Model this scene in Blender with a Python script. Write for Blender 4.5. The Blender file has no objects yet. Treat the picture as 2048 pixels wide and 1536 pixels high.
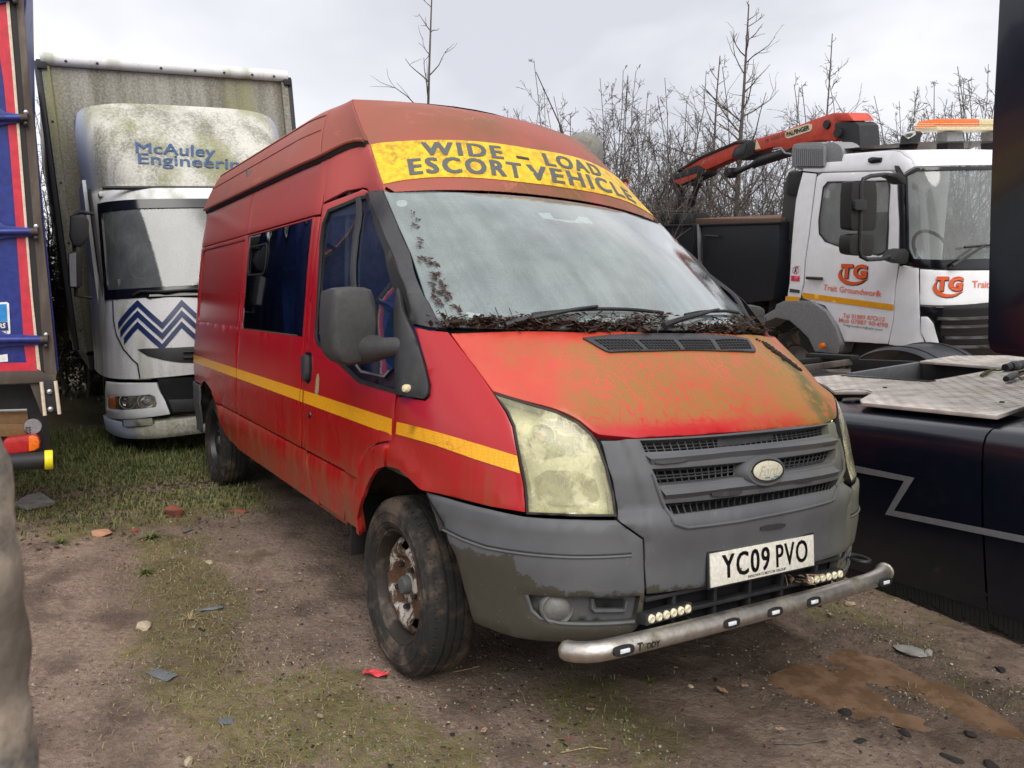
import bpy, bmesh, math, random
import numpy as np
from mathutils import Vector, Matrix, geometry, Euler
R_ = math.radians
sc = bpy.context.scene
col = sc.collection
# ---------------------------------------------------------------- camera (phone, eye height 1.4 m)
CR = np.array([[0.525672, 0.850163, 0.029876], [0.091544, -0.021618, -0.995566], [-0.845748, 0.526076, -0.089191]])          # rows: right, down, forward
CC = np.array([2.75035, -2.15267, 1.40878])
CF = 1578.305                    # focal length in pixels of the 2048 wide photograph
cam = bpy.data.cameras.new('camera'); camo = bpy.data.objects.new('camera', cam); col.objects.link(camo)
cam.sensor_width = 36.0; cam.lens = 36.0 * CF / 2048.0; cam.clip_end = 900; cam.clip_start = 0.02
camo.matrix_world = Matrix([[CR[0][i], -CR[1][i], -CR[2][i], CC[i]] for i in range(3)] + [[0, 0, 0, 1]])
sc.camera = camo
cam.dof.use_dof = True; cam.dof.focus_distance = 4.2; cam.dof.aperture_fstop = 9.0
# ---------------------------------------------------------------- light
sc.view_settings.view_transform = 'Standard'; sc.view_settings.look = 'None'
sc.view_settings.exposure = 0.38; sc.view_settings.gamma = 1.0; sc.view_settings.use_curve_mapping = False
SUN_EL, SUN_AZ = R_(46), R_(-22)      # high behind the photographer, veiled by cloud
w = bpy.data.worlds.new('World'); sc.world = w; w.use_nodes = True
nt = w.node_tree; nt.nodes.clear()
def N(t, typ, **k):
    n = t.nodes.new(typ)
    for a, v in k.items(): setattr(n, a, v)
    return n
out = N(nt, 'ShaderNodeOutputWorld'); bg = N(nt, 'ShaderNodeBackground'); sky = N(nt, 'ShaderNodeTexSky', sky_type='NISHITA')
sky.sun_disc = False; sky.sun_elevation = SUN_EL; sky.sun_rotation = R_(90) - SUN_AZ
sky.air_density = 1.0; sky.dust_density = 3.0
bg2 = N(nt, 'ShaderNodeBackground'); addn = N(nt, 'ShaderNodeMixShader')
tc = N(nt, 'ShaderNodeTexCoord'); mp = N(nt, 'ShaderNodeMapping'); mp.inputs['Scale'].default_value = (1.0, 1.0, 2.2); mp.inputs['Location'].default_value = (5.3, 2.2, 1.4)
ns = N(nt, 'ShaderNodeTexNoise'); ns.inputs['Scale'].default_value = 1.6; ns.inputs['Detail'].default_value = 5; ns.inputs['Roughness'].default_value = .52; ns.inputs['Distortion'].default_value = .25
rp = N(nt, 'ShaderNodeValToRGB'); rp.color_ramp.elements[0].position = .36; rp.color_ramp.elements[0].color = (.55, .557, .60, 1)
rp.color_ramp.elements[1].position = .62; rp.color_ramp.elements[1].color = (.92, .915, .93, 1)
e_ = rp.color_ramp.elements.new(.50); e_.color = (.74, .743, .77, 1)
nt.links.new(tc.outputs['Generated'], mp.inputs['Vector']); nt.links.new(mp.outputs[0], ns.inputs['Vector'])
nt.links.new(ns.outputs['Fac'], rp.inputs['Fac']); nt.links.new(rp.outputs[0], bg2.inputs['Color'])
nt.links.new(sky.outputs[0], bg.inputs['Color']); bg.inputs['Strength'].default_value = .10; bg2.inputs['Strength'].default_value = 1.08
addn.inputs[0].default_value = .90
nt.links.new(bg.outputs[0], addn.inputs[1]); nt.links.new(bg2.outputs[0], addn.inputs[2]); nt.links.new(addn.outputs[0], out.inputs[0])
sl = bpy.data.lights.new('sun', 'SUN'); so = bpy.data.objects.new('sun', sl); col.objects.link(so)
sl.energy = 1.9; sl.angle = R_(42); sl.color = (1.0, .965, .91)
sd = Vector((math.cos(SUN_EL) * math.cos(SUN_AZ), math.cos(SUN_EL) * math.sin(SUN_AZ), math.sin(SUN_EL)))
so.rotation_euler = sd.to_track_quat('Z', 'Y').to_euler()
so.location = (0, 0, 20)
sc.cycles.max_bounces = 7; sc.cycles.transparent_max_bounces = 12; sc.cycles.caustics_reflective = False; sc.cycles.caustics_refractive = False
rnd = random.Random(7); nrs = np.random.RandomState(11)

# ---------------------------------------------------------------- objects, labels
def tag(o, label=None, cat=None, group=None, kind=None):
    if label: o['label'] = label
    if cat: o['category'] = cat
    if group: o['group'] = group
    if kind: o['kind'] = kind
    return o
def empty(name, M=None, label=None, cat=None, group=None):
    o = bpy.data.objects.new(name, None); col.objects.link(o); o.empty_display_size = .1
    if M is not None: o.matrix_world = M
    return tag(o, label, cat, group)
def link_mesh(name, me, mat, parent=None, smooth=False):
    o = bpy.data.objects.new(name, me); col.objects.link(o)
    if mat is not None and not me.materials: me.materials.append(mat)
    if parent is not None: o.parent = parent
    if smooth: me.shade_smooth()
    return o
def mesh_of(name, v, f, mat, parent=None, smooth=False):
    me = bpy.data.meshes.new(name); me.from_pydata([tuple(map(float, p)) for p in v], [], [tuple(map(int, q)) for q in f]); me.validate(); me.update()
    return link_mesh(name, me, mat, parent, smooth)
class MB:
    """collects shapes, makes ONE mesh object"""
    def __init__(s): s.v = []; s.f = []
    def add(s, v, f):
        b = len(s.v); s.v += [tuple(map(float, p)) for p in v]; s.f += [tuple(b + i for i in q) for q in f]; return s
    def box(s, c, d, M=None):
        x, y, z = [q / 2 for q in d]; p = [(a * x + c[0], b * y + c[1], e * z + c[2]) for a in (-1, 1) for b in (-1, 1) for e in (-1, 1)]
        if M is not None: p = [tuple(M @ Vector(q)) for q in p]
        return s.add(p, [(0, 1, 3, 2), (4, 6, 7, 5), (0, 4, 5, 1), (2, 3, 7, 6), (0, 2, 6, 4), (1, 5, 7, 3)])
    def tube(s, pts, r, n=8, cap=True):
        pts = [Vector(p) for p in pts]; m = len(pts)
        rr = r if hasattr(r, '__len__') else [r] * m
        rings = []; up = None
        for i, p in enumerate(pts):
            d = (pts[min(i + 1, m - 1)] - pts[max(i - 1, 0)]).normalized()
            if up is None: up = Vector((0, 0, 1)) if abs(d.z) < .9 else Vector((1, 0, 0))
            a = d.cross(up)
            if a.length < 1e-6: a = d.orthogonal()
            a.normalize(); b = a.cross(d).normalized(); up = b
            rings.append([p + (a * math.cos(t) + b * math.sin(t)) * rr[i] for t in [2 * math.pi * k / n for k in range(n)]])
        v = [q for g in rings for q in g]; f = []
        for i in range(m - 1):
            for k in range(n):
                f.append((i * n + k, i * n + (k + 1) % n, (i + 1) * n + (k + 1) % n, (i + 1) * n + k))
        if cap: f.append(tuple(range(n - 1, -1, -1))); f.append(tuple((m - 1) * n + k for k in range(n)))
        return s.add(v, f)
    def lathe(s, prof, o, ax, n=32, a0=0, a1=2 * math.pi):
        """prof: (radius, distance along axis)"""
        o = Vector(o); ax = Vector(ax).normalized(); e1 = ax.orthogonal().normalized(); e2 = ax.cross(e1)
        full = abs(a1 - a0 - 2 * math.pi) < 1e-6; k = n if full else n + 1; v = []; f = []
        for r, h in prof:
            for i in range(k):
                t = a0 + (a1 - a0) * i / n; v.append(o + ax * h + (e1 * math.cos(t) + e2 * math.sin(t)) * r)
        for j in range(len(prof) - 1):
            for i in range(n):
                i2 = (i + 1) % k; f.append((j * k + i, j * k + i2, (j + 1) * k + i2, (j + 1) * k + i))
        return s.add(v, f)
    def prism(s, poly, A, B, Nn, O, h0, h1):
        """closed polygon (a,b) on axes A,B from O, between heights h0 and h1 along Nn"""
        A, B, Nn, O = map(Vector, (A, B, Nn, O)); n = len(poly)
        v = [O + A * a + B * b + Nn * h0 for a, b in poly] + [O + A * a + B * b + Nn * h1 for a, b in poly]
        f = [(i, (i + 1) % n, n + (i + 1) % n, n + i) for i in range(n)]
        tr = geometry.tessellate_polygon([[Vector((a, b, 0)) for a, b in poly]])
        f += [tuple(t) for t in tr] + [tuple(n + i for i in t[::-1]) for t in tr]
        return s.add(v, f)
    def build(s, name, mat, parent=None, bevel=0, smooth=False, seg=2, fixn=True):
        me = bpy.data.meshes.new(name); me.from_pydata(s.v, [], s.f); me.update()
        if fixn or bevel:
            bm = bmesh.new(); bm.from_mesh(me)
            if bevel:
                bmesh.ops.remove_doubles(bm, verts=bm.verts, dist=1e-5)
            if fixn: bmesh.ops.recalc_face_normals(bm, faces=bm.faces)
            if bevel:
                ed = [e for e in bm.edges if len(e.link_faces) == 2 and e.calc_face_angle(0) > .5]
                bmesh.ops.bevel(bm, geom=ed, offset=bevel, segments=seg, profile=.6, affect='EDGES', clamp_overlap=True)
            bm.to_mesh(me); bm.free()
        o = link_mesh(name, me, mat, parent)
        if smooth or bevel:
            me.shade_smooth()
            try: me.set_sharp_from_angle(angle=R_(38))
            except Exception: pass
        return o
# frames: a place with its own axes, for vehicles that stand on their own patch of ground
class Frame:
    def __init__(s, p, yaw=0, pitch=0, roll=0):
        cy, sy, cp, sp, cr, sr = math.cos(yaw), math.sin(yaw), math.cos(pitch), math.sin(pitch), math.cos(roll), math.sin(roll)
        s.M = np.array([[cy, -sy, 0], [sy, cy, 0], [0, 0, 1]]) @ np.array([[cp, 0, sp], [0, 1, 0], [-sp, 0, cp]]) @ np.array([[1, 0, 0], [0, cr, -sr], [0, sr, cr]])
        s.p = np.array(p, float)
        s.o = s.M.T @ (CC - s.p)
        s.mat = Matrix([[s.M[i][j] for j in range(3)] + [s.p[i]] for i in range(3)] + [[0, 0, 0, 1]])
    def ray(s, px, py): return s.M.T @ (CR.T @ np.array([(px - 1024) / CF, (py - 768) / CF, 1.0]))
    def hit(s, px, py, ax, val):
        v = s.ray(px, py); t = (val - s.o[ax]) / v[ax]; return s.o + t * v
    def hits(s, pts, ax, val): return [s.hit(a, b, ax, val) for a, b in pts]
VAN = Frame((0, 0, 0))
def ground_at(px, py, z=0.0): return VAN.hit(px, py, 2, z)
def at_depth(px, py, d):
    v = CR.T @ np.array([(px - 1024) / CF, (py - 768) / CF, 1.0]); return CC + v * d
# ---------------------------------------------------------------- surfaces
class TPS:
    """smooth height surface over a tilted frame through given points"""
    def __init__(s, pts, Nn, frame=VAN, sym=False, B=None, smooth=0.0):
        P = [np.array(p, float) for p in pts]
        if sym: P += [np.array((p[0], -p[1], p[2])) for p in P if abs(p[1]) > 1e-6]
        P = np.array(P); s.fr = frame; s.N = np.array(Nn, float); s.N /= np.linalg.norm(s.N)
        B = np.array(B if B is not None else (0, 0, 1.0), float); B = B - s.N * B.dot(s.N); s.B = B / np.linalg.norm(B); s.A = np.cross(s.B, s.N)
        s.O = P.mean(0); Q = P - s.O; s.c = np.stack([Q @ s.A, Q @ s.B], 1); h = Q @ s.N
        n = len(P); K = s.k(np.linalg.norm(s.c[:, None] - s.c[None], axis=2)) + smooth * np.eye(n)
        T = np.hstack([np.ones((n, 1)), s.c]); L = np.zeros((n + 3, n + 3)); L[:n, :n] = K; L[:n, n:] = T; L[n:, :n] = T.T
        s.w = np.linalg.lstsq(L, np.concatenate([h, np.zeros(3)]), rcond=None)[0]
    @staticmethod
    def k(r): return np.where(r > 1e-9, r * r * np.log(np.maximum(r, 1e-9)), 0)
    def h(s, a, b):
        a = np.asarray(a, float); b = np.asarray(b, float); r = np.sqrt((a[..., None] - s.c[:, 0]) ** 2 + (b[..., None] - s.c[:, 1]) ** 2)
        return s.k(r) @ s.w[:-3] + s.w[-3] + s.w[-2] * a + s.w[-1] * b
    def pt(s, a, b):
        a = np.asarray(a, float); b = np.asarray(b, float)
        return s.O + a[..., None] * s.A + b[..., None] * s.B + s.h(a, b)[..., None] * s.N
    def inv(s, P): Q = np.asarray(P, float) - s.O; return (float(Q @ s.A), float(Q @ s.B))
    def F(s, P): Q = P - s.O; return Q @ s.N - s.h(Q @ s.A, Q @ s.B)
def march(F, o, v, t0=.3, t1=16, n=500):
    t = np.linspace(t0, t1, n); P = o + t[:, None] * v; g = F(P); sg = np.where(g[:-1] * g[1:] <= 0)[0]
    if len(sg) == 0:
        i = int(np.argmin(np.abs(g))); return P[i]
    a, b = t[sg[0]], t[sg[0] + 1]; ga = g[sg[0]]
    for _ in range(40):
        m = (a + b) / 2; gm = F((o + m * v)[None])[0]
        if gm * ga > 0: a = m; ga = gm
        else: b = m
    return o + (a + b) / 2 * v
class Loft:
    """surface given by a function of (a,b); pixels are found on it by search"""
    def __init__(s, fn, ra, rb, frame=VAN, n=(60, 40), wrapinv=None):
        s.fn = fn; s.fr = frame; s.ra = ra; s.rb = rb; A, B = np.meshgrid(np.linspace(*ra, n[0]), np.linspace(*rb, n[1])); s.ga = A.ravel(); s.gb = B.ravel(); s.gP = s.pt(s.ga, s.gb)
    def pt(s, a, b): return s.fn(np.asarray(a, float), np.asarray(b, float))
    def solve(s, err):
        e = np.array([err(p) for p in s.gP]); i = int(np.argmin((e ** 2).sum(1))); a, b = s.ga[i], s.gb[i]
        for _ in range(25):
            r = err(s.pt(a, b)); h = 1e-4; J = np.stack([(err(s.pt(a + h, b)) - r) / h, (err(s.pt(a, b + h)) - r) / h], 1); d = np.linalg.lstsq(J, -r, rcond=None)[0]
            m = max(1, np.abs(d).max() / .1); a += d[0] / m; b += d[1] / m
        return (float(a), float(b))
    def inv(s, P): P = np.array(P, float); return s.solve(lambda q: q - P)
    def px(s, x, y):
        o = CC if s.fr is VAN else None
        def err(q): c = CR @ (s.fr.M @ q + s.fr.p - CC); return np.array((1024 + CF * c[0] / c[2] - x, 768 + CF * c[1] / c[2] - y)) * .002
        return s.solve(err)
def shoot(surf, pts, t0=.3, t1=16):
    if isinstance(surf, Loft): return [surf.px(*p) for p in pts]
    """pixels of the photograph -> surface coordinates"""
    fr = surf.fr; r = []
    for p in pts:
        P = march(surf.F, fr.o, fr.ray(*p), t0, t1); r.append(surf.inv(P))
    return r
class Body:
    """wrap-round wall of a vehicle: plan section is a superellipse in front of x=xb and straight behind; sd=-1 right side"""
    def __init__(s, tab, frame=VAN, xb=0.0, aref=None, tx=-1e3):
        s.t = np.array(tab, float); s.fr = frame; s.xb = xb; s.tx = tx      # columns z, W, X0, p, q
        th = np.linspace(0, math.pi / 2, 400); W, X0, p, q = s.par(np.array([aref if aref is not None else s.t[len(tab) // 2][0]]))[0]
        x = X0 * np.sin(th) ** (2 / p); y = W * np.cos(th) ** (2 / q); ds = np.hypot(np.diff(x), np.diff(y))
        s.th = th; s.al = np.concatenate([[0], np.cumsum(ds)]); s.amax = s.al[-1]
    def par(s, z): return np.stack([np.interp(z, s.t[:, 0], s.t[:, i]) for i in (1, 2, 3, 4)], -1)
    nr = 0.0
    def tp(s, x, z=0.0):
        t = np.maximum(0, s.tx - x); u = np.clip((x + 1.12) / .40, 0, 1); w = np.clip((z - 1.42) / .50, 0, 1); return .24 * t + .35 * t * t + s.nr * u * u * (3 - 2 * u) * w * w * (3 - 2 * w) + (.035 if s.nr else 0) * np.clip((x + .9) / .9, 0, 1) ** 2 * np.clip((z - 1.05) / .40, 0, 1) * (1 - w)
    def pt(s, a, b):
        a = np.asarray(a, float); b = np.asarray(b, float); P = s.par(b); W, X0, p, q = P[..., 0], P[..., 1], P[..., 2], P[..., 3]
        sgn = np.where(a > s.amax, 1.0, -1.0); aa = np.where(a > s.amax, 2 * s.amax - a, a)
        th = np.interp(aa, s.al, s.th); x = np.where(aa < 0, aa, X0 * np.sin(th) ** (2 / p)); y = np.where(aa < 0, W - s.tp(aa, b), (W - s.tp(0.0, b)) * np.cos(th) ** (2 / q))
        return np.stack([x + s.xb, sgn * y, b], -1)
    def inv(s, P):
        x, y, z = P; x = x - s.xb; W, X0, p, q = s.par(np.array(z))
        if x < 0: a = x
        else:
            th = math.atan2((max(x, 1e-9) / X0) ** (p / 2), (max(abs(y), 1e-9) / W) ** (q / 2)); a = float(np.interp(th, s.th, s.al))
        if y > 0 and x >= 0: a = 2 * s.amax - a
        return (float(a), float(z))
    def F(s, P):
        x = P[..., 0] - s.xb; y = P[..., 1]; z = P[..., 2]; Q = s.par(z); W, X0, p, q = Q[..., 0], Q[..., 1], Q[..., 2], Q[..., 3]
        return np.maximum(x, 0) ** p / X0 ** p + ((np.abs(y) + s.tp(np.minimum(x, 0), z)) / W) ** q - 1
class Plane:
    """flat wall: axis ax held at val in a frame"""
    def __init__(s, frame, ax, val, sgn): s.fr = frame; s.ax = ax; s.val = val; s.sgn = sgn; s.i = [k for k in range(3) if k != ax]
    def pt(s, a, b):
        a = np.asarray(a, float); b = np.asarray(b, float); r = np.zeros(a.shape + (3,)); r[..., s.i[0]] = a; r[..., s.i[1]] = b; r[..., s.ax] = s.val; return r
    def inv(s, P): return (float(P[s.i[0]]), float(P[s.i[1]]))
    def F(s, P): return P[..., s.ax] - s.val
def pnormal(surf, a, b, out):
    e = 1e-3; d1 = surf.pt(a + e, b) - surf.pt(a - e, b); d2 = surf.pt(a, b + e) - surf.pt(a, b - e); n = np.cross(d1, d2)
    n /= np.maximum(np.linalg.norm(n, axis=-1, keepdims=True), 1e-12)
    return n * np.where((n @ np.array(out)) < 0, -1.0, 1.0)[:, None]
def area2(L): return .5 * sum(L[i][0] * L[(i + 1) % len(L)][1] - L[(i + 1) % len(L)][0] * L[i][1] for i in range(len(L)))
def offset_loop(L, d):
    """move a loop inwards by d"""
    if area2(L) < 0: L = L[::-1]
    n = len(L); r = []
    for i in range(n):
        p0, p1, p2 = np.array(L[i - 1]), np.array(L[i]), np.array(L[(i + 1) % n]); e1 = p1 - p0; e2 = p2 - p1
        n1 = np.array((-e1[1], e1[0])) / (np.linalg.norm(e1) + 1e-9); n2 = np.array((-e2[1], e2[0])) / (np.linalg.norm(e2) + 1e-9)
        m = n1 + n2; m = m / max(.6, (m @ m) / 2 if m @ m > 0 else 1) if (m @ m) > .3 else n1
        r.append(tuple(p1 + m * d))
    return r
def smooth_loop(L, it=1, keep=0.75):
    """round the corners that turn less than keep radians (Chaikin), keep the hard ones"""
    for _ in range(it):
        n = len(L); r = []
        for i in range(n):
            p0, p1, p2 = np.array(L[i - 1]), np.array(L[i]), np.array(L[(i + 1) % n]); a = p1 - p0; b = p2 - p1
            c = np.dot(a, b) / (np.linalg.norm(a) * np.linalg.norm(b) + 1e-12)
            if math.acos(max(-1, min(1, c))) > keep: r.append(tuple(p1))
            else: r += [tuple(p1 - a * .25), tuple(p1 + b * .25)]
        L = r
    return L
def rrect(a0, a1, b0, b1, r, n=4):
    c = [(a1 - r, b1 - r, 0), (a0 + r, b1 - r, 90), (a0 + r, b0 + r, 180), (a1 - r, b0 + r, 270)]
    return [(x + r * math.cos(R_(t + 90 * i / n)), y + r * math.sin(R_(t + 90 * i / n))) for x, y, t in c for i in range(n + 1)]
def resample(L, res, closed=True):
    r = []; n = len(L)
    for i in range(n if closed else n - 1):
        a, b = np.array(L[i]), np.array(L[(i + 1) % n]); k = max(1, int(math.ceil(np.linalg.norm(b - a) / res)))
        r += [tuple(a + (b - a) * j / k) for j in range(k)]
    if not closed: r.append(tuple(L[-1]))
    return r
def inside(P, loops):
    c = np.zeros(len(P), bool)
    for L in loops:
        L = np.array(L); x0, y0 = L[:, 0], L[:, 1]; x1, y1 = np.roll(x0, -1), np.roll(y0, -1)
        for i in range(len(L)):
            m = ((y0[i] > P[:, 1]) != (y1[i] > P[:, 1]))
            if m.any(): c ^= m & (P[:, 0] < (x1[i] - x0[i]) * (P[:, 1] - y0[i]) / ((y1[i] - y0[i]) if y1[i] != y0[i] else 1e-12) + x0[i])
    return c
def panel(name, surf, loops, mat, parent=None, res=.05, depth=.014, off=0.0, gap=.0022, edge=.0015, outv=(1, -1, .3), mirror=False, hook=None, label=None):
    """a pressed sheet laid on a surface: outer loop, holes, rolled edge turned inwards"""
    loops = [list(map(tuple, L)) for L in loops]
    if gap: loops = [offset_loop(loops[0], gap)] + [offset_loop(L, -gap * .5) for L in loops[1:]]
    RL = [resample(L, res * .8) for L in loops]
    allb = np.array([p for L in RL for p in L]); lo = allb.min(0); hi = allb.max(0)
    gx, gy = np.meshgrid(np.arange(lo[0] + res / 2, hi[0], res), np.arange(lo[1] + res / 2, hi[1], res)); G = np.stack([gx.ravel(), gy.ravel()], 1)
    if len(G):
        G = G[inside(G, RL)]
    if len(G):
        dmin = np.full(len(G), 9.0)
        for p in allb: dmin = np.minimum(dmin, (G[:, 0] - p[0]) ** 2 + (G[:, 1] - p[1]) ** 2)
        G = G[dmin > (res * .45) ** 2]
    ring = np.array([p for L in RL for p in offset_loop(L, .007 if L is RL[0] else -.007)]) if edge else np.zeros((0, 2))
    if len(ring):
        ring = ring[inside(ring, RL)]
        if len(ring):
            dm = np.full(len(ring), 9.0)
            for p in allb: dm = np.minimum(dm, (ring[:, 0] - p[0]) ** 2 + (ring[:, 1] - p[1]) ** 2)
            ring = ring[dm > .004 ** 2]
    pts = [Vector(p) for p in allb] + [Vector(p) for p in ring] + [Vector(p) for p in G]; E = []; b = 0; bi = []
    for L in RL:
        idx = list(range(b, b + len(L))); E += [(idx[i], idx[(i + 1) % len(L)]) for i in range(len(L))]; bi.append(idx); b += len(L)
    v, e, f, ov, oe, of = geometry.delaunay_2d_cdt(pts, E, [], 0, 1e-6)
    v = np.array([tuple(q) for q in v]); f = [t for t in f if len(t) == 3]
    cen = np.array([v[list(t)].mean(0) for t in f]); keep = inside(cen, RL); f = [t for t, k in zip(f, keep) if k]
    Pn = pnormal(surf, v[:, 0], v[:, 1], outv); P = surf.pt(v[:, 0], v[:, 1])
    bmap = {}
    for k, o_ in enumerate(ov):
        for q in o_:
            if q < len(allb): bmap[q] = k
    isb = np.zeros(len(v)); isb[list(bmap.values())] = 1
    D = np.full(len(v), off) - isb * edge
    if hook is not None: D = D + hook(P, v)
    V = P + Pn * D[:, None]; faces = []
    for t in f:
        a, b2, c = V[t[0]], V[t[1]], V[t[2]]
        faces.append(tuple(t) if np.cross(b2 - a, c - a) @ Pn[t[0]] > 0 else tuple(t[::-1]))
    V = list(V); sharp = len(faces)
    if depth:
        for L in bi:
            ks = [bmap.get(i) for i in L]; ks = [k for k in ks if k is not None]; base = len(V)
            for k in ks: V.append(V[k])
            for k in ks: V.append(V[k] - Pn[k] * depth)
            m = len(ks)
            for i in range(m):
                j = (i + 1) % m; faces.append((base + i, base + j, base + m + j, base + m + i))
    objs = []
    for mir in ((False, True) if mirror else (False,)):
        VV = [(p[0], -p[1], p[2]) for p in V] if mir else V; ff = [q[::-1] for q in faces] if mir else faces
        o = mesh_of(name, VV, ff, mat, parent, smooth=True)
        if label: o['label'] = label
        objs.append(o)
    return objs[0]
# lettering: flat print cut from the built-in typeface
_tc = {}
def glyphs(text, shear=0.0, bold=0.0, space=1.0):
    key = (text, shear, bold, space)
    if key in _tc: return _tc[key]
    cu = bpy.data.curves.new('t', 'FONT'); cu.body = text; cu.shear = shear; cu.offset = bold; cu.space_character = space; cu.resolution_u = 3; cu.fill_mode = 'FRONT'
    o = bpy.data.objects.new('t', cu); col.objects.link(o); dg = bpy.context.evaluated_depsgraph_get(); me = bpy.data.meshes.new_from_object(o.evaluated_get(dg))
    v = np.array([tuple(q.co)[:2] for q in me.vertices]) if len(me.vertices) else np.zeros((1, 2)); f = [tuple(p.vertices) for p in me.polygons]
    bpy.data.objects.remove(o); bpy.data.curves.remove(cu); bpy.data.meshes.remove(me)
    lo = v.min(0); hi = v.max(0); v = (v - lo) / np.maximum(hi - lo, 1e-6); _tc[key] = (v, f, (hi[0] - lo[0]) / max(hi[1] - lo[1], 1e-6)); return _tc[key]
def text_on(name, text, fn, mat, parent, shear=0.0, bold=0.0, space=1.0, flipcheck=None):
    """fn maps (u,v) arrays in 0..1 to points"""
    v, f, _ = glyphs(text, shear, bold, space); bm = bmesh.new()
    vs = [bm.verts.new((p[0], p[1], 0)) for p in v]
    for q in f:
        try: bm.faces.new([vs[i] for i in q])
        except Exception: pass
    P = fn(v[:, 0], v[:, 1])
    for a, p in zip(vs, P): a.co = p
    me = bpy.data.meshes.new(name); bm.to_mesh(me); bm.free(); return link_mesh(name, me, mat, parent)
def quad_uv(surf, q, off=.003, outv=(1, -1, .3)):
    """q: four surface coordinates BL, BR, TR, TL"""
    q = [np.array(p) for p in q]
    def fn(u, v):
        u = np.asarray(u)[:, None]; v = np.asarray(v)[:, None]
        ab = q[0] * (1 - u) * (1 - v) + q[1] * u * (1 - v) + q[2] * u * v + q[3] * (1 - u) * v
        return surf.pt(ab[:, 0], ab[:, 1]) + pnormal(surf, ab[:, 0], ab[:, 1], outv) * off
    return fn

def text_bold(name, text, fn, mat, parent, du=.004, dv=.0, shear=0.0, space=1.0):
    """print the word twice with a hair of offset: a heavier face without swelling the outlines"""
    for k, (a, b) in enumerate(((-du, -dv), (du, dv), (du, -dv), (-du, dv), (0, 0), (-du, 0), (du, 0)) if dv else ((-du, 0), (du, 0))):
        text_on(name, text, (lambda a, b: lambda u, v: fn(u + a, v + b))(a, b), mat, parent, shear=shear, space=space)
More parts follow.
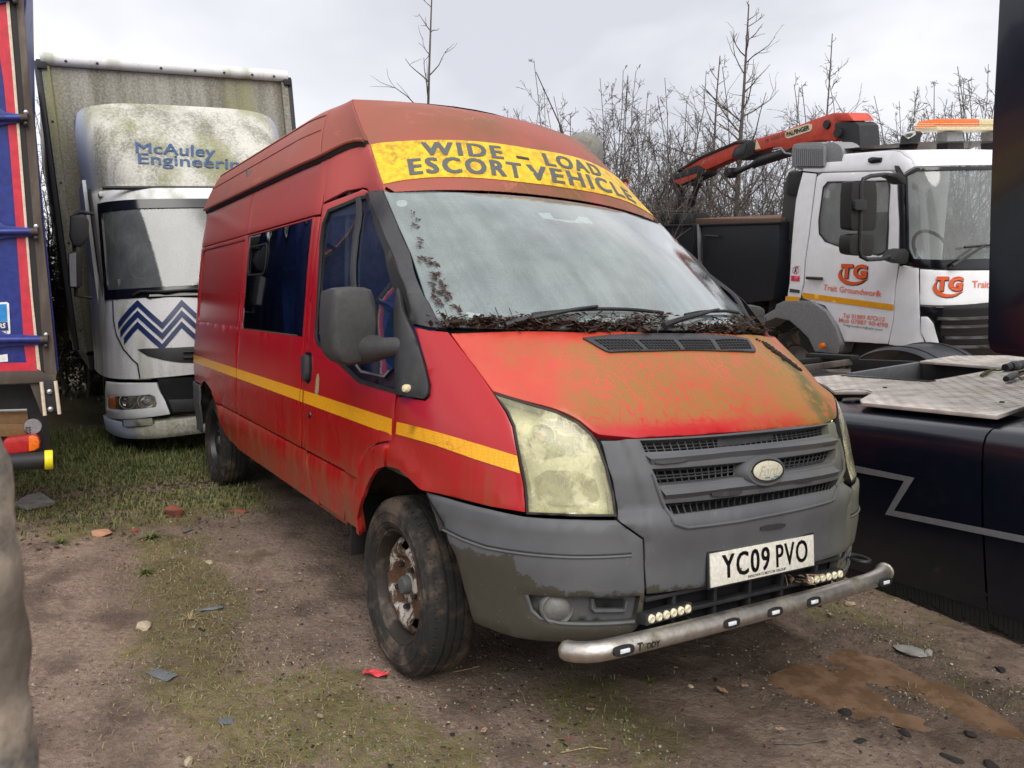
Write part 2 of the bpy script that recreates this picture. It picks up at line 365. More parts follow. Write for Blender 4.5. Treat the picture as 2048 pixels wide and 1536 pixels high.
# ---------------------------------------------------------------- procedural materials
def V3(x): return tuple(x) + (1,) if len(x) == 3 else tuple(x)
class G:
    """small helper over a material's node tree; coordinates are object space (metres)"""
    def __init__(s, name):
        s.m = bpy.data.materials.new(name); s.m.use_nodes = True; s.t = s.m.node_tree; s.t.nodes.clear()
        s.out = N(s.t, 'ShaderNodeOutputMaterial'); s.co = N(s.t, 'ShaderNodeTexCoord').outputs['Object']; s.xyz = None
    def L(s, a, b): s.t.links.new(a, b)
    def st(s, sock, v):
        if isinstance(v, bpy.types.NodeSocket): s.L(v, sock)
        elif isinstance(v, (tuple, list)): sock.default_value = V3(v) if sock.type == 'RGBA' else tuple(v)
        else: sock.default_value = (v, v, v, 1) if sock.type == 'RGBA' else v
    def map(s, scale=(1, 1, 1), rot=(0, 0, 0), loc=(0, 0, 0), vec=None):
        n = N(s.t, 'ShaderNodeMapping'); n.inputs['Scale'].default_value = scale; n.inputs['Rotation'].default_value = rot; n.inputs['Location'].default_value = loc
        s.L(vec or s.co, n.inputs[0]); return n.outputs[0]
    def noise(s, sc=5, det=4, rough=.55, dist=0, vec=None, col=False):
        n = N(s.t, 'ShaderNodeTexNoise'); n.inputs['Scale'].default_value = sc; n.inputs['Detail'].default_value = det; n.inputs['Roughness'].default_value = rough; n.inputs['Distortion'].default_value = dist
        s.L(vec or s.co, n.inputs['Vector']); return n.outputs['Color' if col else 'Fac']
    def vor(s, sc=5, feat='F1', vec=None, rand=1.0, out='Distance'):
        n = N(s.t, 'ShaderNodeTexVoronoi', feature=feat); n.inputs['Scale'].default_value = sc; n.inputs['Randomness'].default_value = rand
        s.L(vec or s.co, n.inputs['Vector']); return n.outputs[out]
    def ramp(s, f, a, b, ca=0.0, cb=1.0):
        n = N(s.t, 'ShaderNodeMapRange'); n.interpolation_type = 'SMOOTHSTEP'
        for i, x in zip(('From Min', 'From Max', 'To Min', 'To Max'), (a, b, ca, cb)): n.inputs[i].default_value = x
        s.st(n.inputs['Value'], f); return n.outputs[0]
    def math(s, op, a, b=0.0, c=None, clamp=False):
        n = N(s.t, 'ShaderNodeMath', operation=op); n.use_clamp = clamp; s.st(n.inputs[0], a); s.st(n.inputs[1], b)
        if c is not None: s.st(n.inputs[2], c)
        return n.outputs[0]
    def mul(s, *a):
        r = a[0]
        for q in a[1:]: r = s.math('MULTIPLY', r, q)
        return r
    def add(s, a, b): return s.math('ADD', a, b)
    def mix(s, f, a, b):
        n = N(s.t, 'ShaderNodeMix', data_type='RGBA'); s.st(n.inputs[0], f); s.st(n.inputs[6], a); s.st(n.inputs[7], b); return n.outputs[2]
    def sep(s):
        if s.xyz is None:
            n = N(s.t, 'ShaderNodeSeparateXYZ'); s.L(s.co, n.inputs[0]); s.xyz = n.outputs
        return s.xyz
    def warp(s, amt=.05, sc=4):
        n = N(s.t, 'ShaderNodeVectorMath', operation='MULTIPLY_ADD'); s.L(s.noise(sc, 3, col=True), n.inputs[0]); n.inputs[1].default_value = (amt, amt, amt); s.L(s.co, n.inputs[2]); return n.outputs[0]
    def bump(s, h, st=.3, d=.01, nrm=None):
        n = N(s.t, 'ShaderNodeBump'); n.inputs['Strength'].default_value = st; n.inputs['Distance'].default_value = d; s.L(h, n.inputs['Height'])
        if nrm is not None: s.L(nrm, n.inputs['Normal'])
        return n.outputs[0]
    def bsdf(s, col, rough=.5, metal=0.0, nrm=None, coat=0.0, spec=.5, alpha=None, coatr=.08, sub=0, trans=None, link=True):
        n = N(s.t, 'ShaderNodeBsdfPrincipled'); s.st(n.inputs['Base Color'], col); s.st(n.inputs['Roughness'], rough); s.st(n.inputs['Metallic'], metal)
        s.st(n.inputs['Coat Weight'], coat); n.inputs['Coat Roughness'].default_value = coatr; s.st(n.inputs['Specular IOR Level'], spec)
        if nrm is not None: s.L(nrm, n.inputs['Normal'])
        if alpha is not None: s.st(n.inputs['Alpha'], alpha)
        if trans is not None: s.st(n.inputs['Transmission Weight'], trans)
        if link: s.L(n.outputs[0], s.out.inputs[0])
        return n.outputs[0]
M = {}
def plain(name, c, rough=.5, metal=0.0, dirt=None, dirtc=(.09, .07, .05), dsc=6, bump=0.0, coat=0.0, spec=.5, var=.12, bsc=60, streak=False):
    g = G(name); vec = g.map((1, 1, .12)) if streak else None
    f = g.noise(dsc, 5, .6, vec=vec); f2 = g.noise(dsc * 5, 3)
    cc = g.mix(g.ramp(f2, .3, .7), tuple(x * (1 - var) for x in c), tuple(min(1, x * (1 + var)) for x in c))
    rr = rough
    if dirt is not None:
        k = g.ramp(f, 1 - dirt - .12, 1 - dirt + .12); cc = g.mix(g.mul(k, .85), cc, dirtc); rr = g.math('ADD', g.mul(k, .75 - rough if rough < .75 else 0), rough)
    nr = g.bump(g.noise(bsc, 4), bump, .004) if bump else None
    g.bsdf(cc, rr, metal, nr, coat, spec); M[name] = g.m; return g.m
plain('grey_plastic', (.085, .088, .092), .62, bump=.25, bsc=220, dirt=.36, dirtc=(.10, .10, .075), dsc=5)
plain('dark_plastic', (.022, .023, .025), .55, bump=.2, bsc=200, dirt=.34, dirtc=(.05, .055, .04), dsc=9)
plain('pillar_plastic', (.036, .036, .039), .5, bump=.12, bsc=200, dirt=.25, dirtc=(.06, .058, .05), dsc=12)
plain('mirror_plastic', (.045, .045, .046), .6, bump=.4, bsc=260, dirt=.30, dirtc=(.085, .082, .07), dsc=10)
plain('gloss_black', (.006, .007, .010), .16, dirt=.25, dirtc=(.03, .03, .03), dsc=8)
plain('black_hollow', (.006, .006, .007), .9)
plain('rubber_seal', (.012, .012, .012), .6)
plain('underbody', (.02, .018, .016), .9, dirt=.5)
plain('seat_cloth', (.025, .085, .26), .9, bump=.3, bsc=90, var=.3)
plain('cab_trim', (.16, .18, .18), .8, var=.2)
plain('dash_plastic', (.12, .125, .125), .7)
plain('bare_alloy', (.60, .56, .51), .42, 1.0, dirt=.42, dirtc=(.16, .15, .09), dsc=7, bump=.2, bsc=80)
plain('fog_glass', (.13, .135, .14), .35, dirt=.5, dirtc=(.17, .16, .14), dsc=30)
plain('led_lens', (.75, .68, .48), .25, var=.25, dsc=40)
plain('lamp_white', (.75, .77, .8), .2)
plain('plate_white', (.70, .68, .60), .4, dirt=.33, dirtc=(.42, .39, .26), dsc=16)
plain('ink_black', (.015, .015, .016), .45, dirt=.28, dirtc=(.25, .24, .2), dsc=30)
plain('badge_worn', (.50, .47, .36), .5, dirt=.3, dirtc=(.62, .60, .50), dsc=30, bump=.3, bsc=120)
plain('badge_script', (.34, .33, .27), .6)
plain('badge_blue', (.05, .18, .24), .5)
plain('banner_ink', (.09, .10, .105), .6, dirt=.28, dirtc=(.30, .25, .05), dsc=45)
plain('cream_print', (.75, .66, .42), .5)
plain('leaf_litter', (.055, .032, .022), .9, var=.5, dsc=20)
plain('dry_leaf', (.30, .19, .12), .8, var=.3, dsc=30)
plain('bark', (.10, .082, .070), .9, var=.35, dsc=10)
plain('bark_grey', (.12, .108, .100), .9, var=.35, dsc=10)
plain('truck_white', (.78, .79, .82), .32, dirt=.30, dirtc=(.45, .45, .40), dsc=2.2, coat=.3, streak=True, var=.04)
plain('tipper_white', (.84, .85, .88), .28, dirt=.22, dirtc=(.55, .55, .52), dsc=2, coat=.4, streak=True, var=.03)
plain('arch_grey', (.20, .205, .215), .55, dirt=.3, dirtc=(.24, .22, .19), dsc=6, bump=.15, bsc=150)
plain('snorkel_grey', (.045, .043, .043), .6, dirt=.3, dirtc=(.08, .075, .07), dsc=6)
plain('vent_grey', (.22, .225, .235), .5, dirt=.3, dirtc=(.26, .25, .22), dsc=8)
plain('chassis_black', (.014, .014, .016), .6, dirt=.35, dirtc=(.05, .042, .035), dsc=5, bump=.2, bsc=60)
plain('skip_black', (.010, .012, .018), .42, dirt=.22, dirtc=(.035, .035, .04), dsc=3, streak=True)
plain('rusty_rim', (.14, .075, .05), .85, var=.35, dsc=12)
plain('crane_red', (.55, .060, .032), .45, dirt=.30, dirtc=(.07, .035, .03), dsc=3, var=.12)
plain('grease_black', (.012, .012, .013), .5, dirt=.3, dirtc=(.05, .045, .04), dsc=9)
plain('crane_yellow', (.75, .45, .02), .5, dirt=.2)
plain('hi_vis_tape', (.80, .36, .012), .35, dirt=.15, dirtc=(.5, .3, .05), dsc=20)
plain('logo_orange', (.72, .10, .02), .35, var=.05)
plain('logo_pink', (.78, .22, .16), .4, var=.05)
plain('logo_blue', (.03, .08, .19), .5, dirt=.35, dirtc=(.20, .26, .28), dsc=18)
plain('chevron_blue', (.012, .028, .11), .4, var=.15)
plain('amber_lens', (.80, .16, .01), .18, spec=.6, var=.2, dsc=14)
plain('red_lens', (.42, .02, .02), .2, dirt=.3, dirtc=(.12, .02, .02), dsc=12)
plain('cream_lens', (.70, .60, .38), .3, var=.15, dsc=12)
plain('aluminium', (.50, .50, .50), .38, .9, dirt=.35, dirtc=(.2, .19, .17), dsc=8)
plain('lorry_blue', (.018, .035, .22), .45, dirt=.33, dirtc=(.035, .04, .12), dsc=5, bump=.15, bsc=30, var=.2)
plain('lorry_red', (.58, .025, .05), .45, dirt=.28, dirtc=(.40, .10, .10), dsc=4, streak=True)
plain('lorry_post', (.16, .13, .105), .6, .3, dirt=.5, dirtc=(.07, .055, .045), dsc=5, streak=True)
plain('lorry_strip', (.66, .58, .45), .5, dirt=.3, dirtc=(.5, .42, .3), dsc=9)
plain('sticker_blue', (.02, .25, .62), .4)
plain('sticker_white', (.78, .80, .82), .4)
plain('sticker_red', (.62, .03, .08), .4)
plain('yellow_cap', (.85, .72, .01), .45, dirt=.2, dirtc=(.5, .42, .05), dsc=30)
plain('lorry_wood', (.16, .09, .035), .7, dirt=.3, dsc=10)
plain('wheel_black', (.012, .012, .013), .4, dirt=.3, dirtc=(.06, .05, .04), dsc=12)
plain('brick_red', (.26, .07, .045), .9, dirt=.4, dirtc=(.12, .09, .06), dsc=20, bump=.6, bsc=40)
plain('brick_orange', (.42, .22, .13), .9, dirt=.35, dirtc=(.2, .15, .1), dsc=20, bump=.5, bsc=40)
plain('stone_grey', (.22, .22, .20), .85, dirt=.4, dirtc=(.15, .12, .09), dsc=14, bump=.5, bsc=50)
plain('slate', (.12, .135, .14), .6, dirt=.3, dirtc=(.14, .11, .09), dsc=14, bump=.3)
plain('limestone', (.42, .35, .24), .9, dirt=.35, dirtc=(.2, .15, .1), dsc=20, bump=.5)
plain('red_wrapper', (.62, .05, .06), .4, var=.2)
plain('straw', (.30, .24, .12), .9, var=.4, dsc=30)
plain('cable_black', (.012, .012, .014), .5)
plain('moss_clump', (.10, .12, .03), .95, var=.4, dsc=40, bump=.8)
plain('debris_black', (.016, .014, .013), .95, var=.4, dsc=40)

def red_paint(name, kind):
    g = G(name); x, y, z = g.sep()[0], g.sep()[1], g.sep()[2]
    red = (.40, .004, .008); n1 = g.noise(3.2, 5, .6); st = g.noise(9, 5, .6, vec=g.map((1, 1, .10))); st2 = g.noise(26, 3, .6, vec=g.map((1, 1, .05)))
    fine = g.noise(140, 2)
    if kind == 'side':
        fade_sky = g.ramp(z, 1.45, 2.1); c = g.mix(g.mul(fade_sky, .85), red, (.46, .095, .08))  # upper side paler: faded paint, with reflected sky put into the colour
        low = g.mul(g.ramp(z, .98, .5), g.ramp(g.add(st, g.mul(st2, .35)), .52, .86)); mid = g.mul(g.ramp(st, .56, .74), .42)
        front = g.ramp(x, -.35, -.05)
        c = g.mix(g.math('MINIMUM', g.add(g.mul(low, .80), g.mul(mid, g.ramp(z, 2.2, 1.4))), .85), c, (.20, .085, .030))
        sc_ = g.mul(g.ramp(g.noise(7, 6, .72, 1.6, vec=g.map((1, 1, .45))), .60, .72), g.ramp(g.noise(1.7, 2), .45, .62), g.ramp(z, 1.25, 1.0))
        c = g.mix(g.mul(sc_, .35), c, (.62, .16, .16))
        gr = g.mul(g.ramp(z, .66, .40), g.ramp(st2, .35, .7)); c = g.mix(g.mul(gr, .62), c, (.12, .06, .03))
        rough = g.add(g.mul(g.math('MAXIMUM', low, fade_sky), .34), .27); nr = g.bump(g.noise(1.1, 2), .12, .03, g.bump(fine, .02, .002)); coat = .35
    elif kind == 'roof':
        c = g.mix(g.mul(g.ramp(n1, .25, .75), .75), (.36, .075, .055), (.27, .085, .050))
        al = g.mul(g.ramp(g.noise(2.3, 5, .65), .36, .62), g.ramp(x, -1.6, -.7)); rt = g.ramp(g.add(y, g.mul(g.noise(3, 3), .8)), -.45, .75)
        c = g.mix(g.mul(al, g.add(g.mul(rt, .6), .30)), c, (.155, .082, .022)); c = g.mix(g.ramp(fine, .68, .82), c, (.42, .16, .11)); rough = .6; coat = .05
        tr = g.vor(5.5, 'DISTANCE_TO_EDGE', vec=g.warp(.32, 5)); c = g.mix(g.mul(g.ramp(tr, .028, .006), g.ramp(g.noise(2.2, 2), .5, .6), .5), c, (.52, .17, .10))
        nr = g.bump(g.noise(60, 4), .12, .004)
    else:  # bonnet: algae grazed by snails down to bright paint
        base = g.mix(g.ramp(n1, .3, .7), (.56, .075, .040), (.52, .048, .032)); base = g.mix(g.ramp(z, 1.12, 1.02), base, (.46, .012, .016))
        rt = g.ramp(g.add(y, g.mul(g.noise(2.6, 4), .9)), .35, 1.05); film = g.mul(g.ramp(g.add(y, g.mul(g.noise(3.1, 5, .65), .8)), -.42, -.10), g.ramp(z, 1.035, 1.09), g.ramp(g.add(z, g.mul(g.noise(5, 3), .05)), 1.365, 1.32))
        w1 = g.warp(.13, 9); v1 = g.map((.55, 1, .55), vec=w1); tr = g.vor(21, 'DISTANCE_TO_EDGE', vec=v1); tr2 = g.vor(47, 'DISTANCE_TO_EDGE', vec=g.map((.4, 1, .4), vec=g.warp(.07, 17)))
        gaps = g.mul(g.ramp(tr, .016, .045), g.ramp(tr2, .0, .05, .5, 1.0)); gaps = g.math('MAXIMUM', gaps, g.mul(rt, .8)); mott = g.ramp(g.noise(7, 6, .68), .30, .54, .55, 1.0)
        strk = g.ramp(g.noise(42, 4, .6, vec=g.map((.18, 1, .18))), .25, .60, .75, 1.0); alg = g.mul(g.math('MAXIMUM', film, rt), gaps, mott, strk)
        c = g.mix(g.mul(alg, .90), base, g.mix(g.ramp(y, .0, .6), (.27, .145, .028), (.225, .175, .022)))
        gl = g.mul(g.ramp(g.math('ABSOLUTE', g.math('SUBTRACT', y, g.add(g.mul(x, -.30), g.add(.68, g.mul(g.noise(6, 4), .16))))), .10, .02), g.ramp(g.noise(16, 5, .7), .38, .52), g.ramp(x, .36, .55))
        c = g.mix(g.mul(gl, .9), c, (.085, .085, .012)); pk = g.mul(g.ramp(y, .55, .70), g.ramp(g.noise(6, 4, vec=g.map((.4, 2, 1))), .5, .6)); c = g.mix(g.mul(pk, .5), c, (.55, .17, .15))
        rough = g.add(g.mul(alg, .25), .42); coat = .12; nr = g.bump(g.add(g.mul(alg, .6), g.mul(fine, .5)), .10, .003)
    g.bsdf(c, rough, 0, nr, coat, .5, coatr=.18); M[name] = g.m
red_paint('red_side', 'side'); red_paint('red_roof', 'roof'); red_paint('red_bonnet', 'bonnet')
def bumper_mat():
    g = G('bumper_grey'); x, y, z = g.sep()[0], g.sep()[1], g.sep()[2]
    c = g.mix(g.ramp(g.noise(4, 5), .3, .7), (.082, .085, .092), (.108, .111, .118))
    ln = g.add(z, g.mul(g.noise(7, 5, .7), -.22)); edge = g.ramp(ln, .435, .425)           # mud line, splashed upwards near the wheels
    side = g.ramp(g.math('ABSOLUTE', y), .62, .93); k = g.ramp(g.add(ln, g.mul(side, -.10)), .425, .415)
    c = g.mix(g.mul(k, .9), c, g.mix(g.noise(30, 4), (.045, .042, .030), (.062, .056, .040)))
    rg = g.mul(g.ramp(g.add(y, g.mul(g.noise(5, 4), .5)), .45, .95), .75); c = g.mix(rg, c, g.mix(g.noise(18, 4, vec=g.map((1, 1, .2))), (.085, .08, .05), (.19, .185, .12)))
    sp = g.ramp(g.vor(75, 'F1'), .10, .05); c = g.mix(g.mul(sp, g.ramp(g.noise(9, 2), .5, .6), g.ramp(z, .75, .66)), c, (.42, .40, .37))
    g.bsdf(c, g.add(g.mul(k, -.12), .62), 0, g.bump(g.noise(260, 3), .18, .002), 0, .4); M['bumper_grey'] = g.m
bumper_mat()
def tyre_mat(name, mud=.5):
    g = G(name); n1 = g.noise(7, 5, .65); c = g.mix(g.ramp(n1, .62 - mud * .35, .78 - mud * .3), (.022, .021, .020), (.105, .078, .058)); c = g.mix(g.ramp(g.noise(40, 4), .50, .78), c, (.05, .042, .035))
    g.bsdf(c, .78, 0, g.bump(g.add(g.noise(30, 5), g.mul(n1, 1.5)), .5, .006), 0, .3); M[name] = g.m
tyre_mat('tyre_muddy', .40); tyre_mat('tyre_clean', .3)
def rim_mat():
    g = G('rim_rusty'); n1 = g.noise(16, 6, .7, .4); r = g.ramp(n1, .43, .52); sp = g.ramp(g.vor(60, 'F1'), .16, .08)
    c = g.mix(g.math('MAXIMUM', r, sp), (.46, .43, .38), g.mix(g.noise(40, 3), (.035, .020, .012), (.13, .060, .025)))
    g.bsdf(c, g.add(g.mul(r, .45), .35), 0, g.bump(n1, .5, .004), 0, .5); M['rim_rusty'] = g.m
rim_mat()
plain('rim_dark', (.030, .022, .018), .7, dirt=.35, dirtc=(.22, .17, .13), dsc=9, bump=.5, bsc=50)
def glass(name, tint, haze, hazec, rough=.03, streak=False, refl=1.0, drops=True):
    """pane: clear tinted body, a film of condensation and dirt, sharp reflections on top"""
    g = G(name); tr = N(g.t, 'ShaderNodeBsdfTransparent'); g.st(tr.inputs[0], tint); df = N(g.t, 'ShaderNodeBsdfDiffuse')
    n1 = g.noise(5, 5, .6); v = g.map((1, 1, .15)) if not streak else g.map((.10, 1.0, .10), (0, 0, R_(10))); n2 = g.noise(14, 5, .7, vec=v); n3 = g.noise(160, 3)
    f = g.add(haze, g.mul(g.math('SUBTRACT', g.ramp(g.add(g.mul(n1, .5), g.mul(n2, .5)), .30, .70), .5), haze * .42 + .05)); f = g.add(f, g.mul(g.ramp(n3, .55, .75), .10 if drops else .03)) 
    f = g.math('ADD', f, 0, clamp=True)
    if name == 'lamp_cover': hz = g.ramp(g.noise(11, 6, .7), .48, .62); f = g.math('ADD', f, g.mul(hz, .30), clamp=True); hazec = (.86, .82, .52)
    g.st(df.inputs[0], g.mix(n1, tuple(q * .92 for q in hazec), hazec))
    a = N(g.t, 'ShaderNodeMixShader'); g.L(f, a.inputs[0]); g.L(tr.outputs[0], a.inputs[1]); g.L(df.outputs[0], a.inputs[2])
    gl = N(g.t, 'ShaderNodeBsdfGlossy'); gl.inputs['Roughness'].default_value = rough; gl.inputs[0].default_value = (1, 1, 1, 1)
    fr = N(g.t, 'ShaderNodeFresnel'); fr.inputs[0].default_value = 1.55; nb = g.bump(g.noise(170 if drops else 2, 3), .08 if drops else .02, .002); g.L(nb, gl.inputs['Normal'])
    b = N(g.t, 'ShaderNodeMixShader'); g.L(g.math('MULTIPLY', fr.outputs[0], refl, clamp=True), b.inputs[0]); g.L(a.outputs[0], b.inputs[1]); g.L(gl.outputs[0], b.inputs[2]); g.L(b.outputs[0], g.out.inputs[0]); M[name] = g.m
glass('screen_glass', (.74, .82, .80), .35, (.52, .61, .60), streak=True, refl=1.6)
glass('side_glass', (.66, .76, .80), .03, (.16, .22, .27), refl=1.5, drops=False)
glass('privacy_glass', (.46, .58, .68), .02, (.08, .12, .17), refl=1.4, drops=False)
glass('truck_glass', (.40, .44, .43), .26, (.40, .43, .42), refl=1.4)
glass('lamp_cover', (.96, .95, .76), .24, (.90, .87, .62), rough=.12, refl=.9)
glass('lamp_clear', (.85, .85, .85), .12, (.6, .6, .58), rough=.05)
plain('band_black', (.045, .05, .06), .35, dirt=.4, dirtc=(.07, .075, .085), dsc=30)
plain('lamp_inner', (.80, .80, .70), .35, var=.1, dsc=20)
plain('lamp_dark', (.17, .165, .09), .4, dirt=.45, dirtc=(.50, .48, .26), dsc=25)
plain('chrome', (.75, .75, .70), .12, 1.0, var=.05)
plain('lamp_orange', (.50, .22, .10), .3)
def stripe_mat():
    g = G('stripe_tape'); h = g.vor(95, 'DISTANCE_TO_EDGE', rand=.25); c = g.mix(g.ramp(h, .05, .22), (.82, .36, .008), (.95, .46, .010))
    c = g.mix(g.mul(g.ramp(g.noise(7, 5, .7), .58, .72), .40), c, (.36, .22, .02)); c = g.mix(g.mul(g.ramp(g.vor(3.2, 'DISTANCE_TO_EDGE', vec=g.warp(.1, 8)), .004, .001), .4), c, (.15, .08, .02))
    g.bsdf(c, .32, 0, None, .2, .5); M['stripe_tape'] = g.m
    g = G('banner_yellow'); n = g.noise(26, 6, .7); c = g.mix(g.ramp(n, .40, .62), (.86, .52, .014), (.42, .26, .018)); c = g.mix(g.mul(g.ramp(g.noise(3, 3), .4, .7), .5), c, (.90, .58, .02))
    g.bsdf(c, .5, 0, None, .05, .4); M['banner_yellow'] = g.m
stripe_mat()
def box_mat(name, base, alg, a, b, fine=True):
    g = G(name); st = g.noise(3.2, 5, .6, vec=g.map((1, 1, .09))); sp = g.noise(42, 5, .75); c = g.mix(g.ramp(g.add(g.mul(st, .55), g.mul(sp, .45)), a, b), base, alg)
    c = g.mix(g.mul(g.ramp(g.noise(2.1, 4, vec=g.map((1, 1, .12))), .52, .66), .6), c, (.24, .24, .10)); c = g.mix(g.mul(g.ramp(g.noise(60, 3, .8), .60, .70), .5), c, (.08, .08, .05))
    if name == 'deflector_algae_sky': c = g.mix(g.ramp(g.math('ABSOLUTE', g.sep()[1]), .86, .99), c, (.42, .47, .60))  # outer sides: algae gives way to sky-blue reflection put into the colour
    g.bsdf(c, .65, 0, g.bump(sp, .15, .004), 0, .35); M[name] = g.m
box_mat('box_algae', (.38, .37, .33), (.13, .12, .085), .36, .62); box_mat('deflector_algae_sky', (.60, .59, .53), (.20, .195, .145), .40, .62); box_mat('cab_algae', (.78, .79, .80), (.44, .44, .36), .50, .75)
plain('deflector_blue', (.17, .21, .33), .45, dirt=.3, dirtc=(.22, .24, .28), dsc=6)  # white cheek with the sky's blue reflection put into its colour
def chequer():
    g = G('chequer_metal'); c = g.mix(g.ramp(g.noise(6, 5), .35, .7), (.78, .71, .64), (.52, .46, .40)); c = g.mix(g.mul(g.ramp(g.noise(2.2, 4), .55, .7), .4), c, (.30, .24, .12))
    g.bsdf(c, .50, .25, g.bump(g.noise(90, 3), .12, .002), 0, .5); M['chequer_metal'] = g.m
chequer()
def ground_mat():
    g = G('muddy_ground'); x, y, z = g.sep()[0], g.sep()[1], g.sep()[2]; big = g.noise(.9, 5, .6); mid = g.noise(5, 6, .65); fine = g.noise(38, 5, .7); grit = g.noise(190, 3, .7)
    mud = g.mix(g.ramp(mid, .32, .68), (.225, .150, .108), (.345, .245, .185)); mud = g.mix(g.ramp(fine, .4, .72), mud, (.43, .325, .255)); mud = g.mix(g.mul(g.ramp(grit, .56, .70), .55), mud, (.55, .46, .39))
    mud = g.mix(g.mul(g.ramp(g.noise(3.1, 4), .50, .68), .75), mud, (.135, .095, .072))
    att = N(g.t, 'ShaderNodeAttribute'); att.attribute_name = 'moss'; wet = N(g.t, 'ShaderNodeAttribute'); wet.attribute_name = 'wet'
    mk = g.ramp(g.add(att.outputs['Fac'], g.mul(g.math('SUBTRACT', mid, .5), 1.7)), .30, .62); mk2 = g.ramp(fine, .30, .60)
    c = g.mix(g.mul(mk, mk2, .88), mud, g.mix(g.ramp(g.noise(17, 4), .35, .65), (.145, .130, .030), (.23, .215, .065)))
    peb = g.ramp(g.vor(38, 'F1'), .26, .16); pc = g.vor(38, 'F1', out='Color'); pm = g.mul(peb, g.ramp(pc, .62, .70)); c = g.mix(g.mul(pm, .8), c, g.mix(pc, (.30, .25, .20), (.16, .13, .11)))
    c = g.mix(g.mul(wet.outputs['Fac'], .62), c, (.038, .026, .017))
    rough = g.math('SUBTRACT', .80, g.mul(g.add(wet.outputs['Fac'], g.mul(g.ramp(big, .5, .65), .18)), .45))
    hb = g.add(g.add(g.mul(fine, .8), g.mul(grit, .35)), g.add(g.mul(mid, 1.2), g.mul(pm, .5)))
    g.bsdf(c, rough, 0, g.bump(hb, 1.0, .028), 0, .35); M['muddy_ground'] = g.m
    g = G('puddle_water'); c = g.mix(g.ramp(g.noise(9, 5, .65), .4, .6), (.20, .125, .080), (.13, .078, .046)); g.bsdf(c, .04, 0, g.bump(g.noise(12, 3), .05, .01), 0, .5); M['puddle_water'] = g.m
    g = G('grass_blades'); oi = N(g.t, 'ShaderNodeObjectInfo'); rn = g.noise(9, 3); c = g.mix(g.ramp(rn, .35, .65), (.085, .125, .035), (.185, .180, .070)); c = g.mix(g.ramp(g.noise(60, 2), .58, .72), c, (.24, .21, .09)); g.bsdf(c, .6, 0, None, 0, .3); M['grass_blades'] = g.m
    g = G('ivy_leaves'); c = g.mix(g.ramp(g.noise(5, 3), .35, .65), (.030, .045, .018), (.075, .085, .035)); c = g.mix(g.ramp(g.noise(40, 2), .56, .7), c, (.15, .14, .09)); g.bsdf(c, .45, 0, None, 0, .4); M['ivy_leaves'] = g.m
    g = G('mud_caked'); c = g.mix(g.ramp(g.noise(6, 6, .7), .40, .62), (.07, .072, .078), (.34, .275, .21)); c = g.mix(g.ramp(g.noise(2.5, 3), .45, .6), c, (.12, .10, .08)); g.bsdf(c, .8, 0, g.bump(g.noise(20, 5), .6, .01), 0, .3); M['mud_caked'] = g.m
ground_mat()
# ================================================================ the red van (stands at the origin, nose along +X, right side at -Y)
van = empty('van', None, 'red high-roof escort van with a yellow banner over its windscreen, parked in the mud', 'van')
BODY = Body([(.20, .90, .84, 3.0, 3.2), (.30, .935, .90, 3.0, 3.2), (.40, .96, .935, 3.0, 3.3), (.46, .962, .945, 3, 3.3), (.55, .974, .955, 3.0, 3.3), (.64, .990, .957, 3.0, 3.3), (.70, .984, .957, 3.0, 3.2), (.770, .990, .960, 3.0, 3.1),
             (.796, .984, .930, 3.1, 2.8), (.90, .994, .925, 3.2, 2.6), (1.0, .992, .885, 3.2, 2.5), (1.1, .987, .83, 3.2, 2.5), (1.3, .971, .80, 3.2, 2.6), (1.6, .951, .80, 3.2, 2.6), (1.85, .928, .8, 3.2, 2.6), (2.08, .892, .8, 3.2, 2.6), (2.3, .86, .8, 3.2, 2.6)], aref=.9, tx=-3.95); BODY.nr = .115
S = lambda pts: shoot(BODY, pts)
XR = -4.33
def arc(cx, cz, r, a0, a1, n=14): return [(cx + r * math.cos(R_(a0 + (a1 - a0) * i / n)), cz + r * math.sin(R_(a0 + (a1 - a0) * i / n))) for i in range(n + 1)]
def flare(cx, cz, r, w=.055, h=.016):
    def f(P, v):
        d = np.hypot(P[:, 0] - cx, P[:, 2] - cz) - r; return h * np.exp(-(np.maximum(d, 0) / w) ** 2)
    return f
RS = 'red_side'
# rear quarter and load side
ra = [(-3.70, .47)] + S([(401.5, 800), (402.5, 777), (404.5, 767), (408.7, 762), (414, 763.5), (418.7, 768.6), (427, 783), (433, 800), (438.7, 821.6), (444.5, 848.8), (451.6, 869), (457, 879)])
RC = (-3.40, .36)
panel('rear_quarter_panel', BODY, [[(-2.455, .712), (-2.455, 1.852), (XR, 1.852), (XR, .79), (ra[1][0], .79)] + [p for p in ra[2:] if p[1] > .712] + [(-3.085, .712)], [(-3.88, 1.27), (-2.50, 1.27), (-2.50, 1.825), (-3.84, 1.825), (-3.88, 1.78)][::-1]], M[RS], van, res=.07, mirror=True, hook=flare(-3.38, .36, .45))
panel('recessed_side_panel', BODY, [[(-3.88, 1.27), (-2.50, 1.27), (-2.50, 1.825), (-3.84, 1.825), (-3.88, 1.78)]], M[RS], van, res=.09, off=-.007, gap=0, mirror=True)
panel('side_sill', BODY, [[(-2.455, .465), (-2.455, .706)] + [(-3.08, .706)] + [p for p in ra if p[1] < .706 and p[0] > -3.3]], M[RS], van, res=.05, mirror=True, hook=flare(-3.38, .36, .45))
panel('rear_bumper_corner', BODY, [[(XR, .40), (XR, .785), (-3.69, .785), (-3.70, .60), (-3.76, .40)]], M['grey_plastic'], van, res=.06, off=.012, mirror=True)
panel('upper_side_panel', BODY, [[(XR, 1.858), (-2.455, 1.858), (-2.455, 2.125), (XR, 2.125)]], M[RS], van, res=.08, mirror=True)
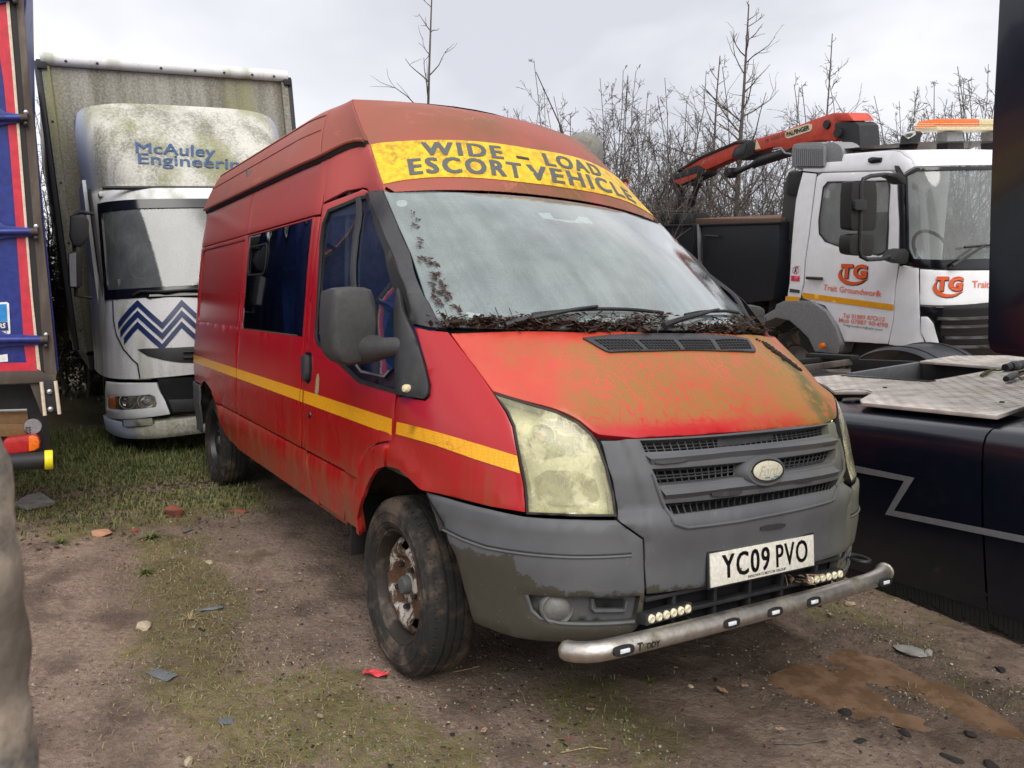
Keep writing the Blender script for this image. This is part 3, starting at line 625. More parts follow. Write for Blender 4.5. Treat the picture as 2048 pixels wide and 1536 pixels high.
panel('upper_side_panel', BODY, [[(-2.450, 1.858), (-1.040, 1.858), (-1.040, 2.125), (-2.450, 2.125)]], M[RS], van, res=.08, mirror=True)
win = [(-2.415, 1.262), (-1.128, 1.262), (-1.128, 1.842), (-2.415, 1.842)]
panel('load_side_panel', BODY, [[(-2.450, .712), (-1.095, .712), (-1.095, 1.852), (-2.450, 1.852)], win[::-1]], M[RS], van, res=.07, mirror=True)
panel('side_sill', BODY, [[(-2.450, .465), (-.872, .465), (-.94, .545), (-1.0, .66), (-1.042, .706), (-2.450, .706)]], M[RS], van, res=.05, mirror=True)
# side window with its sliding vent
panel('window_glass', BODY, [win], M['privacy_glass'], van, res=.12, depth=.004, off=-.003, mirror=True, gap=.001)
vf = rrect(-2.33, -1.93, 1.600, 1.765, .035)
panel('vent_frame', BODY, [offset_loop(vf, -.009), vf[::-1]], M['rubber_seal'], van, res=.05, depth=.004, off=.004, gap=0, edge=0)
panel('sliding_pane', BODY, [vf], M['privacy_glass'], van, res=.1, depth=.003, off=-.008, gap=0)
for a0, a1, b0, b1 in ((-2.415, -1.128, 1.545, 1.60), (-1.93, -1.895, 1.60, 1.842), (-2.415, -1.128, 1.79, 1.842), (-1.30, -1.128, 1.262, 1.79), (-2.415, -2.36, 1.262, 1.79)):
    panel('window_black_border', BODY, [[(a0, b0), (a1, b0), (a1, b1), (a0, b1)]], M['gloss_black'], van, res=.1, depth=0, off=-.006, gap=0, edge=0)
# B pillar strip and door
panel('door_post', BODY, [[(-1.088, .712), (-1.045, .712), (-1.042, 1.85), (-1.088, 1.85)]], M[RS], van, res=.05, mirror=True, off=-.002)
drear = [(-1.034, 1.905), (-1.034, 1.2), (-1.036, .82), (-.99, .66), (-.93, .545), (-.86, .478)]
dtop = S([(725, 377.5), (733, 379.5), (738, 387)]); dpil = S([(756, 438), (780, 497), (803, 566), (811, 606)])
dfront = [(.045, 1.32), (.062, 1.2), (.064, 1.09), (.066, .99), (.060, .925)]; darch = S([(758, 886.5), (742, 899), (729, 920), (720, 951), (716, 979)])
xs = darch[-1][0]; dwin = S([(651.6, 428), (655, 419), (715.6, 393), (733.5, 389.5), (754, 440), (778, 500), (800, 568), (808, 606), (800, 650), (794, 700), (793, 788), (740.6, 773), (715.6, 765), (687.5, 738), (657.8, 711), (633, 689), (629, 672), (629.5, 655), (633.6, 594), (639, 485), (643.5, 448)])
panel('front_door', BODY, [[(-1.034, .712)] + drear[:2][::-1] + dtop + dpil + dfront + darch + [(xs, .712)], dwin], M[RS], van, res=.045, mirror=True, hook=flare(0, .345, .56, .03, .010), label='front door with mirror and black handle')
panel('door_lower_skin', BODY, [[(-.99, .706)] + drear[3:] + [(xs, .478), (xs, .706)]], M[RS], van, res=.045, mirror=True)
panel('arch_lip', BODY, [S([(779, 884.5), (758, 888.5), (743, 901), (731, 922), (722, 953), (718, 981)]) + [(xs + .008, .478)] + S([(722, 1062), (723, 1040), (726.7, 1021), (731, 1003), (737, 990), (742, 974), (750, 957), (758, 945.5), (768, 936), (779, 932.6)])], M[RS], van, res=.04, off=.006, mirror=True, hook=flare(0, .345, .525))
wframe = dwin
panel('door_inner_trim', BODY, [[(-1.0, .72), (-1.0, 1.85)] + dtop[:0] + [(-.66, 1.87)] + dpil[1:] + dfront + [(xs, .9), (xs, .72)], dwin], M['dash_plastic'], van, res=.07, off=-.030, depth=0, gap=0, edge=0, mirror=True)
panel('window_seal', BODY, [wframe, offset_loop(wframe, .016)[::-1]], M['rubber_seal'], van, res=.05, depth=.01, off=.001, gap=0, edge=0, mirror=True)
gl = S([(651, 428), (655, 419), (715.6, 393), (733.5, 390), (754, 440), (778, 500), (800, 568), (808, 608), (797, 670), (790, 728), (777, 740), (767, 751), (723, 741), (712, 728), (690, 700), (660, 674), (634, 668), (634, 594), (639, 485)])
panel('door_glass', BODY, [gl], M['side_glass'], van, res=.08, depth=.003, off=-.010, gap=0, edge=0, mirror=True)
bt = S([(629, 656), (636, 669), (660, 675), (690, 701), (712, 729), (723, 742), (767, 752), (778, 741), (791, 729), (796, 700), (800, 700), (794, 790), (740.6, 774), (715.6, 766), (687.5, 739.7), (657.8, 713), (631, 689)])
panel('door_belt_trim', BODY, [bt], M['gloss_black'], van, res=.05, depth=.006, off=-.004, gap=0, mirror=True)
panel('quarter_light_rim', BODY, [S([(714, 727), (723, 740), (767, 750.6), (777, 740), (781, 741), (769, 755), (722, 745), (711, 731)])], M['arch_grey'], van, res=.05, depth=0, off=.002, gap=0, edge=0)
panel('door_front_trim', BODY, [S([(732, 386), (740, 386), (757, 439), (781, 497), (808, 565), (830, 646), (826, 652), (811, 640), (799, 603), (770, 505), (748, 445)])], M['rubber_seal'], van, res=.05, depth=.004, off=.0035, gap=0, edge=0, mirror=True)
panel('window_divider', BODY, [S([(712.5, 394), (721, 392), (716, 470), (711, 575), (708, 690), (699, 690), (703, 575), (706, 470)])], M['pillar_plastic'], van, res=.05, depth=.008, off=.004, gap=0, mirror=True)
hd = smooth_loop(S([(606, 706), (622, 703), (624.5, 712), (624, 765), (609, 768)]), 2, 3)
panel('handle_recess', BODY, [hd], M['gloss_black'], van, res=.03, depth=.002, off=.002, gap=0)
panel('door_handle', BODY, [smooth_loop(S([(608.5, 711), (617, 709), (619, 716), (618.5, 762), (611, 763.5)]), 1, 3)], M['dark_plastic'], van, res=.02, depth=.02, off=.022, gap=0, edge=.004)
hp = VAN.hit(617, 830, 1, -1.0); MB().lathe([(0, .014), (.014, .012), (.018, .004), (.019, -.01)], (hp[0], -.986, hp[2]), (0, -1, 0), 20).build('door_lock', M['gloss_black'], van, smooth=True)
hp = S([(634.5, 771)])[0]; panel('paint_scab', BODY, [smooth_loop([(hp[0] - .028, hp[1] - .06), (hp[0] + .028, hp[1] - .05), (hp[0] + .026, hp[1] + .06), (hp[0] - .02, hp[1] + .05)], 1, 3)], M['straw'], van, res=.03, depth=0, off=.001, gap=0, edge=0)
# upper front side piece
uf = S([(651.5, 317), (700, 292.5), (735.5, 287.5), (742, 310), (751, 333), (765, 384), (739, 386), (733, 377.5), (725, 375.5), (692.5, 381.5)]) + [(-1.034, 1.912)]
panel('upper_front_side', BODY, [uf], M[RS], van, res=.05, mirror=True)
# gutter
gp = [tuple(p) for p in BODY.pt(*np.array([(x, 2.137) for x in np.linspace(-4.0, -1.40, 12)] + S([(640, 321), (660, 311), (680, 300.5), (700, 291.5), (718, 287), (733, 287)])).T)]
for sg in (1, -1):
    MB().tube([(x, sg * y, z) for x, y, z in gp], .016, 6).build('gutter_shadow_strip', M['rubber_seal'], van, smooth=True)
    MB().tube([(x, sg * (y - .017), z + .014) for x, y, z in gp], .0095, 8).build('gutter_lip', M['red_roof'], van, smooth=True)
# roof shell
prof = [(.912, 2.150), (.886, 2.215), (.848, 2.30), (.806, 2.385), (.775, 2.435), (.745, 2.468), (.705, 2.489), (.64, 2.503), (.45, 2.515)]
pS = np.concatenate([[0], np.cumsum([math.dist(prof[i], prof[i + 1]) for i in range(len(prof) - 1)])]); sC = pS[6]
crest = [(-.829, -.762, 2.179), (-.879, -.755, 2.22), (-.945, -.750, 2.268), (-1.014, -.742, 2.324), (-1.111, -.727, 2.40), (-1.203, -.705, 2.469)]
cS = np.array([0, .13, .23, .36, .60, 1.0]) * sC; crA = np.array(crest)
def crest_at(b): return np.stack([np.interp(b, cS, crA[:, k]) for k in range(3)], -1)
def rside(a, b):
    a, b = np.broadcast_arrays(a, b); y = -np.interp(b, pS, [p[0] for p in prof]); z = np.interp(b, pS, [p[1] for p in prof])
    # rounding of the profile
    t = np.clip((a + 1.70) / 1.25, 0, 1.2); K = crest_at(np.minimum(b, sC)); over = np.maximum(b - sC, 0)
    Kx = K[..., 0] - over * .15; Ky = K[..., 1] + over; Kz = K[..., 2] + over * .10
    x = np.where(a < -1.70, a, -1.70 + t * (Kx + 1.70)); w = np.where(a < -1.70, 0, t * t * (3 - 2 * np.minimum(t, 1)))
    w = np.minimum(w, 1); return np.stack([x, y * (1 - w) + Ky * w, z * (1 - w) + Kz * w], -1)
RSIDE = Loft(rside, (-4.3, -.45), (0, pS[-1]))
secs = [(-3.985, -2.462), (-2.456, -1.10), (-1.094, -.45)]
for x0, x1 in secs:
    panel('roof_shell', RSIDE, [[(x0, 0), (x1, 0), (x1, pS[-1]), (x0, pS[-1])]], M['red_roof'], van, res=.052, outv=(0, -1, .5), mirror=True)
for zz in (2.43, 2.325):
    bb = float(np.interp(zz, [p[1] for p in prof], pS)); pts = [tuple(RSIDE.pt(x, bb)) for x in np.linspace(-3.96, -1.14, 14)]
    for sg in (1, -1): MB().tube([(x, sg * y, z) for x, y, z in pts], .0052, 6).build('roof_rib', M['red_roof'], van, smooth=True)
MB().add([(x + .10 * math.cos(y * 3.3) * (1 if x > -1.5 else 0), y, 2.512 + .010 * math.cos(y * 3.3)) for x in (-4.0, -3.4, -2.5, -1.9, -1.28) for y in np.linspace(-.47, .47, 9)], [(i * 9 + j, i * 9 + j + 1, i * 9 + j + 10, i * 9 + j + 9) for i in range(4) for j in range(8)]).build('roof_top', M['red_roof'], van, smooth=True)
# front cap over the screen: swept from one crest to the other
KV = np.array([0, .17, .33, .46, .55, .66, .80, 1.0]); KP = np.array([(-.522, -.806, 1.912), (-.69, -.783, 2.055), crest[0], crest[1], crest[2], crest[3], crest[4], crest[5]])
CV = np.array([0, .17, .33, .46, .55, .66, .80, 1.0, 1.15]); CP = np.array([(-.395, 0, 1.965), (-.47, 0, 2.085), (-.56, 0, 2.19), (-.635, 0, 2.26), (-.69, 0, 2.31), (-.78, 0, 2.37), (-.92, 0, 2.44), (-1.10, 0, 2.492), (-1.3, 0, 2.51)])
def capf(a, b):
    a, b = np.broadcast_arrays(a, b); K = np.stack([np.interp(b, KV, KP[:, k]) for k in range(3)], -1); Cc = np.stack([np.interp(b, CV, CP[:, k]) for k in range(3)], -1)
    q = 1 - np.abs(a) ** 2.1; q2 = 1 - np.abs(a) ** 2.4
    return np.stack([K[..., 0] + (Cc[..., 0] - K[..., 0]) * q, a * np.abs(K[..., 1]), K[..., 2] + (Cc[..., 2] - K[..., 2]) * q2], -1)
CAP = Loft(capf, (-1, 1), (0, 1), n=(61, 50)); SC = lambda pts: shoot(CAP, pts)
lowc = SC([(780, 389), (830, 390), (895, 392.5), (960, 395), (1012.5, 399)]); lowc = [p for p in lowc if p[0] < -.02]; pc = np.polyfit([abs(p[0]) for p in lowc], [p[1] for p in lowc], 2)
low = [(a, float(np.polyval(pc, abs(a)))) for a in np.linspace(-.995, .995, 31)]
panel('roof_cap', CAP, [low + [(.995, .3), (.995, .7), (.995, 1.0), (.5, 1.0), (0, 1.0), (-.5, 1.0), (-.995, 1.0), (-.995, .7), (-.995, .3)]], M['red_roof'], van, res=.035, outv=(1, 0, .5), depth=.03)
def edge_fit(pxs): q = [p for p in SC(pxs) if p[0] < .1]; return np.polyfit([abs(p[0]) for p in q], [p[1] for p in q], 3)
botf = edge_fit([(770.3, 368.3), (785, 365), (800, 362), (836.7, 357.7), (914.8, 355), (970, 357.5), (1032, 363.6)]); topf = edge_fit([(744, 289.5), (760, 287), (780, 285), (817, 282.5), (895, 281), (950, 283.5), (1012.5, 290.5)])
def band(a, v): return np.polyval(botf, np.abs(a)) * (1 - v) + np.polyval(topf, np.abs(a)) * v
nb = 40; aa_ = .985; loopb = [(-aa_ + 2 * aa_ * i / nb, float(band(-aa_ + 2 * aa_ * i / nb, 0))) for i in range(nb + 1)] + [(aa_ - 2 * aa_ * i / nb, float(band(aa_ - 2 * aa_ * i / nb, 1))) for i in range(nb + 1)]
panel('yellow_banner', CAP, [loopb], M['banner_yellow'], van, res=.03, depth=.002, off=.003, gap=0, edge=0, outv=(1, 0, .5))
def band_text(word, pl, pr, v0, v1, bold, shear, rise=0):
    al, ar = SC([pl])[0][0], SC([pr])[0][0]
    def fn(u, v):
        a = al + (ar - al) * u; b = band(a, v0 + (v1 - v0) * v)
        return CAP.pt(a, b) + pnormal(CAP, a, b, (1, 0, .5)) * .0055
    text_bold('banner_lettering', word, fn, M['banner_ink'], van, du=.014 * 4 / max(4, len(word)) if len(word) > 1 else 0, dv=.028 if len(word) > 1 else 0, shear=.12 if len(word) > 1 else 0, space=1.25)
band_text('WIDE', (851, 308), (1014, 330), .53, .88, .034, .10); band_text('-', (1035, 322), (1060, 325), .60, .67, .02, 0); band_text('LOAD', (1092, 330), (1206, 356), .53, .88, .034, .10)
band_text('ESCORT', (820, 346), (1050, 360), .09, .46, .034, .10); band_text('VEHICLE', (1066, 366), (1268, 402), .09, .46, .034, .10)
# windscreen
WS = TPS([(.172, -.86, 1.35), (-.525, -.795, 1.920), (-.18, -.832, 1.638), (.365, -.45, 1.362), (.43, 0, 1.368), (-.425, -.42, 1.950), (-.39, 0, 1.960), (.045, 0, 1.682), (0, -.45, 1.668)], (.57, 0, .82), sym=True)
SW = lambda pts: shoot(WS, pts)
def symclose(surf, halfpx, extra3=()):
    P = [surf.pt(*np.array(p)) for p in shoot(surf, halfpx)]; P = [p for p in P if p[1] < .03] + [np.array(e, float) for e in extra3]
    A_ = [surf.inv(p) for p in P]; B_ = [surf.inv((p[0], -p[1], p[2])) for p in P][::-1]; return A_ + B_
wsout = symclose(WS, [(1040, 391), (960, 386), (895, 383), (830, 381), (767, 382), (795.3, 449), (821.9, 508), (850, 594), (858, 606), (873, 636), (889, 653)], [(.30, -.62, 1.352), (.385, -.40, 1.352), (.43, -.05, 1.354)])
inn = symclose(WS, [(1040, 421), (960, 409), (895, 402.5), (830, 399), (800, 399), (790, 405), (789, 414), (815, 468), (836, 522), (862, 592), (873, 618), (890, 630)], [(.235, -.62, 1.408), (.32, -.40, 1.405), (.355, -.05, 1.408)])
panel('windscreen', WS, [wsout], M['screen_glass'], van, res=.08, depth=.005, off=.0, gap=.002, outv=(1, 0, 1))
panel('screen_border', WS, [wsout, inn[::-1]], M['band_black'], van, res=.05, depth=0, off=-.004, gap=0, edge=0, outv=(1, 0, 1))
panel('screen_band', WS, [SW([(1000, 397), (1260, 430), (1262, 470), (1237, 466), (1225, 448), (1080, 428), (1060, 416), (1035, 411), (1005, 410)])], M['band_black'], van, res=.05, depth=0, off=-.006, gap=0, edge=0, outv=(1, 0, 1))
panel('mirror_mount_sticker', WS, [SW([(1076, 424), (1100, 424), (1108, 436), (1150, 440), (1158, 431), (1176, 434), (1187, 446), (1140, 444), (1086, 435)])], M['sticker_white'], van, res=.05, depth=0, off=-.0035, gap=0, edge=0, outv=(1, 0, 1))
panel('screen_sticker', WS, [smooth_loop(SW([(793, 400), (812, 399), (816, 408), (806, 413), (793, 411)]), 1, 3)], M['sticker_white'], van, res=.05, depth=0, off=-.002, gap=0, edge=0, outv=(1, 0, 1))
panel('tax_disc', WS, [SW([(933, 623), (962, 627), (962, 636), (931, 633)])], M['sticker_white'], van, res=.05, depth=0, off=-.002, gap=0, edge=0, outv=(1, 0, 1))
# A pillar
AP = TPS([tuple(WS.pt(*np.array(p))) for p in SW([(769, 388.5), (795.3, 449), (821.9, 508), (850, 594), (873, 636)])] + [tuple(BODY.pt(*np.array(p))) for p in S([(738, 387), (756, 440), (780, 498), (803, 567)])] + [(.172, -.86, 1.35), (.083, -.935, 1.351), (.13, -.91, 1.35)], (.40, -.78, .45), smooth=.0004)
panel('front_pillar', AP, [shoot(AP, [(737, 383), (765.6, 380), (768, 386), (795, 449.5), (821.5, 508), (849.5, 594), (858, 606), (873, 636), (895, 658), (858, 656.5), (826.6, 650), (820, 632), (809, 605), (803, 566), (780, 497), (756, 438)])], M['pillar_plastic'], van, res=.04, off=.006, mirror=True)
# wing, headlamp
bs = []
for z in (.66, .76, .84, .93, 1.02):
    for a in (-.05, .15, .35, .55, .75, .93, 1.08, 1.22): bs.append(tuple(BODY.pt(np.array(a), np.array(z))))
shut = [(.232, -.860, 1.340), (.357, -.850, 1.257), (.440, -.843, 1.202), (.505, -.832, 1.153)]
hlt = [(.612, -.757, 1.124), (.695, -.697, 1.108), (.748, -.647, 1.076), (.785, -.604, 1.032)]
WING = TPS(bs + shut + hlt + [(.0, -.972, 1.28), (.083, -.945, 1.351), (.160, -.95, 1.28), (.20, -.945, 1.22), (.066, -.986, 1.1), (.26, -.955, 1.15), (.15, -.915, 1.347), (.40, -.925, 1.10)], (.62, -.72, .3), smooth=.006)
SG = lambda pts: shoot(WING, pts, t1=8)
wl = SG([(793.8, 792), (850, 800.5), (858.5, 792), (860.5, 771), (850.5, 729), (838.5, 686), (827.6, 653.5), (858, 660), (896, 663), (934, 712), (961, 747.5), (983.8, 780.7), (1012, 823.7), (1025, 853), (1036.8, 916.4), (1047.8, 973.5), (1051.5, 1026), (981.8, 1014.5), (894, 992.5), (851, 981)])
warch = SG([(845, 977.5), (826.5, 958.6), (803, 938), (779, 932.6), (779, 884)])
panel('front_wing', WING, [wl + warch], M[RS], van, res=.045, mirror=True, hook=flare(0, .345, .525))
sail = SG([(794, 791), (850, 799.5), (857.8, 791), (860, 771), (850, 728.8), (837.5, 685), (826.6, 652), (812, 613), (803, 578), (797, 576), (791, 600), (789, 640), (793, 700), (794, 740)])
sail = smooth_loop(sail, 1, .9)
cx_, cz_ = np.mean([WING.pt(*np.array(p)) for p in sail], 0)[[0, 2]]
panel('mirror_base', WING, [sail], M['dark_plastic'], van, res=.03, off=.010, mirror=True, edge=.004, hook=lambda P, v: .022 * np.exp(-((P[:, 0] - .12 + .35 * (P[:, 2] - 1.2)) / .05) ** 2))
rp_ = WING.pt(*np.array(SG([(824, 776)])[0])); MB().lathe([(0, .012), (.012, .010), (.015, .002), (.015, -.02)], rp_ + np.array((.01, -.03, 0)) * .9, (.25, -.95, .1), 20).build('side_repeater', M['cream_lens'], van, smooth=True)
hl = SG([(985.5, 784.6), (1000, 788), (1061, 806.5), (1113.7, 822), (1157.6, 844), (1184, 867), (1197, 885.6), (1214.7, 934), (1228, 986.7), (1233.6, 1032.9), (1157.6, 1033), (1053, 1028.5), (1048.5, 973), (1037.5, 915.4), (1025.8, 852), (1013, 823)])
hl_in = offset_loop(hl, .013)
panel('headlamp_seal', WING, [hl, offset_loop(hl, .007)[::-1]], M['rubber_seal'], van, res=.04, depth=.02, off=.0, gap=0, edge=0, mirror=True)
hli = offset_loop(hl, .007)
hlb = panel('headlamp_housing', WING, [hli], M['lamp_inner'], van, res=.03, depth=.0, off=-.06, gap=0, edge=0, mirror=True)
panel('headlamp_lens', WING, [hli], M['lamp_cover'], van, res=.03, depth=.07, off=.003, gap=0, edge=.006, mirror=True)
def sub(pts): return smooth_loop(SG(pts), 1, 3)
panel('headlamp_upper_bezel', WING, [sub([(1045, 845), (1110, 848), (1120, 866), (1176, 868), (1187, 906), (1120, 905), (1100, 915), (1058, 908)])], M['lamp_dark'], van, res=.03, depth=.03, off=-.05, gap=0, edge=0, mirror=True)
panel('headlamp_lower_bezel', WING, [sub([(1060, 940), (1192, 942), (1212, 1008), (1072, 1010)])], M['lamp_dark'], van, res=.03, depth=.03, off=-.045, gap=0, edge=0, mirror=True)
for q, rr, nm in (((1081, 876), .040, 'lamp_orange'), ((1140, 968), .020, 'lamp_dark')):
    p = WING.pt(*np.array(SG([q])[0])); n_ = np.array((.86, -.50, .1))
    for sg in (1, -1):
        MB().lathe([(.012, -.03), (rr * .6, -.018), (rr, .012), (rr * 1.12, .012)], (p[0] - .045, sg * (p[1] + .035), p[2] - .004), (n_[0], sg * n_[1], n_[2]), 24).build('reflector_bowl', M['chrome'], van, smooth=True)
        MB().lathe([(0, .016), (.009, .012), (.014, 0), (.014, -.02)], (p[0] - .045, sg * (p[1] + .035), p[2] - .004), (n_[0], sg * n_[1], n_[2]), 14).build('bulb', M[nm], van, smooth=True)
# bonnet
BN = TPS(shut + hlt + [(.823, -.472, 1.021), (.852, 0, 1.023), (.842, -.25, 1.022), (.452, 0, 1.350), (.405, -.40, 1.350), (.32, -.66, 1.347), (.541, -.388, 1.284), (.56, 0, 1.289), (.66, 0, 1.213), (.755, 0, 1.125), (.64, -.4, 1.20), (.73, -.42, 1.12)], (.62, 0, .78), sym=True, smooth=.0003)
SB = lambda pts: shoot(BN, pts, t1=6)
bl = SB([(900, 664.5), (934, 713), (961, 748.5), (985, 781), (1000, 786), (1061, 803.5), (1115, 818.5), (1160, 840.5), (1187, 863), (1199, 869)]); P_ = [BN.pt(*np.array(p)) for p in bl] + [np.array((.823, -.472, 1.019)), np.array((.843, -.25, 1.018)), np.array((.852, -.03, 1.019))]
Q_ = [np.array((.452, -.03, 1.351)), np.array((.405, -.40, 1.351)), np.array((.32, -.66, 1.348))]
hb_ = [BN.inv(p) for p in Q_] + [BN.inv(p) for p in P_]; mb_ = [BN.inv((p[0], -p[1], p[2])) for p in Q_ + P_][::-1]
panel('bonnet', BN, [hb_ + mb_], M['red_bonnet'], van, res=.035, depth=.022, gap=.0028, edge=.004, outv=(1, 0, 1))
vt = [BN.inv(p) for p in ((.468, -.445, 1.33), (.468, .445, 1.33), (.487, .44, 1.318), (.545, .395, 1.283), (.548, .37, 1.281), (.548, -.37, 1.281), (.545, -.395, 1.283))]
vo = SB([(1165, 678.5), (1495, 680), (1512, 704), (1505, 706.5), (1225, 707.5), (1208, 704)])
vi = [SB(q) for q in ([(1186, 682.5), (1266, 682.5), (1287, 702), (1217, 703.5)], [(1275, 682.5), (1345, 682.5), (1361, 702), (1296, 702)], [(1354, 682.5), (1419, 682.5), (1431, 702), (1370, 702)], [(1428, 682.5), (1492, 682.5), (1502, 701), (1440, 702)])]
panel('bonnet_vent', BN, [smooth_loop(vo, 1, 1.2)] + [v[::-1] for v in vi], M['pillar_plastic'], van, res=.03, depth=.012, off=.010, gap=0, outv=(1, 0, 1), edge=.003)
panel('vent_well', BN, [offset_loop(vo, .006)], M['black_hollow'], van, res=.06, depth=0, off=.0018, gap=0, edge=0, outv=(1, 0, 1))
g_ = MB()
for v in vi:
    q = [np.array(p) for p in v]
    for k in range(1, 4):
        t = k / 4; a = q[0] * (1 - t) + q[3] * t; b = q[1] * (1 - t) + q[2] * t; g_.tube([BN.pt(*(a + (b - a) * s_)) + np.array((.004, 0, .005)) for s_ in np.linspace(0, 1, 5)], .0016, 4)
    for k in range(1, 11):
        t = k / 11; a = q[0] * (1 - t) + q[1] * t; b = q[3] * (1 - t) + q[2] * t; g_.tube([BN.pt(*a) + np.array((.004, 0, .005)), BN.pt(*b) + np.array((.004, 0, .005))], .0015, 4)
tag(g_.build('vent_mesh', M['pillar_plastic'], van), kind='stuff')
# scuttle panel under the screen
sct = MB(); n = 24; vv = []
for i in range(n + 1):
    y = -.86 + 1.72 * i / n; k = 1 - abs(y / .86) ** 2.4; x1 = .19 + .262 * k; x0 = .11 + .24 * k
    vv += [(x1 + .004, y, 1.325), (x1 - .03, y, 1.318), (x0, y, 1.355), (x0 - .03, y, 1.39)]
sct.add(vv, [(4 * i + j, 4 * i + j + 1, 4 * i + j + 5, 4 * i + j + 4) for i in range(n) for j in range(3)]); sct.build('scuttle_panel', M['dark_plastic'], van, smooth=True)
# ---------------- bumper and grille
def ribbon(name, curves, mat, n=24, mirror=False):
    C_ = []
    for c in curves:
        c = [np.array(p, float) for p in c]; d = np.concatenate([[0], np.cumsum([np.linalg.norm(c[i + 1] - c[i]) for i in range(len(c) - 1)])]); t = np.linspace(0, d[-1], n + 1)
        C_.append(np.stack([np.interp(t, d, [p[k] for p in c]) for k in range(3)], 1))
    v = [tuple(p) for c in C_ for p in c]; f = [(j * (n + 1) + i, j * (n + 1) + i + 1, (j + 1) * (n + 1) + i + 1, (j + 1) * (n + 1) + i) for j in range(len(C_) - 1) for i in range(n)]
    o = MB().add(v, f).build(name, mat, van, smooth=True); return o
def on(surf, pts, off=0.0, n=6, outv=(1, -1, .2)):
    q = shoot(surf, pts, t1=8); q = resample(q, .04, False); a = np.array(q); return surf.pt(a[:, 0], a[:, 1]) + pnormal(surf, a[:, 0], a[:, 1], outv) * off
r1 = S([(1277, 884), (1649, 851.5), (1652, 868), (1630, 873), (1287, 905.5)]); r2 = S([(1301, 940), (1665, 899), (1664, 915), (1655, 925), (1313, 970)]); r3 = S([(1326, 1006.5), (1669, 958), (1668, 970), (1655, 982), (1600, 993), (1345, 1033.5), (1333, 1022)])
cl = S([(1201, 880), (1272, 879), (1444, 869), (1561, 856.5), (1662, 845), (1686, 905), (1702, 975), (1705, 1064), (1699, 1099), (1628, 1126), (1385, 1179), (1293, 1190), (1290, 1120), (1288, 1078), (1235, 1037), (1229.5, 987), (1216, 934)])
crz = np.array(sorted([(p[1], p[0]) for p in S([(1237, 881), (1263, 951.6), (1283, 1039), (1289, 1075)])] + [(.60, S([(1291, 1120)])[0][0])]))
def crease(P, v):
    ac = np.interp(v[:, 1], crz[:, 0], crz[:, 1]); am2 = 2 * BODY.amax - ac; d = np.minimum(v[:, 0] - ac, am2 - v[:, 0]); f = sm_(d / .022) * sm_((v[:, 1] - .62) / .12); return .016 * f
def sm_(t): t = np.clip(t, 0, 1); return t * t * (3 - 2 * t)
panel('bumper_centre', BODY, [cl, r1, r2, r3], M['bumper_grey'], van, res=.018, depth=.05, gap=.002, edge=.003, outv=(1, 0, 0), hook=crease, label='grey centre of the front bumper around the grille')
panel('grille_back', BODY, [S([(1262, 878), (1655, 845), (1675, 985), (1600, 1002), (1330, 1045)])], M['black_hollow'], van, res=.08, depth=0, off=-.055, gap=0, edge=0, outv=(1, 0, 0))
gm = MB()
for R4, nh, nv in (([(1277, 884), (1649, 851.5), (1652, 868), (1287, 905.5)], 2, 31), ([(1301, 940), (1665, 899), (1660, 922), (1313, 970)], 2, 31), ([(1326, 1006.5), (1669, 958), (1660, 981), (1342, 1033)], 2, 30)):
    q = [np.array(p) for p in S(R4)]
    for k in range(0, nh + 2):
        t = k / (nh + 1); a = q[0] * (1 - t) + q[3] * t; b = q[1] * (1 - t) + q[2] * t; L_ = np.array([a + (b - a) * s_ for s_ in np.linspace(0, 1, 16)]); gm.tube(BODY.pt(L_[:, 0], L_[:, 1]) + pnormal(BODY, L_[:, 0], L_[:, 1], (1, 0, 0)) * -.020, .0030, 5)
    for k in range(0, nv + 1):
        t = k / nv; a = q[0] * (1 - t) + q[1] * t; b = q[3] * (1 - t) + q[2] * t; L_ = np.array([a, b]); gm.tube(BODY.pt(L_[:, 0], L_[:, 1]) + pnormal(BODY, L_[:, 0], L_[:, 1], (1, 0, 0)) * -.018, .0027, 4)
tag(gm.build('grille_mesh', M['pillar_plastic'], van), kind='stuff')
panel('bonnet_catch_block', BODY, [S([(1440, 871), (1553, 861), (1553, 878), (1441, 892)])], M['pillar_plastic'], van, res=.05, depth=.02, off=-.014, gap=0, outv=(1, 0, 0))
for up, lo in (([(1283, 908), (1450, 894), (1655, 872.5)], [(1301, 938), (1450, 922), (1665, 896.5)]), ([(1314, 972), (1450, 957), (1656, 927)], [(1327, 1004), (1450, 989), (1669, 956)])):
    U = on(BODY, up, .008, outv=(1, 0, 0)); Lw = on(BODY, lo, .006, outv=(1, 0, 0)); mid = [((a[0] + b[0]) / 2, (a[1] * .55 + b[1] * .45), a[1] * 0) for a, b in zip(up, lo)]
    Md = on(BODY, [((a[0] + b[0]) / 2, a[1] * .52 + b[1] * .48) for a, b in zip(up, lo)], .034, outv=(1, 0, 0)); ribbon('grille_bar', [U, Md, Lw], M['bumper_grey'])
lip = on(BODY, [(1300, 950), (1318, 1000), (1327, 1024), (1344, 1045), (1368, 1052), (1473, 1039), (1590, 1016), (1648, 1001), (1671, 981), (1678, 940), (1668, 880)], .018, outv=(1, 0, 0))
MB().tube(smooth_loop([tuple(p) for p in lip], 0), .006, 6).build('grille_lip', M['bumper_grey'], van, smooth=True)
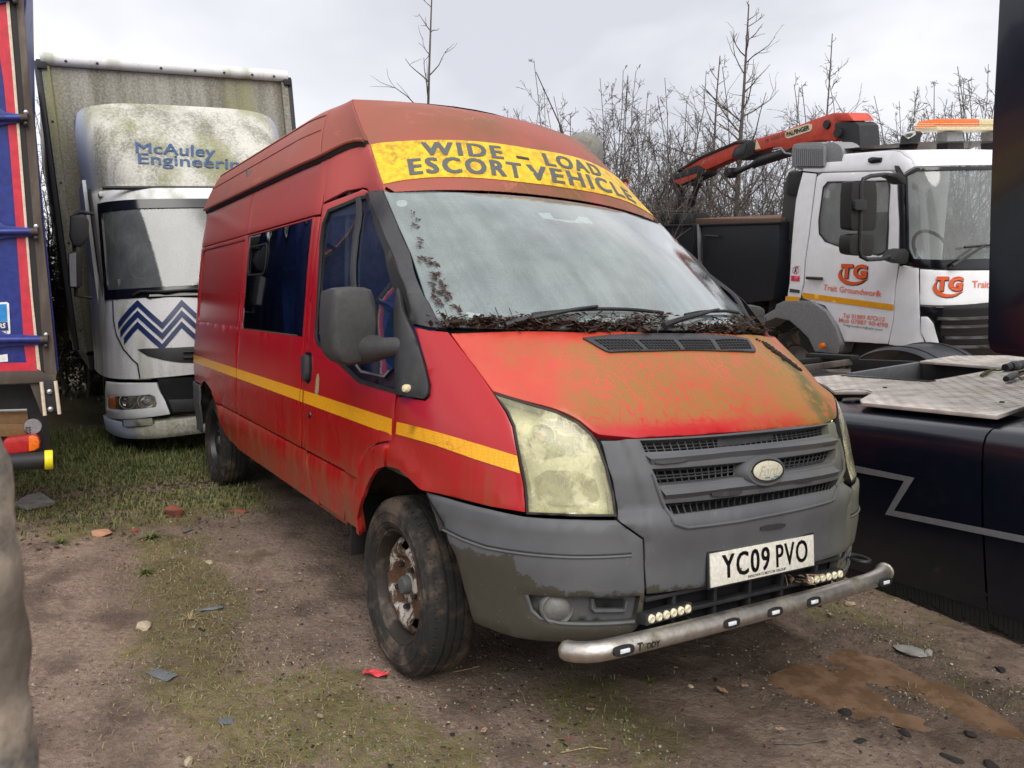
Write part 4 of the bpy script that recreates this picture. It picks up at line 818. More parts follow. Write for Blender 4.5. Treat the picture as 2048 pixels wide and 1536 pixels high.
for q in ([(1303, 921), (1368, 915), (1368, 926), (1304, 933)], [(1411, 981), (1471, 975), (1473, 986), (1414, 992)], [(1575, 955), (1614, 952), (1614, 961), (1577, 964)], [(1513, 1049), (1563, 1043), (1563, 1052), (1514, 1059)], [(1628, 886), (1660, 881), (1661, 890), (1630, 895)]):
    panel('badge_pad', BODY, [smooth_loop(S(q), 1, 3)], M['pillar_plastic'], van, res=.03, depth=.002, off=.027 if q[0][1] < 1040 else .0185, gap=0, edge=0, outv=(1, 0, 0))
# badge
bc = np.array((.948, .000, .898)); bt_ = Vector((1, 0, .24)).normalized(); bu = Vector((0, 0, 1)) - bt_ * bt_.z; bu.normalize(); bv = Vector((0, 1, 0))
def oval(a, b, n=40, h=0.0): return [Vector(bc) + bv * (a * math.cos(2 * math.pi * i / n)) + bu * (b * math.sin(2 * math.pi * i / n)) + bt_ * h for i in range(n)]
def oval_mesh(name, rings, mat, cap=True):
    v = [p for r in rings for p in r]; n = len(rings[0]); f = [(j * n + i, j * n + (i + 1) % n, (j + 1) * n + (i + 1) % n, (j + 1) * n + i) for j in range(len(rings) - 1) for i in range(n)]
    if cap: f.append(tuple((len(rings) - 1) * n + i for i in range(n)))
    return MB().add(v, f).build(name, mat, van, smooth=True)
oval_mesh('badge_surround', [oval(.104, .058, h=-.045), oval(.100, .055, h=-.005), oval(.092, .050, h=.006), oval(.080, .040, h=.006)], M['bumper_grey'])
oval_mesh('badge_rim', [oval(.083, .0405, h=.006), oval(.082, .0395, h=.013), oval(.077, .035, h=.013)], M['chrome'])
oval_mesh('badge_oval', [oval(.0775, .0355, h=.011), oval(.07, .031, h=.0145), oval(.04, .018, h=.017), oval(.01, .005, h=.0175)], M['badge_worn'])
def bfn(u, v): return np.array([tuple(Vector(bc) + bv * ((a - .5) * .098 + (b - .5) * .004) + bu * ((b - .5) * .034) + bt_ * .0182) for a, b in zip(u, v)])
text_on('badge_script', 'Ford', bfn, M['badge_script'], van, shear=.45, bold=-.008)
text_on('badge_flake', '-.-', lambda u, v: np.array([tuple(Vector(bc) + bv * ((a - .5) * .07 + .012) + bu * ((b - .5) * .010 - .026) + bt_ * .0165) for a, b in zip(u, v)]), M['badge_blue'], van, bold=.03)
# bumper corners
fogr = S([(1052, 1191), (1178, 1196), (1281, 1193), (1270, 1245), (1180, 1250), (1119.5, 1248), (1080, 1238), (1062, 1222)])
cb = S([(851, 983), (894, 994.5), (982, 1017), (1048, 1030.5), (1157, 1036), (1233, 1037), (1287, 1079), (1289, 1120), (1291, 1190), (1284, 1248), (1262, 1270), (1200, 1284), (1119.5, 1287), (1031.6, 1278), (987.6, 1264), (947, 1247), (926, 1178), (908.5, 1111), (885, 1046.5)])
panel('bumper_corner', BODY, [cb, fogr], M['bumper_grey'], van, res=.035, depth=.03, mirror=True, edge=.004)
panel('foglamp_recess', BODY, [fogr], M['grey_plastic'], van, res=.04, depth=0, off=-.028, gap=0, edge=0, mirror=True)
rim_ = [tuple(p) for p in on(BODY, [(1052, 1191), (1062, 1222), (1080, 1238), (1119.5, 1248), (1180, 1250), (1270, 1245)], -.004)]
for sg in (1, -1): MB().tube([(x, sg * y, z) for x, y, z in rim_], .007, 6).build('recess_lip', M['grey_plastic'], van, smooth=True)
fp = BODY.pt(*np.array(S([(1114, 1221)])[0]))
for sg in (1, -1):
    o_ = (fp[0] - .030, sg * (fp[1] + .018), fp[2]); ax_ = (.93, sg * -.36, .0)
    MB().lathe([(.0, .034), (.028, .030), (.040, .018), (.044, .016), (.050, .026), (.056, .018), (.056, -.03)], o_, ax_, 32).build('foglamp', M['fog_glass'], van, smooth=True)
panel('foglamp_slot', BODY, [S([(1191, 1204), (1253, 1205), (1250, 1222), (1196, 1222)])], M['black_hollow'], van, res=.05, depth=0, off=-.024, gap=0, edge=0, mirror=True)
sl_ = [tuple(p) for p in on(BODY, [(1187, 1203), (1185, 1222), (1192, 1228), (1254, 1227), (1258, 1207)], -.020)]
for sg in (1, -1): MB().tube([(x, sg * y, z) for x, y, z in sl_], .006, 6).build('slot_rim', M['grey_plastic'], van, smooth=True)
for q, r_ in (([(886.6, 1059.7), (925, 1079), (973, 1096), (1060.9, 1109.5), (1148.8, 1115), (1225, 1113.5), (1263, 1111)], .0042),):
    ln_ = [tuple(p) for p in on(BODY, q, .0015)]
    ln2 = [tuple(p) for p in on(BODY, [(a, b - 5) for a, b in q], -.0005)]
    for sg in (1, -1):
        MB().tube([(x, sg * y, z) for x, y, z in ln_], r_, 6).build('bumper_rib', M['bumper_grey'], van, smooth=True)
        MB().tube([(x, sg * y, z) for x, y, z in ln2], .0028, 6).build('bumper_groove', M['rubber_seal'], van, smooth=True)
# lower intake
MB().box((.86, 0, .455), (.01, 1.04, .17)).build('intake_back', M['black_hollow'], van)
ib = MB()
for z in (.385, .45, .515): ib.box((.905, 0, z), (.03, .98, .014))
for y in (-.36, -.17, 0, .17, .36): ib.box((.898, y, .45), (.03, .016, .14))
ib.build('intake_slats', M['dark_plastic'], van, bevel=.003); bpy.data.objects['intake_slats'].name = 'intake_grid'
# plate
pm = Matrix.Translation((.966, 0, .535 + .0555)) @ Matrix.Rotation(R_(-6), 4, 'Y')
MB().box((0, 0, 0), (.006, .520, .111), pm).build('number_plate', M['plate_white'], van, bevel=.002)
MB().box((-.006, 0, 0), (.008, .536, .124), pm).build('plate_backing', M['rubber_seal'], van, bevel=.002)
def pfn(y0, y1, z0, z1): return lambda u, v: np.array([tuple(pm @ Vector((.0042, y0 + (y1 - y0) * a, z0 + (z1 - z0) * b))) for a, b in zip(u, v)])
for wd, y0, y1 in (('YC09', -.205, .022), ('PVO', .058, .222)): text_bold('plate_lettering', wd, pfn(y0, y1, -.034, .044), M['ink_black'], van, du=.011, dv=.012, space=1.16)
text_on('plate_dealer_print', 'RINGWAYS MOTOR GROUP', pfn(-.085, .105, -.049, -.0395), M['ink_black'], van, bold=.01)
MB().lathe([(0, .003), (.004, .003), (.004, 0)], tuple(pm @ Vector((.004, -.122, -.012))), (1, 0, 0), 10).build('plate_screw', M['rusty_rim'], van)
# light bars behind the plate and nudge bar
for (y, z, rz) in ((-.41, .462, .06), (.37, .462, -.02)):
    lm = Matrix.Translation((.925, y, z)) @ Matrix.Rotation(rz, 4, 'Z') @ Matrix.Rotation(R_(-8), 4, 'Y')
    lb = MB().box((0, 0, 0), (.04, .21, .036), lm).build('led_bar', M['dark_plastic'], van, bevel=.003)
    lg = MB()
    for k in range(6): lg.lathe([(.0, .004), (.010, .006), (.0145, .002), (.0150, -.004)], tuple(lm @ Vector((.021, -.082 + k * .033, 0))), (1, 0, 0), 12)
    lg.build('led_lens', M['led_lens'], lb, smooth=True)
bar_path = [(.895, -.775, .400), (.925, -.765, .405), (.953, -.745, .411), (.972, -.715, .415), (.98, -.66, .417), (.985, -.3, .417), (.985, .3, .420), (.98, .58, .426), (.972, .66, .430), (.955, .712, .430), (.945, .735, .430)]
nb_ = MB().tube(bar_path[:-1] + [bar_path[-1]], .031, 20, cap=False).lathe([(.031, 0), (.027, .012), (.016, .021), (.0, .024)], bar_path[0], (-.93, -.36, -.1), 20)
nudge = nb_.build('nudge_bar', M['bare_alloy'], van, smooth=True)
MB().lathe([(.031, 0), (.036, .004), (.036, .009), (.029, .010), (.027, -.03), (0, -.03)], bar_path[-1], (-.35, .94, .0), 20).build('bar_end_ring', M['bare_alloy'], nudge, smooth=True)
for y in (-.652, -.20, .010, .214, .640):
    x = .983 - .002 * abs(y); z = .418 + (.008 * max(0, y)); c_ = (x + .0265, y, z + .002); mk = []
    for i in range(28):
        t = 2 * math.pi * i / 28; mk.append((max(-.024, min(.024, .024 * math.cos(t) * 1.5)) + .014 * math.cos(t), .0155 * math.sin(t)))
    sl0 = MB().prism(mk, (0, 1, 0), (-.15, 0, 1), (1, 0, .15), c_, -.006, .009).build('marker_lamp', M['rubber_seal'], nudge, bevel=.003)
    MB().box((c_[0] + .0075, c_[1], c_[2] + .001), (.006, .036, .011)).build('marker_lens', M['lamp_white'], nudge, bevel=.001) if False else None
    o = MB().box((c_[0] + .0095, c_[1], c_[2] + .001), (.006, .036, .012)).build('marker_lens', M['lamp_white'], van, bevel=.0015)
def barfn(y0, y1, h, zc): 
    def f(u, v):
        r = []
        for a, b in zip(u, v):
            y = y0 + (y1 - y0) * a; th = ((b - .5) * h + zc) / .0316; r.append((.983 + .0318 * math.cos(th), y, .418 + .0318 * math.sin(th) + .008 * max(0, y)))
        return np.array(r)
    return f
text_on('bar_lettering', 'T', barfn(-.598, -.578, .028, 0), M['ink_black'], van, bold=.03); text_on('bar_lettering', 'E', barfn(-.577, -.563, .021, -.003), M['moss_clump'], van, bold=.03); text_on('bar_lettering', 'DDY', barfn(-.561, -.508, .021, -.003), M['ink_black'], van, bold=.03)
for y in (-.30, .30): MB().box((.945, y, .40), (.08, .012, .05)).build('bar_bracket', M['dark_plastic'], van, bevel=.002)
MB().tube([(.80 + .055 * math.cos(t), .77 + .035 * math.sin(t), .44) for t in np.linspace(-2.6, 2.6, 16)], .009, 8).build('towing_eye', M['grease_black'], van, smooth=True)
# ---------------- reflective stripe
for a0, a1 in ((-4.15, -2.458), (-2.447, -1.094), (-1.087, -1.045), (-1.030, .055)):
    panel('reflective_stripe', BODY, [[(a0, .945), (a1, .945), (a1, 1.005), (a0, 1.005)]], M['stripe_tape'], van, res=.06, depth=0, off=.0022, gap=0, edge=0, mirror=True)
panel('reflective_stripe', WING, [SG([(795, 843.5), (870, 862.5), (950, 886), (1034.5, 912), (1040.5, 947), (950, 918), (870, 889.5), (793, 868)])], M['stripe_tape'], van, res=.05, depth=0, off=.0030, gap=0, edge=0, mirror=True)
# ---------------- door mirrors
mo = [(659, 584), (662, 578), (672, 575), (700, 573), (728, 575), (738, 579), (742, 588), (747, 612), (750, 640), (750, 661), (747, 690), (740, 708), (731, 720), (717, 727), (693, 731), (676, 727), (665, 716), (659, 701), (656, 660), (656, 625)]
P = [VAN.hit(a, b, 0, -.135) for a, b in mo]
for sg in (1, -1):
    rings = []; c_ = np.mean(P, 0)
    for sc_, dx in ((.80, .050), (.93, .040), (.985, .022), (1.0, 0), (.99, -.05), (.95, -.115), (.93, -.120), (.80, -.112)):
        rings.append([(c_[0] + (p[0] - c_[0]) * sc_ + dx, sg * (c_[1] + (p[1] - c_[1]) * sc_), c_[2] + (p[2] - c_[2]) * sc_) for p in P])
    n = len(P); m = MB(); m.add([p for r in rings for p in r], [(j * n + i, j * n + (i + 1) % n, (j + 1) * n + (i + 1) % n, (j + 1) * n + i) for j in range(len(rings) - 1) for i in range(n)] + [tuple(range(n))[::-1]])
    mh = m.build('door_mirror', M['mirror_plastic'], van, smooth=True)
    MB().add([(p[0] - .113 - c_[0] * 0, p[1], p[2]) for p in [(c_[0] + (q[0] - c_[0]) * .8, sg * (c_[1] + (q[1] - c_[1]) * .8), c_[2] + (q[2] - c_[2]) * .8) for q in P]], [tuple(range(n))]).build('mirror_glass', M['chrome'], mh)
    a = VAN.hit(733, 697, 0, -.135); b = VAN.hit(799, 693, 1, -.985); md = (a * .5 + b * .5)
    MB().tube([(q[0], sg * q[1], q[2]) for q in (a + np.array((-.01, -.02, 0)), a * .85 + b * .15 + np.array((.01, 0, 0)), md + np.array((.012, 0, -.002)), a * .2 + b * .8 + np.array((.01, 0, 0)), b + np.array((.0, .03, 0)))], [.062, .055, .040, .036, .036], 16).build('mirror_arm', M['mirror_plastic'], mh, smooth=True)
# ---------------- wipers
def wiper(blade, arm, w=.006):
    B_ = on(WS, blade, .016, outv=(1, 0, 1)); A_ = on(WS, arm, .030, outv=(1, 0, 1))
    o = MB().tube([tuple(p) for p in A_], list(np.linspace(.013, .006, len(A_))), 6).build('wiper_arm', M['dark_plastic'], van, smooth=True)
    MB().tube([tuple(p) for p in B_], .008, 6).build('wiper_blade', M['rubber_seal'], o, smooth=True)
wiper([(1063, 635), (1120, 629), (1185, 624.5), (1260, 625.5), (1322, 632)], [(1010, 662), (1045, 651), (1100, 640), (1190, 624)])
wiper([(1366, 636), (1395, 630), (1430, 628), (1472, 631)], [(1320, 662), (1352, 650), (1390, 640), (1428, 629)])
# ---------------- leaf and twig litter on the scuttle, on the screen, on the bonnet edge
def sticks(name, mat, pts, seed, nper, L=(.02, .07), r=.0013, lift=.02, par=van, flat=True):
    rs = np.random.RandomState(seed); m = MB()
    for p in pts:
        for _ in range(nper):
            d = rs.normal(size=3) * np.array((1, 1, .35)); d /= np.linalg.norm(d); l = rs.uniform(*L); c = np.array(p) + rs.normal(size=3) * np.array((.02, .03, .006)) + np.array((0, 0, rs.uniform(0, lift)))
            b = c + d * l * .5; e = np.cross(d, (0, 0, 1)); q = c + e * l * rs.uniform(-.2, .2)
            if rs.rand() < .45: m.tube([c - d * l * .5, q, b], r * rs.uniform(.6, 1.6), 4)
            else:
                wv = e / (np.linalg.norm(e) + 1e-6) * l * rs.uniform(.10, .28); z_ = np.array((0, 0, rs.uniform(-.004, .008))); m.add([c - d * l * .4, c + wv + z_, c + d * l * .4, c - wv + z_], [(0, 1, 2), (0, 2, 3)])
    return tag(m.build(name, mat, par, fixn=False), kind='stuff')
rs = np.random.RandomState(3); lit = []
for i in range(300):
    y = rs.uniform(-.84, .84); k = 1 - abs(y / .86) ** 2.4; dens = (1.0 if y < -.35 else .35 + .65 * (abs(math.sin(y * 7.0)) > .55))
    if rs.rand() < dens: lit.append((.13 + .275 * k + rs.uniform(-.04, .025), y, 1.348 + rs.uniform(0, .012)))
sticks('leaf_litter', M['leaf_litter'], lit, 5, 11, L=(.02, .075), lift=.026)
wl2 = [(px_, 650 - abs(k) * .0 + dy) for k, (px_, dy) in enumerate([(x_, rs.uniform(-13, 8)) for x_ in np.concatenate([np.linspace(885, 1060, 34), np.linspace(1230, 1330, 22), np.linspace(1060, 1230, 14), np.linspace(1440, 1510, 16)])])]
q_ = np.array(SW(wl2)); sticks('leaf_litter_drift', M['leaf_litter'], [tuple(p) for p in WS.pt(q_[:, 0], q_[:, 1]) + np.array((.006, 0, .010))], 15, 7, L=(.02, .06), lift=.010)
sticks('twig_litter', M['straw'], lit[::7], 9, 2, L=(.02, .06), r=.001, lift=.02)
scr = [(825, 428), (829, 440), (823, 452), (831, 455), (834, 480), (838, 487), (836, 497), (842, 520), (850, 523), (858, 528), (868, 532), (862, 550), (868, 560), (874, 552), (880, 567), (886, 575), (884, 585), (878, 592), (893, 590), (897, 600), (862, 573), (868, 583), (905, 615), (915, 622), (874, 605), (866, 596), (880, 612)]
q = np.array(SW(scr)); pts = WS.pt(q[:, 0], q[:, 1]) + np.array((.004, 0, .006)); m = MB(); rs = np.random.RandomState(4)
for i, p in enumerate(pts):
    for _ in range(7 if i > 6 else 3):
        t1 = np.array((-.57 * .0 - .66, rs.normal() * .5, .55)); t2 = np.array((0, 1.0, 0)); c = p + t1 * rs.normal() * .007 + t2 * rs.normal() * .008 + np.array((.57, 0, .82)) * rs.uniform(0, .006); a = rs.uniform(0, 6.28); d = (t1 * math.cos(a) + t2 * math.sin(a)) * rs.uniform(.008, .022); e = (-t1 * math.sin(a) + t2 * math.cos(a)) * rs.uniform(.002, .006)
        m.add([c - d, c + e, c + d, c - e], [(0, 1, 2), (0, 2, 3)])
tag(m.build('screen_leaf_scraps', M['leaf_litter'], van, fixn=False), kind='stuff')
for i in range(5):
    a = np.array(lit[(i * 31) % len(lit)]); 
q = np.array(SW([(985, 648), (975, 625)])); pp = WS.pt(q[:, 0], q[:, 1]) + .02; MB().tube([tuple(p) for p in pp], .0018, 5).build('twig', M['leaf_litter'], van)
q = np.array(SW([(1012, 650), (1003, 626)])); pp = WS.pt(q[:, 0], q[:, 1]) + .02; MB().tube([tuple(p) for p in pp], .0016, 5).build('twig', M['leaf_litter'], van)
mp_ = SB([(1530, 690), (1541, 697), (1550, 705), (1560, 711), (1568, 717), (1577, 724), (1586, 731), (1593, 736)]); m = MB(); rs = np.random.RandomState(8)
for p in resample(mp_, .008, False):
    for _ in range(12):
        o = BN.pt(p[0] + rs.normal() * .012, p[1] + rs.normal() * .013); b = bmesh.new(); bmesh.ops.create_icosphere(b, subdivisions=1, radius=rs.uniform(.004, .010)); m.add([tuple(np.array(tuple(v.co)) * (1, 1, .8) + o + np.array((.002, 0, .003))) for v in b.verts], [[v.index for v in f.verts] for f in b.faces]); b.free()
tag(m.build('moss_clump', M['debris_black'], van), kind='stuff')
sticks('dry_leaf_clump', M['dry_leaf'], [(.955, .19, .455), (.955, .23, .460), (.96, .27, .462)], 21, 5, L=(.03, .075), lift=.03)
# ---------------- aerial and roof vent
ab = np.array((-1.02, .60, 2.43)); t_ = VAN.hit(1072, 144, 0, -1.28); b_ = VAN.hit(1131, 274, 0, -1.13)
MB().tube([tuple(b_ + np.array((0, 0, -.05))), tuple(b_ * .82 + t_ * .18), tuple(b_ * .8 + t_ * .2), tuple(t_)], [.011, .008, .004, .0025], 8).build('aerial', M['rubber_seal'], van, smooth=True)
vb = VAN.hit(1168, 300, 0, -1.6); MB().lathe([(0, .17), (.06, .165), (.10, .14), (.125, .09), (.13, .03), (.125, -.06)], tuple(vb - np.array((0, 0, .06))), (0, 0, 1), 28).build('roof_vent_dome', M['stone_grey'], van, smooth=True)
# ---------------- wheels
def disc_surf(c, sg, prof):
    class D:
        fr = VAN
        def pt(s, a, b):
            a = np.asarray(a, float); b = np.asarray(b, float); r = np.hypot(a, b); return np.stack([c[0] + a, c[1] + sg * np.interp(r, [q[0] for q in prof], [q[1] for q in prof]), c[2] + b], -1)
    return D()
def wheel(c, sg, rimm, tyrem, name='wheel'):
    """sg: +1 left, -1 right; outer face looks along sg*Y"""
    root = empty(name, Matrix.Identity(4)); root.parent = van; R0 = .345; y0 = .05
    pr = [(.205, -.10), (.222, .085), (.232, .098), (.248, .103), (.250, .106), (.254, .1065), (.256, .105), (.285, .1075), (.287, .110), (.291, .110), (.293, .107), (.318, .099), (.320, .0975), (.3225, .0945), (.336, .078), (.343, .066), (.3445, .045), (.3375, .043), (.3375, .037), (.345, .035), (.3455, .012), (.338, .010), (.338, .004), (.3455, .002), (.3455, -.02), (.338, -.022), (.338, -.028), (.345, -.030), (.3445, -.055), (.33, -.085), (.29, -.10), (.21, -.10)]
    t = MB().lathe([(r, h) for r, h in pr], c, (0, sg, 0), 72); ty = t.build('tyre', tyrem, root, smooth=True)
    lug = MB()
    for k in range(60):
        th = 2 * math.pi * k / 60
        for h0, h1 in ((.047, .088),):
            r0 = .3455; e = np.array((math.cos(th), 0, math.sin(th))); tn = np.array((-math.sin(th), 0, math.cos(th))); C_ = np.array(c)
            p = lambda r, h, w: tuple(C_ + e * r + np.array((0, sg, 0)) * h + tn * w)
            lug.add([p(.3455, h0, -.013), p(.3455, h0, .013), p(.338, h1 - .004, .012), p(.338, h1 - .004, -.012), p(.334, h0, -.014), p(.334, h0, .014), p(.326, h1, .013), p(.326, h1, -.013)], [(0, 1, 2, 3), (0, 4, 5, 1), (3, 2, 6, 7), (0, 3, 7, 4), (1, 5, 6, 2)])
    tag(lug.build('tread_blocks', tyrem, root), kind='stuff')
    MB().lathe([(.226, .080), (.221, .088), (.214, .086), (.208, .070), (.200, .045), (.196, .02), (.190, -.05), (.185, -.09)], c, (0, sg, 0), 56).build('rim', M['rim_dark'] if rimm is M['rim_rusty'] else rimm, root, smooth=True)
    ds = disc_surf(c, sg, [(0, .040), (.070, .040), (.085, .030), (.102, .030), (.124, .060), (.150, .064), (.176, .048), (.200, .020)])
    circ = [(.197 * math.cos(2 * math.pi * i / 40), .197 * math.sin(2 * math.pi * i / 40)) for i in range(40)]; holes = []
    for k in range(5):
        a = 2 * math.pi * (k + .3) / 5; h = [(.160 + .024 * math.cos(u), .046 * math.sin(u)) for u in [2 * math.pi * i / 14 for i in range(14)]]
        holes.append([(x * math.cos(a) - y * math.sin(a), x * math.sin(a) + y * math.cos(a)) for x, y in h][::-1])
    panel('wheel_disc', ds, [circ] + holes, rimm, root, res=.014, depth=.012, gap=0, edge=.001, outv=(0, sg, 0))
    MB().lathe([(0, .072), (.030, .070), (.036, .062), (.038, .03), (.042, .0)], c, (0, sg, 0), 24).build('hub_cap', M['grey_plastic'], root, smooth=True)
    for k in range(5):
        a = 2 * math.pi * (k + .8) / 5; MB().lathe([(0, .024), (.007, .024), (.010, .018), (.0105, 0)], (c[0] + .085 * math.cos(a), c[1] + sg * .036, c[2] + .085 * math.sin(a)), (0, sg, 0), 6).build('wheel_nut', M['grease_black'], root)
    MB().lathe([(.0, -.06), (.19, -.06)], c, (0, sg, 0), 24).build('brake_backing', M['black_hollow'], root)
wheel((0, -.852, .342), -1, M['rim_rusty'], M['tyre_muddy']); wheel((0, .852, .342), 1, M['rim_rusty'], M['tyre_muddy'])
wheel((-3.46, -.835, .378), -1, M['wheel_black'], M['tyre_muddy']); wheel((-3.46, .835, .378), 1, M['wheel_black'], M['tyre_muddy'])
# wheel housings, floor, mud flap, inside
for cx in (0, -3.40):
    for sg in (1, -1):
        MB().lathe([(.53 if cx == 0 else .45, .0), (.53 if cx == 0 else .45, .40)], (cx, sg * .56, .345), (0, sg, 0), 28, 0, 2 * math.pi).build('wheel_housing', M['black_hollow'], van, smooth=True) if False else None
        r_ = .53 if cx == 0 else .47
        hs = MB(); hs.add([(cx + r_ * math.cos(t), sg * y, .345 + r_ * math.sin(t)) for y in (.55, .972) for t in np.linspace(R_(38), R_(165), 25)], [(i, i + 1, 26 + i, 25 + i) for i in range(24)]); hs.build('wheel_housing', M['underbody'], van, smooth=True)
        hs = MB(); hs.add([(cx + r_ * math.cos(t), sg * .55, .345 + r_ * math.sin(t)) for t in np.linspace(R_(38), R_(165), 25)], [tuple(range(25))]); hs.build('housing_wall', M['underbody'], van)
MB().box((-2.3, 0, .36), (2.8, 1.5, .08)).box((0, 0, .40), (1.1, 1.05, .12)).box((.55, 0, .33), (.5, 1.2, .06)).build('floor_pan', M['underbody'], van)
MB().tube([(-3.3, .3, .26), (-1.2, .3, .27), (.2, .2, .28)], .035, 8).build('exhaust', M['rusty_rim'], van, smooth=True)
for sg in (1, -1): MB().box((-.455, sg * .88, .47), (.012, .16, .26)).build('splash_guard', M['rubber_seal'], van, bevel=.002)
for sg in (1, -1): MB().box((-1.66, sg * .915, .452), (2.15, .03, .03)).build('sill_flange', M['red_side'], van, bevel=.005)
MB().box((XR + .02, 0, 1.2), (.03, 1.6, 1.6)).box((-3.98, 0, 2.30), (.03, 1.4, .40)).build('rear_doors', M['red_side'], van, bevel=.01)
MB().box((-2.0, 0, .78), (4.3, 1.80, .03)).build('cab_floor', M['cab_trim'], van)
MB().box((-2.70, 0, 1.55), (.03, 1.74, 1.5)).build('bulkhead', M['cab_trim'], van)
MB().box((-1.75, .86, 1.6), (1.7, .02, .6)).build('inner_lining', M['cab_trim'], van)
MB().box((-1.75, 0, 2.00), (1.7, 1.60, .02)).build('headlining', M['cab_trim'], van)
MB().box((.10, 0, 1.16), (.42, 1.6, .20)).box((-.08, 0, 1.05), (.25, 1.6, .25)).build('dashboard', M['dash_plastic'], van, bevel=.03)
MB().tube([(-.27 + .16 * math.cos(t) * .35, -.42 + .19 * math.sin(t), 1.27 + .19 * math.cos(t)) for t in np.linspace(0, 2 * math.pi, 25)], .014, 8, cap=False).build('steering_wheel', M['rubber_seal'], van, smooth=True)
for x, ys in ((-.72, (-.50, .10, .52)), (-1.75, (-.58, -.05, .48))):
    for y in ys:
        st_ = empty('seat', Matrix.Identity(4)); st_.parent = van
        MB().box((x, y, 1.0), (.50, .46, .16)).build('seat_base', M['seat_cloth'], st_, bevel=.04); MB().box((x - .27, y, 1.33), (.14, .46, .66), Matrix.Translation((x - .27, y, 1.33)) @ Matrix.Rotation(R_(-12), 4, 'Y') @ Matrix.Translation((-x + .27, -y, -1.33))).build('seat_back', M['seat_cloth'], st_, bevel=.05)
        MB().box((x - .36, y, 1.74), (.09, .26, .18)).build('headrest', M['seat_cloth'], st_, bevel=.03)
MB().box((-.93, -.80, 1.45), (.05, .04, 1.1)).build('seat_belt', M['cab_trim'], van); MB().box((-1.15, -.62, 1.62), (.04, .40, .72)).build('blue_curtain', M['seat_cloth'], van, bevel=.01)
MB().tube([(-2.2, -.55, 1.3), (-2.2, -.55, 1.62)], .03, 8).build('grab_pole', M['sticker_white'], van)
# ================================================================ white box lorry behind the van (its own frame: it leans a little)
FB = Frame((-6.599, -.338, .021), -.02, 0.0, .101)
bl_ = empty('box_lorry', FB.mat, 'white box lorry streaked with algae, blue chevrons on its nose, parked behind the red van', 'lorry')
def local_root(fr):
    """parts of a framed vehicle are meshes in its own axes"""
    return fr
H = lambda fr, pts, ax, val: [fr.hit(a, b, ax, val) for a, b in pts]
# box body
bx = MB()
MB().box((-2.6, 0, 2.44), (5.2, 2.46, 2.94)).build('box_body', M['box_algae'], bl_, bevel=.02)
Ft = Plane(FB, 0, .0, 1)
MB().tube([(.02, y, 3.905) for y in np.linspace(-1.22, 1.22, 9)], .062, 12).build('front_top_rail', M['cab_algae'], bl_, smooth=True)
for sg in (-1, 1):
    MB().box((.012, sg * 1.185, 2.40), (.05, .075, 2.88)).build('corner_post', M['box_algae'], bl_, bevel=.01)
    MB().tube([(.0, sg * 1.245, 3.88), (.0, sg * 1.25, 3.0), (.0, sg * 1.25, 1.0)], [.035, .028, .028], 8).build('corner_seal', M['pillar_plastic'], bl_, smooth=True)
    MB().box((.03, sg * 1.215, 3.845), (.07, .09, .09)).build('corner_cap', M['rubber_seal'], bl_, bevel=.012)
rv = MB()
for y in (-1.0, -.72, -.12, .22, .52, .82, 1.06): rv.lathe([(0, .012), (.012, .008), (.014, 0)], (.078, y, 3.882), (1, 0, 0), 8)
for z in (3.3, 2.7, 2.1, 1.6, 1.2): rv.lathe([(0, .012), (.010, .008), (.012, 0)], (.038, -1.185, z), (1, 0, 0), 8)
tag(rv.build('rivet_heads', M['grease_black'], bl_), kind='stuff')
MB().box((-2.5, 0, .86), (5.2, 2.3, .14)).box((-2.5, 0, .62), (6.5, .8, .35)).build('chassis', M['chassis_black'], bl_)
for x in (-4.0, .95):
    for sg in (-1, 1):
        wr = empty('wheel', Matrix.Identity(4)); wr.parent = bl_
        MB().lathe([(.24, -.12), (.30, .12), (.42, .12), (.46, .08), (.47, 0), (.46, -.10), (.30, -.13)], (x, sg * .95, .47), (0, sg, 0), 40).build('tyre', M['tyre_clean'], wr, smooth=True)
        MB().lathe([(.0, .02), (.10, .02), (.12, -.02), (.22, -.02), (.27, .10)], (x, sg * .95, .47), (0, sg, 0), 28).build('rim', M['wheel_black'], wr, smooth=True)
# cab
CAB = Body([(.25, 1.10, 1.90, 4.5, 5.5), (.5, 1.12, 1.95, 4.5, 5.5), (.68, 1.12, 1.93, 4.5, 5.5), (.95, 1.10, 1.93, 4.5, 5.0), (1.3, 1.085, 1.86, 4.2, 4.6), (1.6, 1.06, 1.76, 4.0, 4.4), (2.0, 1.03, 1.58, 4.0, 4.4), (2.4, 1.0, 1.38, 4.0, 4.4), (2.60, .98, 1.20, 3.6, 4.0), (2.75, .92, 1.0, 3.2, 3.6)], FB, xb=0.0, aref=1.3)
CBP = lambda pts: shoot(CAB, pts, t0=3, t1=14)
cabx = .18
nose = [(1.0, -.0)]
def cpanel(name, pts, mat, **k):
    k.setdefault('res', .08); k.setdefault('outv', (1, -.4, 0)); return panel(name, CAB, [CBP(pts)] + [CBP(h)[::-1] for h in k.pop('holes', [])], mat, bl_, **k)
am = CAB.amax
def full(z0, z1, name, mat, a0=.25, off=0, res=.12, **k): return panel(name, CAB, [[(a0, z0), (2 * am - a0, z0), (2 * am - a0, z1), (a0, z1)]], mat, bl_, res=res, off=off, outv=(1, 0, 0), edge=0, gap=0, **k)
full(.95, 2.62, 'cab_shell', M['cab_algae'], off=-.03, depth=0) if False else None
